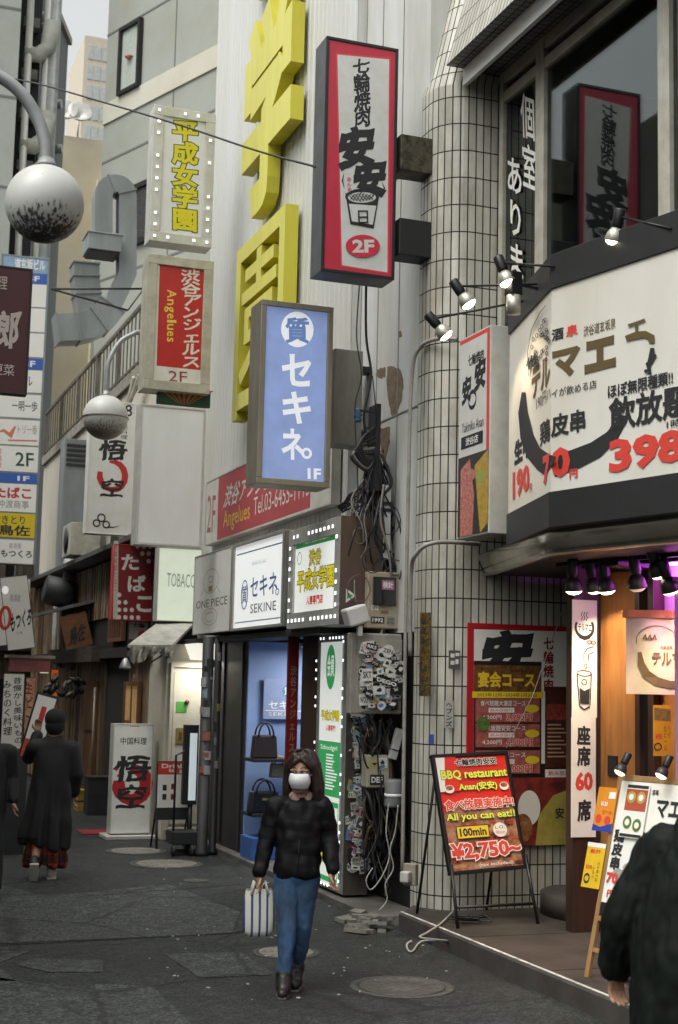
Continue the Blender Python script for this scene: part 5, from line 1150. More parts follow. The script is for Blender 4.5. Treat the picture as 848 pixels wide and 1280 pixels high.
# neon sign and purple strip
nz = 2.9; pk = M((1, .3, .95), .4, dirt=0, emit=9, key='neon')
t = thing('neon_sign', 'pink neon ring logo glowing on the wall above the bar door', 'neon sign', (5.62+.3+sin(A2)*.95, 10.02-cos(A2)*.95, 2.62), -(pi/2-A2)); b = MB(); b.tube([(.13*cos(k*pi/12), -.03, .13*sin(k*pi/12)) for k in range(25)], .009, pk, 6); b.build('ring', t); b = MB()
for k in (-1, 0, 1): b.tube([(k*.045, -.03, .05), (k*.045+.015, -.03, .02), (k*.045-.01, -.03, -.02), (k*.045+.01, -.03, -.06)], .008, pk, 6)
b.build('steam_mark', t)
pl_ = bpy.data.lights.new('purple', 'AREA'); pl_.energy = 20; pl_.color = (.8, .12, 1); pl_.shape = 'RECTANGLE'; pl_.size = 1.6; pl_.size_y = .05
t = thing('led_batten', 'purple glowing strip light tucked under the canopy ceiling', 'strip light', (5.62+.3+sin(A2)*1.6-.12, 10.02-cos(A2)*1.6, 2.96), -(pi/2-A2)); b = MB(); b.box(-.8, .8, -.02, .02, 0, .02, M((.75, .1, 1), .4, dirt=0, emit=10)); b.build('tube', t)
lo = bpy.data.objects.new('strip_glow', pl_); COL.objects.link(lo); lo.parent = t; lo.location = (0, .03, -.01); lo.rotation_euler = (radians(60), 0, 0)
# spotlights
hous = M((.018, .018, .02), .4, .3, dirt=.1); lens_ = M((1, .86, .6), .4, dirt=0, emit=14, key='lens'); refl = M((.5, .48, .42), .3, .6, dirt=.1); reflk = M((.05, .045, .045), .35, .5, dirt=.1)
def spot(label, loc, aim, rod_to, energy=12, s=1.0, group=None, col=(1, .8, .5), ang=70, onlens=14, rf=None):
    t = thing('spotlight', label, 'spotlight', loc, 0, group); d = (V(aim)-V(loc)).normalized(); q = d.to_track_quat('Z', 'Y').to_matrix().to_4x4()
    b = MB(); b.lathe([(.03*s, -.12*s), (.036*s, -.11*s), (.036*s, -.02*s), (.03*s, 0)], hous, n=14, T=q); b.build('lamp_head', t)
    b = MB(); b.lathe([(.03*s, 0), (.05*s, .03*s), (.062*s, .08*s), (.058*s, .085*s), (.03*s, .03*s)], rf or refl, n=16, T=q); b.build('reflector', t)
    b = MB(); b.lathe([(.054*s, .07*s), (.05*s, .09*s), (.03*s, .105*s), (.0, .11*s)], M((1, .86, .6), .4, dirt=0, emit=onlens*.5, key='lens'), n=14, T=q); b.build('bulb', t)
    if rod_to is not None:
        r = V(rod_to)-V(loc); b = MB(); b.tube([q @ V((0, 0, -.07*s)), r], .009, hous, 6); b.build('arm', t)
    if energy:
        L_ = bpy.data.lights.new('spot', 'SPOT'); L_.energy = energy; L_.color = col; L_.spot_size = radians(ang); L_.spot_blend = .7; L_.shadow_soft_size = .04
        lo = bpy.data.objects.new('bulb_glow', L_); COL.objects.link(lo); lo.parent = t; lo.matrix_local = (Matrix.Translation(d*.1*s) @ d.to_track_quat('-Z', 'Y').to_matrix().to_4x4())
    return t
def facept(u, z, off=0):  # on the right bay face
    return (VX+sin(A2)*u-cos(A2)*off, VY-cos(A2)*u-sin(A2)*off, z)
def facel(u, z, off=0): return (VX+sin(A1)*u-cos(A1)*off, VY+cos(A1)*u+sin(A1)*off, z)
ztop = ZT_+.16
for (px, py, Y, aim, rod, lab) in (((771, 285, 8.35, facept(.35, 4.2), facept(1.2, ztop-.02, .02), 'spotlight over the tap drawing, highest on the signboard')),
        ((630, 340, 9.35, facel(.1, 4.2), facept(.05, ztop, .02), 'spotlight on a long arm above the corner of the signboard')),
        ((578, 368, 9.75, facel(.5, 4.2), facel(.35, ztop-.02, .02), 'second spotlight from the left tip over the pillar')),
        ((548, 408, 10.1, facel(.9, 4.1), facel(.8, ztop-.03, .02), 'leftmost spotlight, in front of the tiled pillar'))):
    lp = P(px, py, Y=Y); spot(lab, lp, (V(aim)-lp)*.0+V(aim), rod, 55, 1.12, 'spotlights over the bar signboard', ang=80)
lp = facel(.28, ztop-.12, .22); t = thing('floodlight', 'boxy black floodlight hanging at the corner of the signboard', 'floodlight', lp, radians(10)); b = MB(); b.box(-.05, .05, -.05, .05, -.02, .16, hous); b.build('body', t, .008); b = MB(); b.lathe([(.055, -.16), (.055, -.02)], refl, n=16); b.build('shade', t); b = MB(); b.box(.0, .25, -.01, .01, .06, .08, hous); b.build('arm', t)
for k, (px, py, dx, lab) in enumerate(((717, 722, -.1, 'leftmost lit canopy spotlight above the standing seat banner'), (741, 722, .12, 'tilted canopy spotlight second from the pillar side'), (757, 722, 0, 'canopy spotlight shining on the orange timber panel'), (795, 718, .0, 'dark hanging canopy spotlight left of the pink neon ring'), (819, 702, .25, 'canopy spotlight tilted towards the neon ring'), (834, 722, .2, 'lowest canopy spotlight beside the neon ring'))):
    lp = P(px, py, Y=(9.55, 9.7, 9.45, 9.1, 8.8, 8.75)[k]); spot(lab, lp, lp+V((dx+.22, .12, -1)), (lp.x, lp.y+.05, 3.0), (90, 70, 110, 0, 90, 110)[k], 1.2, 'spotlights under the bar canopy', ang=105, rf=reflk, onlens=(14, 8, 14, .4, 12, 10)[k])
t = thing('lighting_track', 'dark lighting track carrying the canopy spotlights', 'track', (5.55, 9.3, 2.97), -(pi/2-A2)); b = MB(); b.box(-.6, 1.6, -.02, .02, 0, .03, hous); b.build('rail', t); b = MB(); b.box(-.6, 1.6, .25, .29, 0, .03, hous); b.build('rail', t); b = MB(); b.box(-.1, .1, -.03, .3, -.03, 0, hous); b.build('driver_box', t); b = MB(); b.box(.7, .9, -.03, .3, -.03, 0, hous); b.build('driver_box', t)
# little side sign by the pillar
sd_ = thing('side_sign', 'small white box sign with meat photo and brush logo beside the signboard', 'sign', (5.1, 10.8, 3.27), -pi/2)
o, rz, w, h = planar('X', 5.1, [(573, 430), (612, 402), (612, 665), (573, 675)]); sd_.location = o
b = MB(); b.box(-w/2, w/2, .004, .24, -.0, h, M((.58, .58, .55), .45, .1, dirt=.15)); b.build('box', sd_, .006)
b = MB(); a = Art(b, -w/2, w/2, 0, h, .002); a.rect(.02, .01, .98, .99, M((.6, .6, .57), .45, dirt=.08)); a.rect(.02, .01, .98, .03, rd); a.rect(.9, .01, .98, .99, rd)
a.vtext('安', .1, .2, .42, .34, mInk, .09, brush=True); a.vtext('安', .5, .14, .88, .3, mInk, .09, brush=True); a.text('七輪焼肉', .3, .1, .8, .16, mInk, .04); a.ring(.45, .33, .12, .04, .02, mInk); a.text('Yakiniku Anan', .12, .43, .82, .48, mInk, 0)
a.rect(.1, .5, .8, .56, mInk); a.text('渋谷店', .25, .51, .65, .55, mW, .03); a.rect(.02, .6, .98, .99, M((.045, .035, .03), .5)); meat = M((.42, .07, .05), .45, dirt=.6, sc=30, col2=(.5, .3, .24))
a.poly([(.1, .66), (.4, .62), (.55, .8), (.5, .99), (.1, .99)], meat); a.poly([(.55, .66), (.98, .6), (.98, .95), (.75, .99)], M((.5, .33, .05), .4, dirt=.4, sc=20)); a.ell(.4, .7, .2, .03, meat); a.ell(.75, .72, .15, .03, M((.3, .35, .08), .5)); b.build('face', sd_)
# ================================================================ POSTERS, BANNERS, BOARDS
food = M((.2, .045, .02), .4, dirt=.9, sc=22, col2=(.45, .22, .08)); green = M((.12, .2, .04), .5, dirt=.5, sc=30); pw = M((.76, .75, .71), .4, dirt=.05); prd = M(G('b01c28'), .4, dirt=.06); py_ = M(G('e0c030'), .4, dirt=.04); pbk = M((.02, .016, .015), .4, dirt=.3)
t = thing('wall_poster', 'large red framed grill course poster on the tiled wall behind the food board', 'poster', (0, 0, 0)); qd = [(585, 780), (716, 782), (716, 1058), (583, 1057)]; o, rz, w, h = planar('Y', WY-.02, qd); t.location = o
b = MB(); b.box(-w/2, w/2, .0, .016, 0, h, prd); b.build('backing', t)
b = MB(); a = Art(b, -w/2, w/2, 0, h, -.001, qd); a.rect(592, 788, 716, 960, pw); a.rect(590, 955, 716, 1057, pbk)
a.vtext('安', 600, 788, 668, 850, mInk, .1, brush=True); a.vtext('七輪焼肉', 678, 795, 692, 865, M(G('8a2030'), .4), .05)
a.rect(592, 827, 676, 968, pbk); a.rect(592, 832, 676, 866, M((.22, .1, .03), .4, dirt=.8, sc=25)); a.text('宴会コース', 597, 840, 668, 860, py_, .06, out=M((.3, .05, .03), .5), ow=.05); a.rect(590, 865, 678, 873, py_); a.text('2023年12月~2024年1月31日', 596, 866.5, 670, 871.5, mInk, .0)
for y0, s, pr in ((874, '食べ放題大満足コース', '3,980円'), (905, '食べ放題安安コース', '4,500円'), (938, '食べ放題極コース', '5,000円')):
    a.rect(594, y0, 674, y0+29, M((.45, .12, .1), .4, dirt=.5, sc=14)); a.text(s, 600, y0+2, 656, y0+9, pw, .02, out=mInk, ow=.05); a.rect(610, y0+11, 642, y0+17, pw); a.text('飲み放題付', 612, y0+12, 640, y0+16, rd, .0); a.text(pr, 632, y0+18, 664, y0+28, rd, .06, out=pw, ow=.06); a.text('4,200円', 602, y0+20, 626, y0+26, pw, .02); a.ell(664, y0+12, 9, 5, py_)
a.ell(603, 905, 8, 9, green); a.rect(680, 858, 714, 960, M((.1, .03, .02), .4, dirt=.6, sc=18)); a.rect(682, 880, 713, 900, M((.35, .06, .04), .4, dirt=.6, sc=30))
for k in range(9): a.rect(683, 905+k*5, 700+(k % 3)*4, 907+k*5, M((.5, .3, .2), .5))
a.rect(680, 962, 716, 972, pw); a.text('飲み放題', 684, 964, 712, 970, rd, .02); a.rect(592, 972, 716, 1057, M((.3, .035, .03), .4, dirt=.6, sc=9, col2=(.06, .02, .015))); a.poly([(668, 1057), (672, 1020), (690, 995), (716, 985), (716, 1057)], M((.45, .36, .08), .4, dirt=.3, sc=6)); a.ell(660, 1010, 14, 22, pw); a.ell(652, 1035, 12, 18, food); a.text('安', 693, 1010, 704, 1024, mInk, .05); b.build('sheet', t)
b = MB(); b.tube([P(706, 755, Y=11.0), P(666, 870, Y=11.1), P(633, 935, Y=11.15)], .004, M((.5, .5, .48), .4, .4), 6); tag(b.build('guy_wire'), 'thin pale wire slanting across the wall poster', 'wire')
# banners on the corner post
for qd, lab, kind in (([(716, 750), (747, 750), (746, 896), (715, 898)], 'white strip banner with a tap and beer glass drawing on the entrance post', 0), ([(715, 898), (746, 896), (744, 1048), (714, 1045)], 'white strip banner with black and red seat count writing below the tap banner', 1)):
    o, rz, w, h = planar('Y', 9.985, qd); t = thing('strip_banner', lab, 'banner', o); b = MB(); b.box(-w/2, w/2, 0, .008, 0, h, pw); a = Art(b, -w/2, w/2, 0, h, -.001, qd)
    if kind == 0:
        a.arc(731, 785, 11, 13, 150, 395, 3, mInk, w1=3); a.arc(731, 783, 11, 15, 190, 350, [1, 3, 5, 6, 5, 3, 1], mInk, n=6); a.text('テルマエ', 723, 780, 740, 790, mInk, .04)
        for k in range(3): a.strip([(727+k*3, 776), (728.5+k*3, 772), (727+k*3, 769), (728.5+k*3, 765)], 1, mInk)
        a.strip([(730, 827), (730, 818), (734, 811), (742, 808)], 1.2, mInk); a.strip([(735, 827), (736, 818), (742, 815)], 1.2, mInk); a.ring(737, 803, 2.5, 2, 1, mInk, 12); a.ring(742, 803, 2.5, 2, 1, mInk, 12); a.ring(732, 833, 1.6, 3, .8, mInk, 12)
        a.ring(730, 842, 9, 3.5, 1, mInk); a.strip([(721, 842), (724, 882)], 1.2, mInk); a.strip([(739, 842), (737, 882)], 1.2, mInk); a.strip([(724, 883), (730, 887), (737, 883)], 2, mInk); a.poly([(724, 860), (725, 880), (736, 880), (737, 860), (730, 864)], mInk); a.ring(730, 853, 3, 3.4, .9, mInk)
    else: a.vtext('座席', 721, 907, 739, 960, mInk, .07); a.text('60', 719, 966, 741, 990, rd, .08); a.vtext('席', 721, 1000, 739, 1028, mInk, .07)
    b.build('sheet', t)
# cloth flag
fo = P(815, 868, Y=9.0); t = thing('cloth_flag', 'cream cloth flag with a brush bowl logo hanging at the bar door', 'flag', (P(783, 868, Y=9.35).x, 9.35, fo.z), -radians(28))
b = MB(); n = 20; hz = 1.0*(P(800, 773, Y=9.35).z-fo.z); ww = .5; cloth = M((.6, .54, .4), .85, dirt=.1); vs = []; fs = []
def wav(x, z): return .012*sin(x*22+z*3)+.02*sin(x*9+1)*(1-z/hz)
for i in range(n+1):
    for j in range(9): x = ww*i/n; z = hz*j/8; vs.append((x, wav(x, z), z))
for i in range(n):
    for j in range(8): k = i*9+j; fs.append((k, k+9, k+10, k+1))
b.add(vs, fs, cloth, True); b.build('cloth', t)
b = MB(); a = Art(b, 0, ww, 0, hz, -.006); fi = M((.13, .09, .035), .8, dirt=0); a.arc(.55, .52, .42, .32, 170, 330, [.04, .12, .15, .15, .14, .1, .04], fi, n=12) if False else None
a.strip([(.2, .45), (.22, .6), (.3, .74), (.45, .83), (.65, .87), (.85, .84)], [.05, .1, .12, .12, .1, .06], fi); a.text('テルマエ', .38, .45, .95, .62, fi, .06); a.text('大衆酒場', .5, .36, .68, .41, fi, .02); a.text('泉', .7, .36, .78, .41, rd, .04); a.arc(.45, .3, .3, .2, 20, 190, .01, fi)
for k in range(3): a.strip([(.25+k*.07, .28), (.28+k*.07, .22), (.3+k*.07, .29)], .03, fi)
for i, v in enumerate(b.v): b.v[i] = (v[0], v[1]+wav(v[0], v[2])-.004, v[2])
b.build('print', t)
b = MB(); b.box(-.03, ww+.03, -.02, .03, hz, hz+.06, ow); b.build('rail', t, .004)
# small notices
for qd, lab, c, Y in (([(817, 883), (840, 880), (838, 946), (817, 944)], 'yellow notice on the bar door under the cloth flag', py_, 9.0),):
    o, rz, w, h = planar('Y', Y, qd); t = thing('door_notice', lab, 'notice', o); b = MB(); b.box(-w/2, w/2, 0, .004, 0, h, M(G('d89a28'), .5)); a = Art(b, -w/2, w/2, 0, h, -.001, qd); a.rect(818, 886, 839, 902, M((.25, .16, .05), .5, dirt=.5, sc=30)); a.text('¥90', 819, 918, 827, 926, rd, .04); a.ring(822, 934, 4, 4, 1.5, mInk, 12); a.vtext('生ビール', 829, 908, 833, 940, mInk, 0); a.vtext('ハイ', 834, 906, 838, 925, mInk, 0); b.build('sheet', t)
# red food board on black easel
q = [P(545, 945, Y=10.75), P(637, 937, Y=10.9), P(659, 1084, Y=10.75), P(562, 1096, Y=10.6)]
bb = thing('food_board', 'black framed red food menu board leaning on an easel at the pillar', 'signboard', P(605, 1150, Z=.15)); bo = bb.location.copy()
# board plane: tilted rectangle
bot = (P(562, 1096, Y=10.55)+P(659, 1084, Y=10.62))/2; wv = (P(659, 1084, Y=10.62)-P(562, 1096, Y=10.55)); W_ = wv.length; top = (P(541, 945, Y=10.8)+P(638, 937, Y=10.87))/2; xv = wv.normalized(); up = (top-bot); H_ = up.length; nv = xv.cross(up.normalized())
Tm = Matrix((( xv.x, -nv.x, up.normalized().x, bot.x-bo.x), (xv.y, -nv.y, up.normalized().y, bot.y-bo.y), (xv.z, -nv.z, up.normalized().z, bot.z-bo.z), (0, 0, 0, 1)))
fm = M((.015, .015, .016), .4, .3, dirt=.1)
def partT(b, name, bev=0): o = b.build(name, bb, bev); o.matrix_local = Tm; return o
b = MB(); b.frame(-W_/2, W_/2, 0, H_, .03, -.015, .03, fm); b.box(-W_/2+.01, W_/2-.01, .005, .025, .01, H_-.01, fm); partT(b, 'frame', .004)
b = MB(); qd = [(541, 945), (638, 937), (659, 1084), (562, 1096)]; a = Art(b, -W_/2, W_/2, 0, H_, .002, qd); a.b = (-W_/2, W_/2, 0, H_)
a.h = lambda u, v: (u, v); bred = M(G('d82c24'), .35, dirt=.1, sc=6)
a.rect(.03, .02, .97, .98, bred); a.poly([(.03, .98), (.03, .5), (.3, .42), (.97, .4), (.97, .98)], M((.25, .05, .03), .4, dirt=.8, sc=10, col2=(.5, .3, .18))); rnd = random.Random(12)
for k in range(46): x, y = rnd.uniform(.08, .92), rnd.uniform(.6, .94); a.ell(x, y, rnd.uniform(.03, .09), rnd.uniform(.015, .04), rnd.choice([food, M((.4, .07, .04), .4, dirt=.5, sc=25), M((.1, .03, .02), .5), M((.5, .26, .12), .5, dirt=.4, sc=25)]), 12)
a.rect(.03, .02, .16, .32, pw); a.poly([(.16, .02), (.1, .32), (.3, .32), (.3, .02)], bred)
a.text('七輪焼肉安安', .28, .05, .82, .11, mInk, .06, out=pw, ow=.1); lime = M(G('d8dc50'), .4, dirt=0)
a.text('BBQ restaurant', .08, .14, .94, .23, lime, .06, out=mInk, ow=.06); a.text('Anan(安安)', .28, .25, .78, .33, lime, .06, out=mInk, ow=.06)
for x in (.16, .87): a.ell(x, .3, .06, .035, pw); a.ell(x, .29, .045, .02, food)
a.text('食べ放題実施中!', .06, .39, .96, .48, rd, .05, out=pw, ow=.08); a.text('All you can eat!!', .06, .5, .95, .58, lime, .05, out=mInk, ow=.07)
a.rect(.16, .61, .58, .72, mInk); a.rect(.17, .618, .57, .712, py_); a.text('100min', .2, .63, .54, .70, mInk, .06); a.ell(.72, .665, .09, .06, pw); a.text('L.O.', .66, .63, .78, .655, mInk, .0); a.text('90min', .66, .67, .78, .7, rd, 0)
a.text('¥2,750~', .05, .75, .95, .9, rd, .07, out=pw, ow=.08); a.text('(tax included)', .38, .925, .82, .96, pw, .02)
partT(b, 'menu_sheet')
# legs of the easel
zf = .15-bo.z
for s in (-1, 1):
    ft = Tm @ V((s*(W_/2-.015), .0, 0)); bl_ = V((ft.x+s*.02-(.0), ft.y-.18, 0)); b = MB(); b.tube([ft+V((0, 0, .1)), bl_], .014, fm, 8); b.build('leg', bb)
    tp = Tm @ V((s*(W_/2-.03), .04, H_-.1)); bk = V((tp.x-.02, tp.y+.3, 0)); b = MB(); b.tube([tp, bk], .012, fm, 8); b.build('leg', bb)
b = MB(); f0 = Tm @ V((-W_/2, 0, 0)); f1 = Tm @ V((W_/2, 0, 0)); b.tube([V((f0.x, f0.y-.12, .15)), V((f1.x, f1.y-.12, .15))], .012, fm, 8); b.build('crossbar', bb)
b = MB(); c0_ = P(585, 1140, Y=10.55); rnd = random.Random(3)
b.tube(spl([c0_+V((rnd.uniform(-.12, .2), rnd.uniform(-.1, .1), rnd.uniform(-.0, .05)-c0_.z+.17)) for k in range(16)]), .008, mK, 6); tag(b.build('cable_coil'), 'loose black cable coiled on the paving under the food board', 'cable')
# A-frame sandwich board
af = thing('sandwich_board', 'wooden A-frame menu board with black and red writing by the bar door', 'signboard', P(790, 1190, Z=.15)); ao = af.location.copy(); aw_ = wood((.33, .19, .08), (.24, .13, .05), 3, st=8, r=.5)
bl0 = P(742, 1150, Y=8.5); br0 = P(812, 1183, Y=8.05); tl0 = P(767, 967, Y=8.62); tr0 = P(833, 985, Y=8.2)
xv = (br0-bl0); xv.z = 0; W_ = .62; xv.normalize(); bot = bl0.copy(); upv = (tl0-bl0); H_ = upv.length; upn = (upv-xv*upv.dot(xv)).normalized(); nv = xv.cross(upn)
Ta = Matrix(((xv.x, -nv.x, upn.x, bot.x-ao.x), (xv.y, -nv.y, upn.y, bot.y-ao.y), (xv.z, -nv.z, upn.z, bot.z-ao.z), (0, 0, 0, 1)))
def partA(b, name, bev=0): o = b.build(name, af, bev); o.matrix_local = Ta; return o
zf = -(bot.z-.15)/upn.z
b = MB(); b.box(0, .035, 0, .03, zf, H_, aw_); partA(b, 'leg', .004); b = MB(); b.box(W_-.035, W_, 0, .03, zf, H_, aw_); partA(b, 'leg', .004); b = MB(); b.box(.035, W_-.035, 0, .03, H_-.04, H_, aw_); partA(b, 'rail', .004)
b = MB(); b.box(.035, W_-.035, 0, .03, 0, .035, aw_); partA(b, 'rail', .004)
b = MB(); b.box(.035, W_-.035, .0, .025, zf*.55, zf*.55+.03, aw_); partA(b, 'rail', .004)
for s in (0, W_-.035):
    p_a = Ta @ V((s+.017, .03, H_-.03)); p_b = Ta @ V((s+.017, .0, 0)); n_ = V((-nv.x, -nv.y, 0)).normalized(); b = MB(); b.tube([p_a, V((p_b.x+n_.x*.55, p_b.y+n_.y*.55, 0))], .018, aw_, 4); b.build('rear_leg', af)
b = MB(); b.box(.035, W_-.035, .008, .02, .035, H_-.04, mK); a = Art(b, .035, W_-.035, .035, H_-.04, .006); a.fill(pw); a.rect(0, .9, 1, 1, pbk); 
for k in range(10): a.ell(random.Random(k).uniform(.1, .9), random.Random(k+50).uniform(.62, .9), .12, .04, M((.38, .39, .36), .5, dirt=.4, sc=14), 12)
a.text('マエ', .6, .12, .97, .25, mInk, .06); a.text('酒場', .5, .05, .6, .09, mInk, .03); a.vtext('鶏皮串', .03, .36, .2, .66, mInk, .08); a.vtext('生中', .4, .36, .56, .58, mInk, .07); a.vtext('飲放題', .74, .34, .92, .62, mInk, .08); a.text('70', .02, .68, .2, .76, rd, .07); a.vtext('円', .06, .8, .18, .86, rd, .05); a.text('190', .3, .6, .58, .69, rd, .07); a.vtext('円', .4, .71, .52, .78, rd, .05); a.text('398', .66, .64, .98, .73, rd, .07); a.vtext('円', .76, .75, .88, .82, rd, .05)
partA(b, 'menu_sheet')
for loc, sz, lab, k in (((.1, -.012, H_-.42), (.2, .36), 'food photo flyer pinned to the top of the sandwich board', 0), ((-.14, -.012, H_-.4), (.17, .3), 'orange and blue flyer taped to the left edge of the sandwich board', 1), ((-.15, -.012, H_-.78), (.16, .3), 'yellow price flyer taped low on the left edge of the sandwich board', 2)):
    t = thing('flyer', lab, 'flyer', (0, 0, 0)); b = MB(); w, h = sz; b.box(0, w, 0, .003, 0, h, (pw, M(G('d88a28'), .45), M(G('dcb428'), .45))[k]); a = Art(b, 0, w, 0, h, -.0005)
    if k == 0: a.rect(.05, .02, .95, .08, mInk); a.rect(.05, .1, .95, .5, M((.42, .08, .04), .5)); [a.ell(x, y, .18, .11, M((.45, .36, .1), .5, dirt=.3, sc=30)) for x, y in ((.28, .25), (.7, .25))]; [a.ell(x, y, .18, .12, green) for x, y in ((.28, .72), (.7, .76))]; [a.ell(x, y, .1, .06, pw) for x, y in ((.28, .25), (.7, .25), (.28, .72), (.7, .76))]; a.rect(.05, .93, .95, .98, mInk)
    if k == 1: a.poly([(0, 1), (0, .85), (.4, .9), (1, .8), (1, 1)], M(G('28409a'), .5)); a.text('¥130', .25, .32, .6, .44, pw, .05, out=rd, ow=.05); [a.ell(x, y, .16, .1, rd) for x, y in ((.25, .72), (.72, .74))]; a.text('ビール', .4, .5, .9, .6, rd, .05); a.rect(.6, .1, .95, .25, pw)
    if k == 2: a.rect(.0, .0, 1, .1, pw); a.text('乾杯', .2, .14, .8, .24, rd, .05); a.text('¥190', .1, .5, .45, .6, rd, .05); a.ring(.25, .8, .14, .09, .05, mInk); a.vtext('ハイボール', .7, .4, .85, .85, mInk, .03); a.vtext('レモン', .5, .5, .62, .8, mInk, .02)
    o = b.build('sheet', t); M4 = Matrix.Translation(ao) @ Ta; p0 = M4 @ V(loc); t.matrix_world = Matrix.Translation(p0) @ Ta.to_3x3().to_4x4()
for s, lab in ((.1, 'left black clip lamp on top of the sandwich board'), (.45, 'right black clip lamp on top of the sandwich board')):
    p0 = Matrix.Translation(ao) @ Ta @ V((s, -.08, H_+.05)); spot(lab, p0, p0+V((-.1, .0, -.18)), (p0.x+.07, p0.y+.1, p0.z-.03), 1.2, .72, 'clip lamps on the sandwich board', col=(1, .95, .85), ang=100, onlens=4, rf=reflk)
# purple tinted pale curtain at the right margin
q = P(846, 720, Y=8.7); t = thing('doorway_curtain', 'pale pinkish curtain edge at the right margin of the bar door', 'curtain', (q.x-.02, 8.7, .9)); b = MB(); vs = []; fs = []
for i in range(13):
    for z in (0, 1.9): vs.append((.03*i, .02*sin(i*1.6), z))
for i in range(12): fs.append((2*i, 2*i+2, 2*i+3, 2*i+1))
b.add(vs, fs, M((.6, .52, .55), .8, dirt=.05), True); b.build('cloth', t); b = MB(); b.box(-.02, .4, -.01, .01, 1.9, 1.93, dw); b.build('rod', t)
# ================================================================ STREET LAMPS, WIRE
globe_m = M((.5, .5, .49), .45, dirt=.12, sc=4); lampgrey = M((.34, .36, .37), .45, .4, dirt=.25)
def globemat(name, split):
    m = bpy.data.materials.new(name); m.use_nodes = True; t = m.node_tree; b = t.nodes['Principled BSDF']; b.inputs['Roughness'].default_value = .4; b.inputs['Subsurface Weight'].default_value = .6; b.inputs['Subsurface Radius'].default_value = (.2, .2, .2)
    tc = t.nodes.new('ShaderNodeTexCoord'); sp = t.nodes.new('ShaderNodeSeparateXYZ'); t.links.new(tc.outputs['Object'], sp.inputs[0])
    mp = t.nodes.new('ShaderNodeMapping'); mp.inputs['Scale'].default_value = (1, 1, .22); t.links.new(tc.outputs['Object'], mp.inputs['Vector'])
    n = t.nodes.new('ShaderNodeTexNoise'); n.inputs['Scale'].default_value = 60; n.inputs['Detail'].default_value = 5; t.links.new(mp.outputs[0], n.inputs['Vector'])
    # streaky grime collected on the lower half of the globe
    mr = t.nodes.new('ShaderNodeMapRange'); mr.inputs[1].default_value = .0 if not split else .03; mr.inputs[2].default_value = -.26; mr.inputs[3].default_value = 0; mr.inputs[4].default_value = .5; t.links.new(sp.outputs['Z'], mr.inputs[0])
    ad = t.nodes.new('ShaderNodeMath'); ad.operation = 'ADD'; t.links.new(mr.outputs[0], ad.inputs[0]); t.links.new(n.outputs['Fac'], ad.inputs[1])
    cr = t.nodes.new('ShaderNodeValToRGB'); cr.color_ramp.elements[0].position = .68; cr.color_ramp.elements[1].position = .8 if not split else .95
    cr.color_ramp.elements[0].color = (.52, .52, .5, 1); cr.color_ramp.elements[1].color = (.05, .045, .035, 1) if not split else (.2, .17, .12, 1); t.links.new(ad.outputs[0], cr.inputs[0]); t.links.new(cr.outputs[0], b.inputs['Base Color'])
    return m
def lamp(label, c, r, armpts, split):
    t = thing('street_lamp', label, 'street lamp', c); b = MB(); gm = globemat('globe', split)
    n = 18; b.lathe([(max(.001, r*sin(pi*k/n)), -r*cos(pi*k/n)) for k in range(n+1)], gm, n=36); g = b.build('globe', t)
    if split: b = MB(); b.lathe([(r*1.0, -.012), (r*1.03, -.01), (r*1.03, .0), (r*1.0, .002)], M((.25, .22, .17), .6, .3, dirt=.3), n=36); b.build('joint_ring', t)
    b = MB(); b.tube(spl([V(p)-V(c) for p in armpts]), .035 if r > .19 else .03, lampgrey, 12); b.build('arm', t); b = MB(); b.lathe([(.07, r*.96), (.075, r*.98), (.05, r*1.08), (.04, r*1.2)], lampgrey, n=16); b.build('collar', t)
c = P(56, 255, Y=7.6); r = 47/1780*8.06
lamp('big dirty white globe lamp hanging from a curved grey arm at the top left', c, r, [c+V((0, 0, r*1.1)), P(57, 180, Y=7.6), P(48, 150, Y=7.6), P(28, 118, Y=7.6), P(0, 96, Y=7.6), P(-40, 80, Y=7.6), P(-120, 74, Y=7.6)], False)
c = P(132, 522, Y=19.4); r = 28/1780*19.9
lamp('smaller globe lamp with a brown seam round its middle, below the terrace railing', c, r, [c+V((0, 0, r*1.1)), P(133, 475, Y=19.4), P(137, 450, Y=19.4), P(150, 428, Y=19.42), P(166, 418, Y=19.42), P(178, 415, Y=19.45), P(230, 413, Y=19.5), P(262, 413, Y=19.6)], True)
b = MB(); b.tube(spl([P(-30, 92, Y=20), P(40, 103, Y=18), P(130, 128, Y=16.2), P(230, 158, Y=14.4), P(320, 188, Y=12.9), P(397, 209, Y=11.7)]), .011, mK, 6); tag(b.build('overhead_wire'), 'thin black wire slung across the alley to the red grill sign', 'wire')
# ================================================================ STANDING SIGN AND LEFT SIDE
def art_stand(a):
    red = M(G('b82830'), .45, dirt=.04); a.text('中国料理', 149, 922, 182, 931, mInk, .02); a.strip([(160, 908), (172, 908)], 1.2, M((.6, .3, .15), .5))
    ringlogo(a, 166, 981, 17.5, red, 17); a.vtext('悟', 141, 944, 189, 978, mInk, .045, fill=1.0, brush=True); a.vtext('空', 145, 980, 186, 1012, mInk, .04, fill=1.0, brush=True); [a.ell(x, y, 1.5, 2, red, 8) for x, y in ((145, 962), (148, 970), (144, 978))]
t = sign('standing_sign', 'white standing sign with black and red brush logo of the Chinese restaurant on the ground', 'sign', 'Y', 18.4, [(140, 905), (190, 905), (190, 1042), (140, 1042)], .22, .012, M((.55, .55, .53), .5, dirt=.1), M((.8, .81, .79), .4, dirt=.06), art_stand, inset=.004)
h0 = t.location.z; b = MB(); b.box(-.33, .33, -.12, .34, -h0+.0, -h0+.05, M((.55, .55, .53), .5, dirt=.15)); b.box(-.25, .25, .0, .22, -h0+.05, .0, mDark); b.build('base', t, .008)
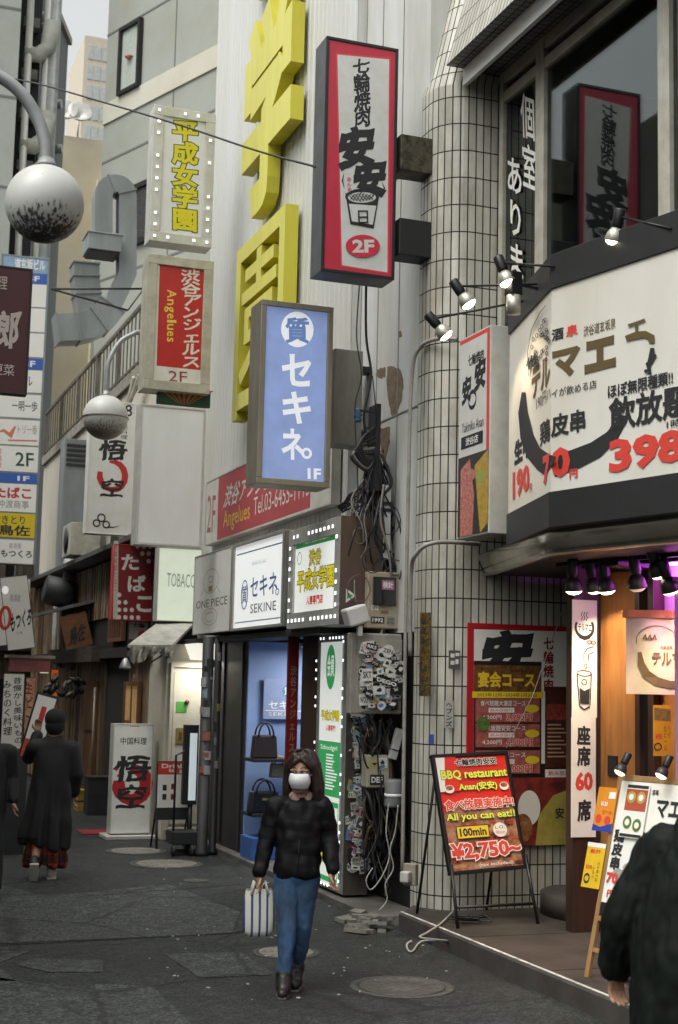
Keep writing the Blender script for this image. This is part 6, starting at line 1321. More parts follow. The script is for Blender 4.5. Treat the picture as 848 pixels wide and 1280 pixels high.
b = MB(); q = P(128, 1036, Y=19.2); b.box(q.x-.3, q.x+.2, 18.95, 19.5, .003, .015, M((.25, .02, .03), .9, dirt=.3)); tag(b.build('doormat'), 'dark red mat beside the white standing sign', 'mat')
# menu stand and screen by the tobacco shop
q = P(225, 1020, Z=.1); t = thing('product_stand', 'small A-shaped stand with a red header and product pictures by the pale door', 'signboard', (4.18, 17.2, 0)); b = MB(); b.box(-.22, .22, 0, .03, .35, 1.05, mK); b.build('board', t)
b = MB(); a = Art(b, -.21, .21, .36, 1.04, -.001); a.fill(pw); a.rect(0, 0, 1, .22, M(G('c83a28'), .5)); a.text('Drinks', .1, .03, .9, .11, mW, .05); a.text('to go', .3, .12, .9, .2, mW, .05); [a.rect(x, y, x+.12, y+.1, (mInk, M(G('8a2020'), .5))[k % 2]) for k, (x, y) in enumerate(((.15, .4), (.4, .38), (.15, .56), (.4, .56)))]; a.rect(0, .8, 1, 1, mInk); b.build('sheet', t)
for x in (-.2, .2): b = MB(); b.tube([(x, .02, .4), (x, -.02, .0)], .015, mK, 6); b.build('leg', t); b = MB(); b.tube([(x, .02, .6), (x, .3, .0)], .012, mK, 6); b.build('leg', t)
t = thing('display_screen', 'tall black floor screen glowing white beside the sticker wrapped pole', 'screen', (4.3, 16.95, .0)); b = MB(); b.box(-.08, .1, 0, .08, .55, 1.5, mK); b.build('body', t, .006); b = MB(); b.box(-.01, .08, -.006, -.001, .6, 1.4, blit((.7, .8, .85), .4)); b.build('screen', t); b = MB(); b.tube([(.03, .04, .05), (.03, .04, .55)], .03, mK, 8); b.box(-.15, .2, -.1, .2, 0, .04, mK); b.build('foot', t)
t = thing('luggage_cart', 'small black wheeled cart with a thin handle at the foot of the pole', 'cart', (4.12, 16.6, 0)); b = MB(); b.box(-.12, .2, -.12, .2, .13, .28, mK); b.build('tray', t, .01); b = MB(); b.tube([(-.08, 0, .2), (-.08, 0, 1.15), (.02, 0, 1.2)], .014, mK, 8); b.build('handle', t)
for x, y in ((-.1, -.1), (.12, -.1), (.12, .16)): b = MB(); b.lathe([(.05, -.02), (.065, -.01), (.065, .01), (.05, .02)], mDark, n=14, T=Matrix.Translation((x, y, .066)) @ Matrix.Rotation(pi/2, 4, 'Y')); b.build('wheel', t)
# tilted lit banner, wooden sign, vertical paper strips
def art_motsu(a):
    a.rect(5, 722, 44, 804, pw); a.vtext('居酒屋', 19, 740, 33, 752, M((.3, .3, .3), .5), 0) if False else a.text('居酒屋', 19, 742, 32, 751, M((.25, .25, .25), .5), 0)
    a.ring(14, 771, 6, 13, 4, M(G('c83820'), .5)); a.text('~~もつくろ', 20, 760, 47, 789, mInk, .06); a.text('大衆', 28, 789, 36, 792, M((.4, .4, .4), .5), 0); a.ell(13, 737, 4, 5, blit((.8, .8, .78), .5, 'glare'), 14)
sign('hanging_sign', 'white tilted pub banner board with a red ring mark at the left margin', 'sign', 'Y', 23.5, [(6, 722), (40, 716), (54, 812), (18, 812)], .06, .01, mK, pw, art_motsu, inset=.002, tilt=radians(-9))
def art_wood(a): a.text('やきとり', 86, 773, 98, 778, mRed, .02); a.text('~~鳥佐', 92, 780, 113, 807, mInk, .05)
sign('wooden_sign', 'tilted brown wooden sign with black brush characters under the grey awning', 'sign', 'Y', 23.2, [(78, 769), (112, 764), (124, 808), (90, 810)], .05, .006, pl2, wood((.22, .1, .035), (.12, .055, .02), axis=0), art_wood, inset=.002, tilt=radians(-15))
sign('hanging_sign', 'small pale sign with black strokes half hidden above the torn awning', 'sign', 'Y', 19.6, [(158, 778), (184, 776), (188, 800), (164, 800)], .05, .006, mDark, M((.4, .36, .3), .6, dirt=.3), lambda a: (a.text('七輪', 164, 779, 180, 785, mInk, .05), a.ell(178, 793, 5, 5, mRed)), inset=.002)
def strips(label, Y, quad, s, bgm, ink, bold=.03, extra=None):
    def art(a):
        x0 = sum(p[0] for p in quad)/4; y0, y1 = quad[0][1], quad[2][1]; w = quad[1][0]-quad[0][0]
        for i, cs in enumerate(s): a.vtext(cs, x0+w*(.5-(i+1)/len(s))+.5, y0+4+i*4, x0+w*(.5-i/len(s))-.5, y1-6-i*10, ink, bold, brush=True)
        if extra: extra(a)
    return sign('vertical_banner', label, 'banner', 'Y', Y, quad, .02, .004, mDark, bgm, art, inset=.001)
strips('white vertical paper banner with two columns of black handwriting at the left', 20.5, [(6, 842), (32, 842), (26, 936), (0, 936)], ['昔懐かし美味いもの', 'みちのく料理'], pw, mInk, .02)
strips('red topped colourful drink banner right of the white handwriting banner', 21, [(34, 848), (46, 846), (40, 930), (28, 936)], ['生ビール'], M(G('c8b49a'), .6, dirt=.5, sc=8, col2=(.5, .12, .04)), M(G('7a1a10'), .5))
strips('narrow glowing orange vertical sign on the dark timber wall', 25, [(63, 836), (72, 838), (72, 902), (63, 902)], ['焼鳥酒場'], blit(G('e0682a'), .35), M(G('f0d8b0'), .5))
strips('narrow pale paper banner with orange figures by the dark doorway', 20.2, [(166, 842), (176, 842), (174, 898), (164, 898)], ['もつ煮込み'], M((.55, .48, .36), .6), M(G('b05020'), .5))
t = thing('menu_board', 'small tilted white menu board in front of the left paper banner', 'signboard', P(18, 1010, Y=17)); b = MB(); T = Matrix.Rotation(radians(14), 4, 'Y'); b.box(-.13, .13, -.01, .02, .55, 1.35, mK, T); b.box(-.11, .11, -.014, -.011, .58, 1.32, pw, T); b.box(-.11, .11, -.016, -.0145, .58, .8, M(G('c84020'), .5), T); b.box(-.03, .03, -.016, -.0145, .9, 1.2, mRed, T); b.build('board', t); b = MB(); b.box(-.12, .12, -.06, .1, -t.location.z, .6, mDark); b.build('stand', t)
t = thing('hanging_clutter', 'small dark clutter of bottles and cords hung over the pub doorway', 'decoration', P(78, 858, Y=23.5)); b = MB(); rnd = random.Random(5)
for k in range(22): x, y_, z = rnd.uniform(-.25, .35), rnd.uniform(-.1, .1), rnd.uniform(-.12, .12); T = Matrix.Translation((x, y_, z)) @ Matrix.Rotation(rnd.uniform(-1.2, 1.2), 4, 'Y'); b.lathe([(.012, -.09), (.04, -.06), (.04, .02), (.015, .05), (.012, .09)], M((.02, .02, .02), .35, dirt=.2) if k % 3 else M((.09, .075, .06), .5, dirt=.4), n=8, T=T)
b.build('bottle_cluster', t)
t = thing('ceiling_fan_unit', 'round dark vent hood sticking out beside the drain pipe', 'vent', P(64, 738, Y=25.4)); b = MB(); b.lathe([(.2, 0), (.26, .05), (.26, .5), (.2, .52)], mDark, n=20, T=Matrix.Rotation(radians(-80), 4, 'Y') @ Matrix.Translation((0, 0, -.4))); b.build('hood', t)
t = thing('wall_spotlight', 'small round lamp hanging under the torn awning', 'lamp', P(157, 832, Y=18.4)); b = MB(); b.lathe([(.02, .1), (.05, .06), (.08, -.02), (.08, -.04)], mSteel, n=14); b.build('shade', t); b = MB(); b.lathe([(.0, -.05), (.07, -.042)], M((.5, .5, .45), .3), n=12); b.build('bulb', t)
t = thing('awning_light', 'pinkish lightbox strip under the tilted pub banner', 'lightbox', P(36, 832, Y=23.6)); b = MB(); b.box(-.3, .35, 0, .2, -.1, .12, M(G('9a5a58'), .5, dirt=.3)); b.build('box', t); b = MB(); b.box(-.36, .42, -.02, .25, .121, .17, M((.35, .3, .26), .6)); b.build('cap', t)
# more of the old alley
t = thing('lattice_window', 'dark window with timber bars in the old wooden wall under the lean-to awning', 'window', (4.26, 21.6, 2.6), -pi/2); b = MB(); b.frame(-.55, .55, 0, .95, .06, -.03, .03, pl2); b.build('frame', t); b = MB(); b.box(-.49, .49, .0, .01, .06, .89, M((.03, .035, .04), .2, dirt=.2, coat=.5)); b.build('pane', t); b = MB()
for k in range(7): b.box(-.44+k*.14, -.41+k*.14, -.025, -.002, .06, .89, pl2)
b.build('lattice', t)
t = thing('pub_window', 'dimly lit amber paper window in the timber wall behind the standing sign', 'window', (4.24, 20.2, .9), -pi/2); b = MB(); b.frame(-.5, .5, 0, 1.1, .06, -.02, .03, pl2); b.box(-.015, .015, -.015, .0, .06, 1.04, pl2); b.box(-.44, -.015, -.015, 0, .52, .55, pl2); b.build('frame', t); b = MB(); b.box(-.44, .44, .002, .01, .06, 1.04, M((.5, .3, .12), .8, dirt=.3, emit=.12)); b.build('pane', t)
for (px, py, Y, w, d, h, mt, lab) in ((112, 1012, 22.5, .42, .34, .3, M((.35, .25, .04), .6, dirt=.2), 'yellow beer crate on the ground by the timber wall'), (124, 1010, 21.8, .4, .34, .55, M((.03, .03, .035), .6, dirt=.3), 'black lidded bin beside the yellow beer crate')):
    q = P(px, 1000, Y=Y); t = thing('crate' if 'crate' in lab else 'bin', lab, 'crate' if 'crate' in lab else 'bin', (q.x, Y, .0)); b = MB(); b.box(-w/2, w/2, -d/2, d/2, 0, .02, mt)
    for x0, x1, y0, y1 in ((-w/2, w/2, -d/2, -d/2+.02), (-w/2, w/2, d/2-.02, d/2), (-w/2, -w/2+.02, -d/2+.02, d/2-.02), (w/2-.02, w/2, -d/2+.02, d/2-.02)):
        for z0, z1 in ((.02, h*.45), (h*.55, h)): b.box(x0, x1, y0, y1, z0, z1, mt)
        b.box(x0, x1, y0, y1, h*.45, h*.55, mDark)
    b.build('body', t); b = MB(); b.box(-w/2-.01, w/2+.01, -d/2-.01, d/2+.01, h, h+.02, mt); b.build('rim', t)
t = thing('air_conditioner', 'grimy white air conditioner unit on the roof edge above the corrugated wall', 'air conditioner', (4.15, 24.2, 4.03)); b = MB(); b.box(-.3, .25, -.42, .42, .05, .6, M((.5, .48, .42), .5, dirt=.35)); b.build('case', t, .01); b = MB(); b.lathe([(.2, 0), (.22, .01), (.05, .02)], mDark, n=18, T=Matrix.Translation((-.302, 0, .32)) @ Matrix.Rotation(-pi/2, 4, 'Y')); b.build('fan_grille', t)
strips('small red paper lantern strip sign on the timber wall right of the door', 22.3, [(143, 850), (152, 850), (151, 896), (142, 896)], ['営業中'], M(G('8a2018'), .6, dirt=.2), pw, .02)
strips('small white price strip on the dark pub wall left of the timber door', 26.5, [(84, 905), (91, 905), (90, 940), (83, 940)], ['生三百'], M((.5, .48, .42), .6, dirt=.2), mInk, .02)
sign('hanging_sign', 'little square white lightbox sign low over the dark end of the alley', 'sign', 'Y', 28, [(50, 826), (62, 826), (62, 842), (50, 842)], .15, .008, mDark, blit((.8, .72, .5), .6), lambda a: a.text('酒', 52, 829, 60, 839, mInk, .03), inset=.003)
# ================================================================ PEOPLE
SKIN = M((.36, .2, .13), .55, dirt=.1, sc=8); HAIR = M((.012, .008, .006), .4, dirt=.2, sc=40); 
def caps(b, p, q, r1, r2, sx=1, sy=1, n=16):
    """tapered capsule made of a chain of scaled spheres joined as one lathe"""
    p, q = V(p), V(q); d = q-p; L = d.length; T = Matrix.Translation(p) @ (d.to_track_quat('Z', 'Y').to_matrix().to_4x4() if L > 1e-6 else Matrix.Identity(4))
    prof = []
    for k in range(0, 6): a = -pi/2+k*pi/10; prof.append((max(.0006, r1*cos(a)), r1*sin(a)))
    for k in range(0, 6): a = k*pi/10; prof.append((max(.0006, r2*cos(a)), L+r2*sin(a)))
    b.lathe(prof, mK, n=n, T=T)
def ellip(b, c, rx, ry, rz, n=18, T=None):
    m_ = 12; Tm_ = Matrix.Translation(c) @ (T or Matrix.Identity(4)) @ Matrix.Diagonal((rx, ry, rz, 1)); b.lathe([(max(.002, sin(pi*k/m_)), -cos(pi*k/m_)) for k in range(m_+1)], mK, n=n, T=Tm_)
def hand(b, w, d, side, s=1.0, palmx=V((1, 0, 0))):
    """relaxed hand hanging from wrist w along direction d; palmx = knuckle row direction"""
    d = V(d).normalized(); k = (palmx-d*palmx.dot(d)).normalized(); nrm = d.cross(k)*side
    caps(b, w, w+d*.03*s, .024*s, .026*s)
    pc = w+d*.055*s
    for f in (-.028, -.009, .009, .028): caps(b, w+d*.02*s+k*f*.7*s, w+d*.085*s+k*f*s, .014*s, .0115*s, n=10)
    for f, ln in ((-.03, .05), (-.01, .066), (.01, .07), (.03, .06)):
        a = w+d*.085*s+k*f*s; m1 = a+(d*.8+nrm*.35).normalized()*ln*.5*s; m2 = m1+(d*.55+nrm*.8).normalized()*ln*.5*s
        caps(b, a, m1, .0105*s, .0095*s, n=10); caps(b, m1, m2, .0095*s, .0075*s, n=10)
    a = w+d*.03*s+k*.028*s; m1 = a+(d*.6+k*.6+nrm*.35).normalized()*.04*s; caps(b, a, m1, .0135*s, .011*s, n=10); caps(b, m1, m1+(d*.8+nrm*.5+k*.1).normalized()*.032*s, .011*s, .009*s, n=10)
def head(b, c, T, s=1.0):
    """skull, jaw, nose, ears; face towards -y of T"""
    def E(p, rx, ry, rz): ellip(b, V(c)+(T.to_3x3() @ V(p))*s, rx*s, ry*s, rz*s, T=T.to_3x3().to_4x4())
    E((0, .012, .035), .074, .092, .088); E((0, -.028, -.04), .058, .062, .07); E((0, -.05, -.085), .034, .034, .03); E((0, -.092, -.012), .013, .018, .022); E((0, -.082, .01), .009, .012, .03)
    E((.028, -.068, -.02), .026, .02, .026); E((-.028, -.068, -.02), .026, .02, .026); E((.03, -.072, .03), .03, .014, .012); E((-.03, -.072, .03), .03, .014, .012); E((0, -.082, -.055), .024, .012, .009)
    for sx in (-1, 1): E((sx*.077, .01, -.005), .012, .024, .034)
from mathutils import noise as NZ
def jit(amp, f=38, sz=.5):
    def g(co, n):
        q = V((co.x, co.y, co.z*sz+co.x*.4)); return co+n*amp*1.6*(NZ.noise(q*f*.3)+.5*NZ.noise(q*f*.8+V((3, 1, 2))))
    return g
# ---- woman
wp = P(357, 1240, Z=0); wz = -atan2(wp.x, wp.y)
wo = thing('person', 'woman in a white face mask and black padded jacket walking with a striped tote bag', 'person', (wp.x, wp.y, 0), wz)
hc = V((.075, -.02, 1.415)); HT = Matrix.Rotation(radians(-16), 4, 'Z') @ Matrix.Rotation(radians(4), 4, 'X')
SHL, SHR = V((-.095, .0, 1.235)), V((.22, .0, 1.235)); NK = V((.07, .01, 1.24)); HIP = V((.055, .0, .76))
ELL, WRL = V((-.15, .01, .98)), V((-.19, -.03, .755)); ELR, WRR = V((.265, .03, 1.0)), V((.285, -.05, .79))
KL, AL = V((.0, -.07, .42)), V((-.015, -.1, .09)); KR, AR = V((.105, .01, .43)), V((.065, .13, .1))
b = MB(); head(b, hc, HT, 1.08); caps(b, hc+V((0, .02, -.06)), NK, .05, .05); caps(b, NK+V((0, .01, -.04)), HIP, .065, .075)
for s_, e_, w_ in ((SHL, ELL, WRL), (SHR, ELR, WRR)): caps(b, NK+V((0, 0.01, -.06)), s_+V((0, 0, -.03)), .04, .038); caps(b, s_+V((0, 0, -.03)), e_, .035, .033); caps(b, e_, w_, .035, .022)
for k_, a_, hx in ((KL, AL, -.07), (KR, AR, .07)): caps(b, HIP+V((hx, 0, 0)), k_, .07, .045); caps(b, k_, a_, .045, .03); caps(b, a_, a_+V((0, -.08, -.04)), .03, .025)
hand(b, WRL+V((0, 0, -.0)), (0, -.0, -1), 1, .95, V((.3, -1, 0))); hand(b, WRR, (.05, -.1, -1), -1, .95, V((-.4, -1, 0)))
remesh(b, 'body', SKIN, wo, .0055, 3)
jk = M((.0028, .003, .0036), .62, dirt=.3, sc=14, spec=.22)
b = MB()
loft(b, [(.056, 0, .735, .14, .1), (.056, 0, .76, .154, .115), (.058, 0, .85, .152, .115), (.062, 0, .97, .147, .112), (.066, 0, 1.08, .15, .11), (.068, 0, 1.17, .148, .098), (.07, .005, 1.23, .11, .08), (.07, .01, 1.26, .07, .06)])
caps(b, SHL+V((.03, 0, -.03)), SHR+V((-.03, 0, -.03)), .062, .062)
for s_, e_, w_ in ((SHL, ELL, WRL), (SHR, ELR, WRR)): caps(b, s_+V((0, 0, -.035)), e_, .068, .06); caps(b, e_, w_+V((0, 0, .02)), .06, .048)
caps(b, NK+V((-.05, .03, -.02)), NK+V((.05, .03, -.02)), .05, .05); caps(b, NK+V((-.065, -.02, -.04)), NK+V((.065, -.02, -.04)), .035, .035)
def quilt(co, n):
    f = abs(sin((co.z+.012*sin(co.x*9))*pi/.075)); a = (f**.3-1)*.0035+.0015; w_ = .016*NZ.noise(V((co.x*16, co.y*16, co.z*12)))
    return co+n*(a+w_)
remesh(b, 'jacket', jk, wo, .008, 5, quilt)
b = MB(); b.tube([(.062, -.116, .78), (.064, -.116, .95), (.07, -.1, 1.12), (.072, -.085, 1.2)], .004, M((.05, .05, .055), .3, .6), 6); b.build('zip', wo)
jean = M(G('34587c'), .8, dirt=.35, sc=7, streak=3, col2=(.012, .028, .055))
b = MB(); ellip(b, HIP+V((0, .01, .02)), .15, .115, .13)
for k_, a_, hx in ((KL, AL, -.066), (KR, AR, .066)): caps(b, HIP+V((hx, .0, -.02)), k_, .092, .063); caps(b, k_, a_+V((0, .0, .02)), .063, .047)
remesh(b, 'jeans', jean, wo, .008, 4, jit(.006, 46))
for a_, nm, k_ in ((AL, 0, KL), (AR, 1, KR)):
    b = MB(); yaw = 0; up_ = 0 if nm == 0 else .03
    caps(b, a_+(k_-a_)*.13, a_+V((0, .01, -.03+up_)), .055, .052); caps(b, a_+V((0, -.01, .01)), a_+V((0, -.085, -.035)), .05, .046); caps(b, a_+V((0, .0, -.045+up_*.6)), a_+V((-.005, -.13, -.055)), .042, .034); caps(b, a_+V((.012, -.06, -.05)), a_+V((-.01, -.12, -.055)), .036, .03)
    o = remesh(b, 'shoe', M((.012, .011, .01), .45, dirt=.3), wo, .006, 4, lambda co, n: V((co.x, co.y, max(co.z, .006))))
    b = MB(); b.prism([(a_.x-.04, a_.y+.06), (a_.x-.046, a_.y-.06), (a_.x-.03, a_.y-.155), (a_.x+.02, a_.y-.155), (a_.x+.042, a_.y-.06), (a_.x+.036, a_.y+.06)], 2, .001, .018, M((.12, .11, .1), .7)); b.build('sole', o, .005)
def hcap(b, pts, rs):
    for i in range(len(pts)-1): caps(b, pts[i], pts[i+1], rs[i], rs[i+1])
b = MB(); R3 = HT.to_3x3()
def Hp(x, y, z): return hc+R3 @ V((x*1.1, y*1.09, z*1.09))
ellip(b, Hp(0, .03, .052), .102, .108, .1, T=HT); ellip(b, Hp(0, .06, -.03), .098, .075, .13, T=HT)
for s_ in (-1, 1):
    hcap(b, [Hp(s_*.03, -.055, .108), Hp(s_*.075, -.04, .06), Hp(s_*.09, -.015, 0), Hp(s_*.094, -.0, -.09), Hp(s_*.09, .01, -.17)], [.03, .026, .028, .034, .02])
    hcap(b, [Hp(s_*.085, .03, .03), Hp(s_*.098, .03, -.06), Hp(s_*.1, .03, -.15), Hp(s_*.09, .035, -.21)], [.03, .036, .036, .016])
    hcap(b, [Hp(s_*.05, .075, .0), Hp(s_*.06, .075, -.1), Hp(s_*.055, .075, -.2)], [.04, .045, .02])
hcap(b, [Hp(.005, -.066, .104), Hp(-.035, -.078, .075), Hp(-.062, -.066, .04)], [.018, .014, .008]); hcap(b, [Hp(.01, -.066, .104), Hp(.04, -.076, .08), Hp(.066, -.062, .045)], [.018, .014, .008])
HAIRB = M((.028, .014, .009), .38, dirt=.5, sc=60, streak=8)
remesh(b, 'hair', HAIRB, wo, .006, 3, lambda co, n: co+n*.0022*sin(co.x*330+co.y*210+sin(co.z*40)*2))
b = MB(); rnd = random.Random(31)
for k in range(90):
    th = rnd.uniform(-2.75, 2.75); s_ = 1 if th > 0 else -1; ph = abs(th)
    x_ = lambda r: r*sin(th); y_ = lambda r: .035+r*(-cos(th))*.95 if False else .035-r*cos(th)
    if ph < .75: continue
    L_ = rnd.uniform(.12, .27); o0 = rnd.uniform(-.008, .008); r1 = .098+rnd.uniform(-.004, .006)
    pts = [Hp(.01*s_, .0, .148), Hp(x_(.06), y_(.06), .13+o0), Hp(x_(r1-.003), y_(r1-.003), .06), Hp(x_(r1+.004), y_(r1+.004), -.03), Hp(x_(r1+rnd.uniform(-.004, .012)), y_(r1)+.01, -.03-L_*.5), Hp(x_(r1+rnd.uniform(-.012, .014)), y_(r1)+.012, -.03-L_*.8)]
    b.tube(spl(pts, 4), [.0045]*4+[.005]*8+[.004]*5+[.003]*3+[.001], rnd.choice((HAIRB, HAIR, HAIRB)), 5)
b.build('hair_strands', wo)
mk = M((.66, .68, .7), .7, dirt=.06, sc=30, bump=.1); b = MB(); vs = []; fs = []
for i in range(11):
    for j in range(8):
        u = (i/10-.5)*2; v = j/7; th = u*1.12; wz_ = .012-.1*v; rr = .062+.012*sin(pi*v)-.012*v*(abs(u)**2); bulge = (1-u*u)*(.016*sin(pi*min(1, v*1.1))+.014*(1-v)*(1 if j < 3 else .6))
        hh = wz_ if abs(u) < .9 else wz_*.75-.012
        vs.append(Hp(1.12*rr*sin(th), -.028-(rr*cos(th))-bulge+.006*v*0, hh+.0015*(j % 2)))
for i in range(10):
    for j in range(7): k = i*8+j; fs.append((k, k+1, k+9, k+8))
b.add(vs, fs, mk, True); mo = b.build('face_mask', wo); sm_ = mo.modifiers.new('s', 'SOLIDIFY'); sm_.thickness = .003
for s_ in (-1, 1): b = MB(); b.tube([Hp(s_*.062, -.055, -.005), Hp(s_*.078, -.01, .01), Hp(s_*.082, .012, 0)], .0016, mk, 5); b.build('mask_loop', wo)
ew = M((.45, .43, .4), .3, dirt=0)
for s_ in (-1, 1):
    b = MB(); ellip(b, Hp(s_*.03, -.078, .02), .0145, .008, .0065, T=HT); b.mats = [ew]; eo = b.build('eye', wo); b = MB(); ellip(b, Hp(s_*.03-.004, -.0835, .02), .006, .004, .006, T=HT); b.mats = [mInk]; b.build('iris', eo)
    b = MB(); b.tube([Hp(s_*.014, -.086, .027), Hp(s_*.03, -.0865, .0295), Hp(s_*.047, -.078, .025)], .0026, HAIR, 5); b.build('eyelid', wo)
    b = MB(); b.tube([Hp(s_*.013, -.089, .044), Hp(s_*.032, -.088, .05), Hp(s_*.052, -.075, .045)], .0035, HAIRB, 5); b.build('eyebrow', wo)
sc_ = M((.3, .2, .17), .85, dirt=.3, sc=20); b = MB(); caps(b, NK+V((-.05, -.03, .03)), NK+V((.01, -.075, -.06)), .03, .028); caps(b, NK+V((.055, -.03, .03)), NK+V((.005, -.075, -.06)), .03, .026); caps(b, NK+V((-.05, .02, .04)), NK+V((.05, .02, .04)), .035, .035); remesh(b, 'scarf', sc_, wo, .007, 3, jit(.003, 90))
# tote bag
tb = thing('tote_bag', 'white tote bag with navy stripes hanging from the woman\'s hand', 'bag', (0, 0, 0)); Mw = Matrix.Translation(wo.location) @ Matrix.Rotation(wz, 4, 'Z'); hw = WRL+V((0, -.01, -.105)); tb.location = Mw @ V((hw.x, hw.y, .36)); tb.rotation_euler = (0, 0, wz+radians(12))
def stripe():
    m = bpy.data.materials.new('stripe'); m.use_nodes = True; t = m.node_tree; b = t.nodes['Principled BSDF']; b.inputs['Roughness'].default_value = .85
    tc = t.nodes.new('ShaderNodeTexCoord'); w = t.nodes.new('ShaderNodeTexWave'); w.inputs['Scale'].default_value = 6.2; w.inputs['Distortion'].default_value = .6; w.inputs['Detail Scale'].default_value = .6; t.links.new(tc.outputs['Object'], w.inputs[0])
    cr = t.nodes.new('ShaderNodeValToRGB'); cr.color_ramp.interpolation = 'CONSTANT'; e = cr.color_ramp.elements; e[0].color = (.03, .055, .14, 1); e[1].position = .2; e[1].color = (.5, .49, .45, 1)
    t.links.new(w.outputs['Fac'], cr.inputs[0]); t.links.new(cr.outputs[0], b.inputs['Base Color']); return m
b = MB(); n = 14; prof = [(.0, .0), (.75, .004), (.97, .04), (1, .12), (.95, .22), (.86, .29), (.82, .3)]
vs = []; fs = []
for r_, z in prof:
    for k in range(n*2): a = pi*k/n; cx_ = abs(cos(a))**.6*(1 if cos(a) > 0 else -1); sy_ = abs(sin(a))**.7*(1 if sin(a) > 0 else -1); vs.append((.105*r_*cx_, .055*r_*sy_*(1-.5*z/.3), z+.008*sin(3*a)*(z/.3)))
for i in range(len(prof)-1):
    for k in range(n*2): fs.append((i*n*2+k, i*n*2+(k+1) % (n*2), (i+1)*n*2+(k+1) % (n*2), (i+1)*n*2+k))
b.add(vs, fs, stripe(), True); b.build('bag_body', tb)
hz_ = hw.z-.36+.02
for y_ in (-.025, .025): b = MB(); b.tube([(-.055, y_, .27), (-.035, y_*.7, .35), (-.008, y_*.3, hz_-.01), (.008, y_*.3, hz_-.01), (.035, y_*.7, .35), (.055, y_, .27)], .011, M((.5, .48, .45), .85, dirt=.1), 8); b.build('handle', tb)
# ---- person in a long black coat, seen from behind
mp_ = P(55, 1098, Z=0); mo_ = thing('person', 'person in a long black coat and plaid trousers walking away at the left', 'person', (mp_.x, mp_.y, 0), -atan2(mp_.x, mp_.y)+radians(180)-.0)
# local -y now points away from the viewer; +x is to the viewer's left
coat = M((.006, .0065, .0075), .75, dirt=.35, sc=8)
hc2 = V((-.04, -.02, 1.56)); b = MB(); head(b, hc2, Matrix.Rotation(radians(8), 4, 'Z')); caps(b, hc2+V((0, .02, -.05)), V((-.03, .01, 1.38)), .055, .06); caps(b, V((-.03, .01, 1.32)), V((-.03, 0, .85)), .08, .09)
SL_, EL_, WL_ = V((.15, 0, 1.34)), V((.2, -.16, 1.2)), V((.13, -.25, 1.45)); SR_, ER_, WR_ = V((-.22, 0, 1.33)), V((-.28, .0, 1.05)), V((-.26, -.1, .84))
for s_, e_, w_ in ((SL_, EL_, WL_), (SR_, ER_, WR_)): caps(b, V((-.03, .01, 1.3)), s_+V((0, 0, -.02)), .06, .05); caps(b, s_, e_, .045, .04); caps(b, e_, w_, .04, .026)
hand(b, WL_, (0, -.1, 1), 1, 1, V((1, 0, 0))); hand(b, WR_, (0, -.2, -1), 1, 1, V((0, -1, 0)))
K1, A1_ = V((.06, .0, .48)), V((.1, .2, .17)); K2, A2_ = V((-.1, -.03, .48)), V((-.075, .0, .09))
for k_, a_, hx in ((K1, A1_, .08), (K2, A2_, -.08)): caps(b, V((-.03+hx, 0, .85)), k_, .08, .055); caps(b, k_, a_, .055, .035); caps(b, a_, a_+V((0, -.06 if hx < 0 else -.03, -.05)), .035, .03)
remesh(b, 'body', SKIN, mo_, .007, 3)
b = MB()
loft(b, [(0, .01, .33, .25, .17), (-.0, .01, .42, .255, .18), (-.02, .01, .62, .24, .17), (-.03, .01, .85, .21, .15), (-.035, .01, 1.05, .2, .14), (-.035, .01, 1.2, .2, .13), (-.035, .01, 1.33, .17, .11), (-.035, .02, 1.39, .1, .08), (-.035, .02, 1.42, .07, .065)])
caps(b, SL_+V((-.03, 0, -.02)), SR_+V((.03, 0, -.02)), .085, .085); caps(b, V((-.09, .02, 1.38)), V((.03, .02, 1.38)), .055, .055)
for s_, e_, w_ in ((SL_, EL_, WL_), (SR_, ER_, WR_)): caps(b, s_+V((0, 0, -.03)), e_, .088, .075); caps(b, e_, w_+(e_-w_)*.12, .075, .058)
def coatf(co, n):
    k = max(0, min(1, (1.05-co.z)/.6)); an = atan2(co.y-.01, co.x+.02)
    return co+n*(.022*k*(sin(an*7+co.z*2)+.5*sin(an*13-co.z*3))+.014*NZ.noise(V((co.x*9, co.y*9, co.z*5))))+V((0, 0, .04*sin(an*2+.6) if co.z < .4 else 0))
remesh(b, 'coat', coat, mo_, .01, 5, coatf)
b = MB(); ellip(b, hc2+V((0, .025, .045)), .108, .118, .108); ellip(b, hc2+V((0, .05, -.03)), .1, .085, .1); remesh(b, 'knit_cap', M((.01, .0095, .01), .9, dirt=.3, sc=60, bump=.4), mo_, .007, 4)
def plaid():
    m = bpy.data.materials.new('plaid'); m.use_nodes = True; t = m.node_tree; b = t.nodes['Principled BSDF']; b.inputs['Roughness'].default_value = .85; tc = t.nodes.new('ShaderNodeTexCoord'); cur = None
    for d_, s_ in (('X', 11), ('Z', 9)):
        w = t.nodes.new('ShaderNodeTexWave'); w.bands_direction = d_; w.inputs['Scale'].default_value = s_/6; t.links.new(tc.outputs['Object'], w.inputs[0]); cr = t.nodes.new('ShaderNodeValToRGB'); cr.color_ramp.elements[0].position = .3; cr.color_ramp.elements[1].position = .45; cr.color_ramp.elements[0].color = (.25, .25, .25, 1); cr.color_ramp.elements[1].color = (1, 1, 1, 1); t.links.new(w.outputs['Fac'], cr.inputs[0])
        x = t.nodes.new('ShaderNodeMix'); x.data_type = 'RGBA'; x.blend_type = 'MULTIPLY'; x.inputs[0].default_value = 1; x.inputs[6].default_value = (.3, .045, .022, 1)
        if cur: t.links.new(cur, x.inputs[6])
        t.links.new(cr.outputs[0], x.inputs[7]); cur = x.outputs[2]
    t.links.new(cur, b.inputs['Base Color']); return m
